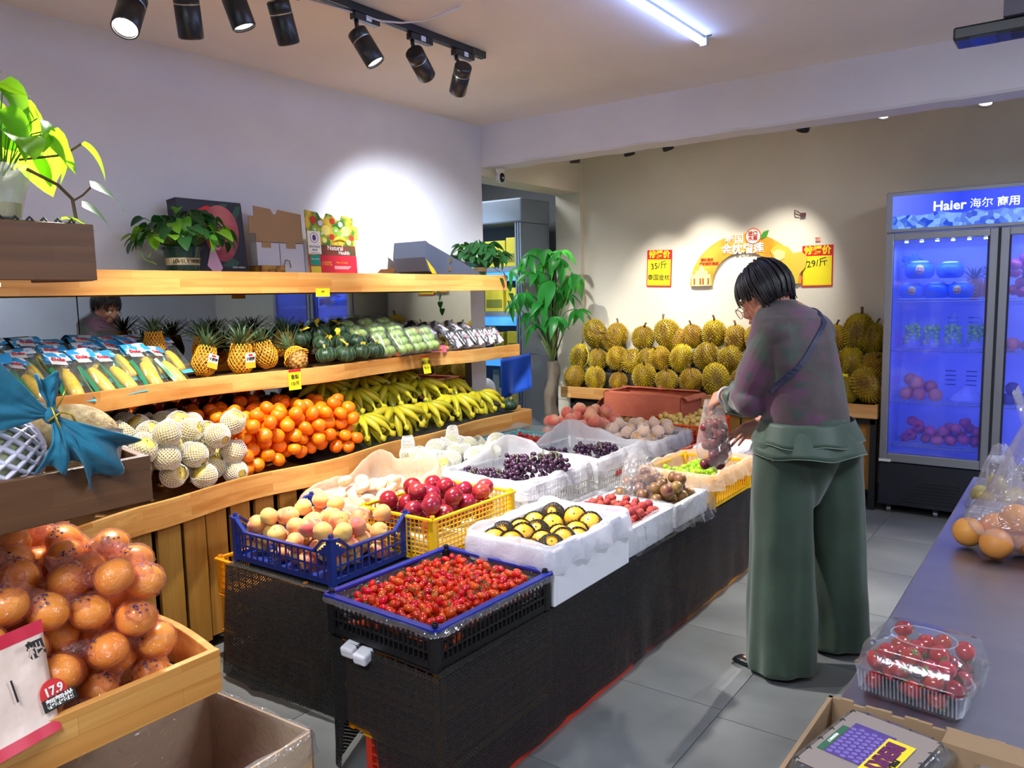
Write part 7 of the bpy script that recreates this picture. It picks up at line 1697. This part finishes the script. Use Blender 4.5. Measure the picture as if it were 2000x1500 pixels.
lmA = leaf_mesh(1.0, .7, lfa, heart=.4, droop=.5); lmB = leaf_mesh(1.0, .7, lfb, heart=.4, droop=.4)
for m, p, r, s in ((lmA, (.06, .16, .18), (-.6, 0, -.3), .085), (lmB, (.07, .17, .08), (-.3, .5, -.2), .10), (lmB, (.06, .15, .035), (-.4, .5, -.3), .085), (lmA, (.06, .10, .0), (.1, 0, -.4), .07)): put('leaf', m, tc_, p, r, s)
bm2 = MB()
for i in range(26): bm2.tube([(-1.915, .90 - i * .03, 1.637), (-1.915, .893 - i * .03, 1.645), (-1.915, .886 - i * .03, 1.637)], .003, 4)
tag(bm2.obj('bubble_liner', M('black_mat', (32, 32, 34), .6)), 'black bubbly liner edge showing above the near top box', 'liner')
tag(MB().box2((-2.13, -.6, 1.53), (-1.92, .90, 1.638)).obj('packing', M('black_mat', (32, 32, 34), .6)), 'dark packing filling the near top box under the clear cup', 'packing')
# money tree in the corner
mt_ = thing('money_tree', 'tall money tree with a grey trunk and glossy hand-shaped leaves by the doorway jamb', 'tree', (-3.36, 5.1, 0))
tr = []; rs = []
for i in range(14): t = i / 13; tr.append((.012 * math.sin(t * 9), .012 * math.cos(t * 7), .30 + .63 * t)); rs.append(.058 - .012 * t + .005 * math.sin(t * 23))
MB().tube(tr, rs, 14).obj('trunk', M('trunk_bark', (112, 100, 84), .8, col2=(70, 62, 54), ns=14, stretch=(1, 1, .35), bump=.8, bs=30), mt_, smooth=True)
MB().lathe([(0, 0), (.13, 0), (.17, .30), (.18, .30), (.18, .33), (.16, .33), (.15, .28), (0, .28)], 24).obj('pot', M('pot_grey', (90, 92, 96), .5), mt_); MB().lathe([(0, .285), (.15, .285)], 20).obj('soil', soil, mt_)
lt_ = [leaf_mesh(1.0, .44, lfc, curl=.1, fold=.25, droop=d_, n=9) for d_ in (.55, .8, .35)]; br = MB()
CLU = [(1060, 489, 0, .17), (1030, 500, -.1, .15), (1085, 505, .05, .19), (1122, 535, .08, .20), (1008, 522, -.05, .13), (1046, 532, -.12, .16), (1075, 548, -.15, .19), (1020, 572, -.1, .14), (1098, 560, .1, .14), (1058, 592, -.16, .15), (1032, 612, -.12, .12), (1128, 605, .05, .12), (1085, 618, -.1, .13), (1052, 635, -.15, .15), (1104, 575, .12, .15), (1005, 590, 0, .12), (1068, 510, .12, .15), (1095, 490, .1, .13)]
O_ = V((-3.36, 5.1, 0))
for px, py, dy, s in CLU:
    p = at(px, py, Y=5.1 + dy) - O_; b0 = V((.01, 0, .92)); br.tube([b0, b0.lerp(p, .5) + V((0, 0, .06)), p], [.006, .0045, .003], 6); a0 = U(0, 6)
    for k in range(6):
        a = a0 + k * 2 * PI / 6; put('leaf', lt_[k % 3], mt_, p, (-.35 + U(-.5, .4), U(-.4, .4), a + U(-.3, .3)), s * U(.9, 1.2))
br.obj('branches', M('branch_green', (110, 130, 70), .6), mt_, smooth=True)
# ---- cartons on the top shelf
ZT = 1.583
black_c = M('box_black_print', (34, 30, 38), .4); mango = M('mango_print', (150, 50, 66), .4, col2=(214, 120, 110), ns=4, ramp=(.5, .75)); 
def face(mb_pts, mat, nm, par, dx): 
    n = len(mb_pts); return MB().add([(dx, y, z) for y, z in mb_pts] + [(dx - .0015, y, z) for y, z in mb_pts], [tuple(range(n)), tuple(range(n, 2 * n))[::-1]]).obj(nm, mat, par)
gbx_ = thing('gift_box', 'tall black gift box printed with a big red mango and a pink flower', 'box', (-3.40, 2.05, ZT), (0, -.10, 0))
MB().box2((-.04, 0, 0), (.04, .345, .335)).obj('carton', black_c, gbx_, bevel=.003)
MB().box2((-.04, .0, .335), (.035, .345, .342)).obj('lid_flap', black_c, gbx_)
face([(.215 + .095 * math.cos(a) * (1 + .12 * math.sin(a)), .185 + .135 * math.sin(a)) for a in [k * PI / 16 for k in range(32)]], mango, 'mango_print', gbx_, .0425)
face([(.10, .29), (.15, .315), (.21, .30), (.21, .285), (.15, .295)], red, 'ribbon_print', gbx_, .0415)
gp_ = M('leaf_print_dark', (40, 84, 60), .45)
for pts in ([(.28, .27), (.31, .32), (.335, .325), (.33, .29), (.30, .25)], [(.20, .30), (.23, .33), (.27, .33), (.24, .30)], [(.06, .22), (.09, .27), (.12, .26), (.10, .22)], [(.20, .03), (.26, .07), (.30, .05), (.27, .02)]): face(pts, gp_, 'leaf_print', gbx_, .0418)
pk = M('petal_print', (226, 176, 200), .45)
for pts in ([(.15, .12), (.165, .13), (.175, .09), (.20, .02), (.185, .0), (.15, .0), (.12, .03), (.13, .06)], [(.165, .125), (.19, .115), (.21, .125), (.19, .105), (.175, .105)]): face(pts, pk, 'flower_print', gbx_, .0435)
MB().tube([(.0445, .214 + .016 * math.cos(a * .6) * (1 + .3 * (a % 2)), .213 + .012 * math.sin(a * .6) * (1 + .3 * (a % 2))) for a in range(11)], .0012, 4, closed=True).obj('crest_print', white_m, gbx_)
text('鲜果礼盒', .014, white_m, gbx_, (.0450, .214, .19), (PI / 2, 0, PI / 2)); text('Love nature', .014, white_m, gbx_, (.0430, .29, .025), (PI / 2, 0, PI / 2))
lowb = tag(MB().box2((-.05, 0, 0), (.05, .14, .038)).obj('fruit_tray_box', M('dark_fruit_print', (70, 24, 28), .4, col2=(160, 120, 50), ns=30), None, (-3.34, 2.42, ZT)), 'low dark printed box lying between the mango box and the plain carton', 'box')
kc_ = M('kraft_flat', (160, 126, 90), .75); gw = M('grey_white_board', (196, 196, 204), .7)
pc_ = thing('open_carton', 'plain brown and grey-white die-cut carton standing open on the shelf', 'box', (-3.36, 2.45, ZT), (0, -.05, 0))
MB().add([(0, y, z) for y, z in [(0, .16), (0, .20), (-.035, .20), (-.035, .285), (0, .285), (0, .335), (.10, .325), (.115, .30), (.135, .30), (.145, .325), (.29, .31), (.29, .16)]], [tuple(range(12))]).obj('upper_flap', kc_, pc_, thick=.004)
MB().box2((-.045, 0, 0), (0.004, .135, .155)).box2((-.045, .141, 0), (0.004, .29, .155)).obj('carton', gw, pc_); MB().box2((.004, .03, .13), (.006, .085, .158)).box2((.004, .18, .13), (.006, .24, .158)).obj('flap_tab', kc_, pc_)
MB().tube([(.012, .15, .04), (.016, .16, .07), (.014, .185, .065), (.016, .19, .03)], .0025, 5).obj('string', brown_st, pc_)
nb = thing('fruit_carton', 'colourful die-cut Natural Health fruit carton on the top shelf', 'box', (-3.33, 2.745, ZT), (0, -.06, 0))
fpr = M('fruit_collage', (60, 120, 40), .4, col2=(226, 190, 60), ns=16, ramp=(.40, .60)); redc = M('carton_red', (196, 38, 52), .4)
MB().add([(0, y, z) for y, z in [(0, 0), (0, .335), (.085, .325), (.10, .30), (.125, .29), (.145, .325), (.18, .32), (.21, .295), (.24, .29), (.255, .32), (.33, .31), (.33, .265), (.36, .265), (.36, .19), (.335, .19), (.335, 0)]], [tuple(range(16))]).obj('front_panel', fpr, nb, thick=.006)
MB().box2((-.11, .0, 0), (-.006, .33, .17)).obj('carton', gw, nb)
MB().box2((.0065, .0, 0), (.0075, .335, .10)).obj('red_panel', redc, nb); MB().box2((.0065, .08, .10), (.0075, .33, .155)).obj('green_panel', M('carton_green_dark', (60, 70, 40), .4, col2=(150, 50, 44), ns=12), nb)
MB().box2((.008, .008, .045), (.009, .075, .100)).obj('teal_square', M('carton_teal', (40, 150, 130), .4), nb); MB().box2((.008, .008, .003), (.009, .075, .040)).obj('yellow_square', M('carton_yellow', (214, 200, 60), .4), nb)
MB().box2((.008, .0, .105), (.011, .085, .225)).obj('white_label', white_m, nb)
text('Natural', .036, white_m, nb, (.0085, .185, .140), (PI / 2, 0, PI / 2)); text('Health', .030, white_m, nb, (.0095, .245, .115), (PI / 2, 0, PI / 2)); text('100%', .034, M('carton_orange', (240, 160, 50), .4), nb, (.0085, .118, .055), (PI / 2, 0, PI / 2))
text('BOUTIQUE', .014, ink, nb, (.0115, .042, .142), (PI / 2, 0, PI / 2)); text('FRUIT', .014, ink, nb, (.0115, .042, .125), (PI / 2, 0, PI / 2)); text('Plant of origin', .015, M('carton_orange', (240, 160, 50), .4), nb, (.0085, .225, .062), (PI / 2, 0, PI / 2)); text('Green health', .010, white_m, nb, (.0095, .042, .078), (PI / 2, 0, PI / 2))
for k in range(3): MB().box2((.0085, .17, .040 - k * .006), (.0090, .29 - k * .01, .042 - k * .006)).obj('text_line', white_m, nb)
MB().ball((.0125, .042, .19), (.001, .012, .016), 12, 8).obj('grape_emblem', M('emblem_purple', (80, 60, 130), .5), nb); MB().tube([(.0125, .042 + .026 * math.cos(a * .393), .19 + .026 * math.sin(a * .393)) for a in range(16)], .001, 4, closed=True).obj('emblem_ring', ink, nb)
MB().box2((.0118, .015, .109), (.0122, .07, .113)).obj('pink_line', pk, nb)
kiw = M('kiwi_print', (140, 190, 60), .4); lem = M('lemon_print', (244, 226, 120), .4); pom = M('red_fruit_print', (200, 60, 44), .4); cub = M('ice_print', (226, 216, 236), .4)
for k, (y, z, r, m) in enumerate([(.10, .215, .022, kiw), (.24, .21, .024, kiw), (.055, .235, .022, kiw), (.20, .235, .024, kiw), (.13, .235, .030, lem), (.27, .235, .030, lem), (.17, .20, .018, pom), (.31, .20, .018, pom), (.05, .285, .022, pom), (.18, .285, .018, pom), (.095, .27, .016, cub), (.235, .27, .016, cub), (.115, .18, .016, lem), (.285, .175, .017, lem)]):
    face([(y + r * math.cos(a), z + r * .9 * math.sin(a)) for a in [q * PI / 8 for q in range(16)]], m, 'fruit_print', nb, .0068 + .0002 * k)
    if m == kiw: face([(y + r * .35 * math.cos(a), z + r * .3 * math.sin(a)) for a in [q * PI / 4 for q in range(8)]], white_m, 'kiwi_core', nb, .0100)
ban_p = MB().tube([(.0105, .17 + .09 * t, .175 + .02 * math.sin(t * 3)) for t in [q / 6 for q in range(7)]], [.002, .009, .011, .012, .011, .008, .003], 8).obj('banana_print', M('banana_print', (236, 204, 60), .4), nb, smooth=True)
tag(MB().box2((-.10, 0, 0), (.05, .14, .003)).add([(.05, .02, .004), (.05, .14, .004), (.07, .15, .028), (.07, .03, .024)], [(0, 1, 2, 3)]).obj('board_scrap', kc_, None, (-3.25, 3.09, ZT)), 'loose brown board flap lying beside the Natural Health carton', 'board')
tbx = thing('gift_bag_box', 'slate blue gift carton with gold clasps lying tilted near the far pothos', 'box', (-3.30, 3.50, ZT), (0, 0, 0))
slate = M('slate_board', (62, 68, 84), .5); yin = M('inner_yellow', (196, 160, 30), .5)
hx = .13
pr0 = [(0.0, .02), (-.03, .10), (-.015, .195), (.02, .175), (.46, .025), (.50, .0), (.06, .0)]
MB().add([(hx, y, z) for y, z in pr0] + [(-hx, y, z) for y, z in pr0], [tuple(range(7)), tuple(range(7, 14))[::-1]] + [(i, 7 + i, 7 + (i + 1) % 7, (i + 1) % 7) for i in range(7)]).obj('carton', slate, tbx)
MB().add([(-hx * .8, .04, .180), (hx * .85, .04, .180), (hx * .85, .40, .055), (-hx * .8, .40, .055)], [(0, 1, 2, 3)]).obj('top_print', M('lid_black', (36, 34, 40), .4), tbx, thick=.003)
MB().add([(-.03, .06, .180), (.06, .05, .1835), (.08, .22, .124), (.0, .24, .117), (-.06, .16, .145)], [(0, 1, 2, 3, 4)]).obj('yellow_print', M('inner_yellow2', (226, 200, 50), .4), tbx); MB().add([(.0, .22, .1245), (.09, .22, .1245), (.10, .34, .083), (.03, .38, .069), (-.04, .30, .096)], [(0, 1, 2, 3, 4)]).obj('orange_print', M('ochre_print', (214, 140, 50), .4), tbx)
MB().add([(hx + .002, .01, .03), (hx + .002, -.02, .09), (hx + .002, .05, .03), (hx + .002, .07, .003), (hx + .002, .03, .003)], [(0, 1, 2, 3, 4)]).obj('inner_face', yin, tbx)
for y, z in ((.20, .085), (.19, .035)): MB().box((hx + .003, y, z), (.004, .018, .026)).obj('clasp', M('brass', (220, 190, 120), .3, metal=1), tbx)
tag(MB().box2((-.03, 0, 0), (.03, .10, .012)).obj('red_packet', red, None, (-3.22, 1.42, ZT), bevel=.003), 'small flat red packet on the top shelf beside the near box', 'packet')
# ================================================================ lettering into meshes
dg = bpy.context.evaluated_depsgraph_get()
for o in [o for o in bpy.data.objects if o.type == 'FONT']:
    ev = o.evaluated_get(dg); me = bpy.data.meshes.new_from_object(ev); n = bpy.data.objects.new('lettering', me); COL.objects.link(n)
    n.parent = o.parent; n.location = o.location; n.rotation_euler = o.rotation_euler; n.scale = o.scale
    bpy.data.objects.remove(o)
# drop unused templates
for m in list(bpy.data.meshes):
    if m.users == 0: bpy.data.meshes.remove(m)
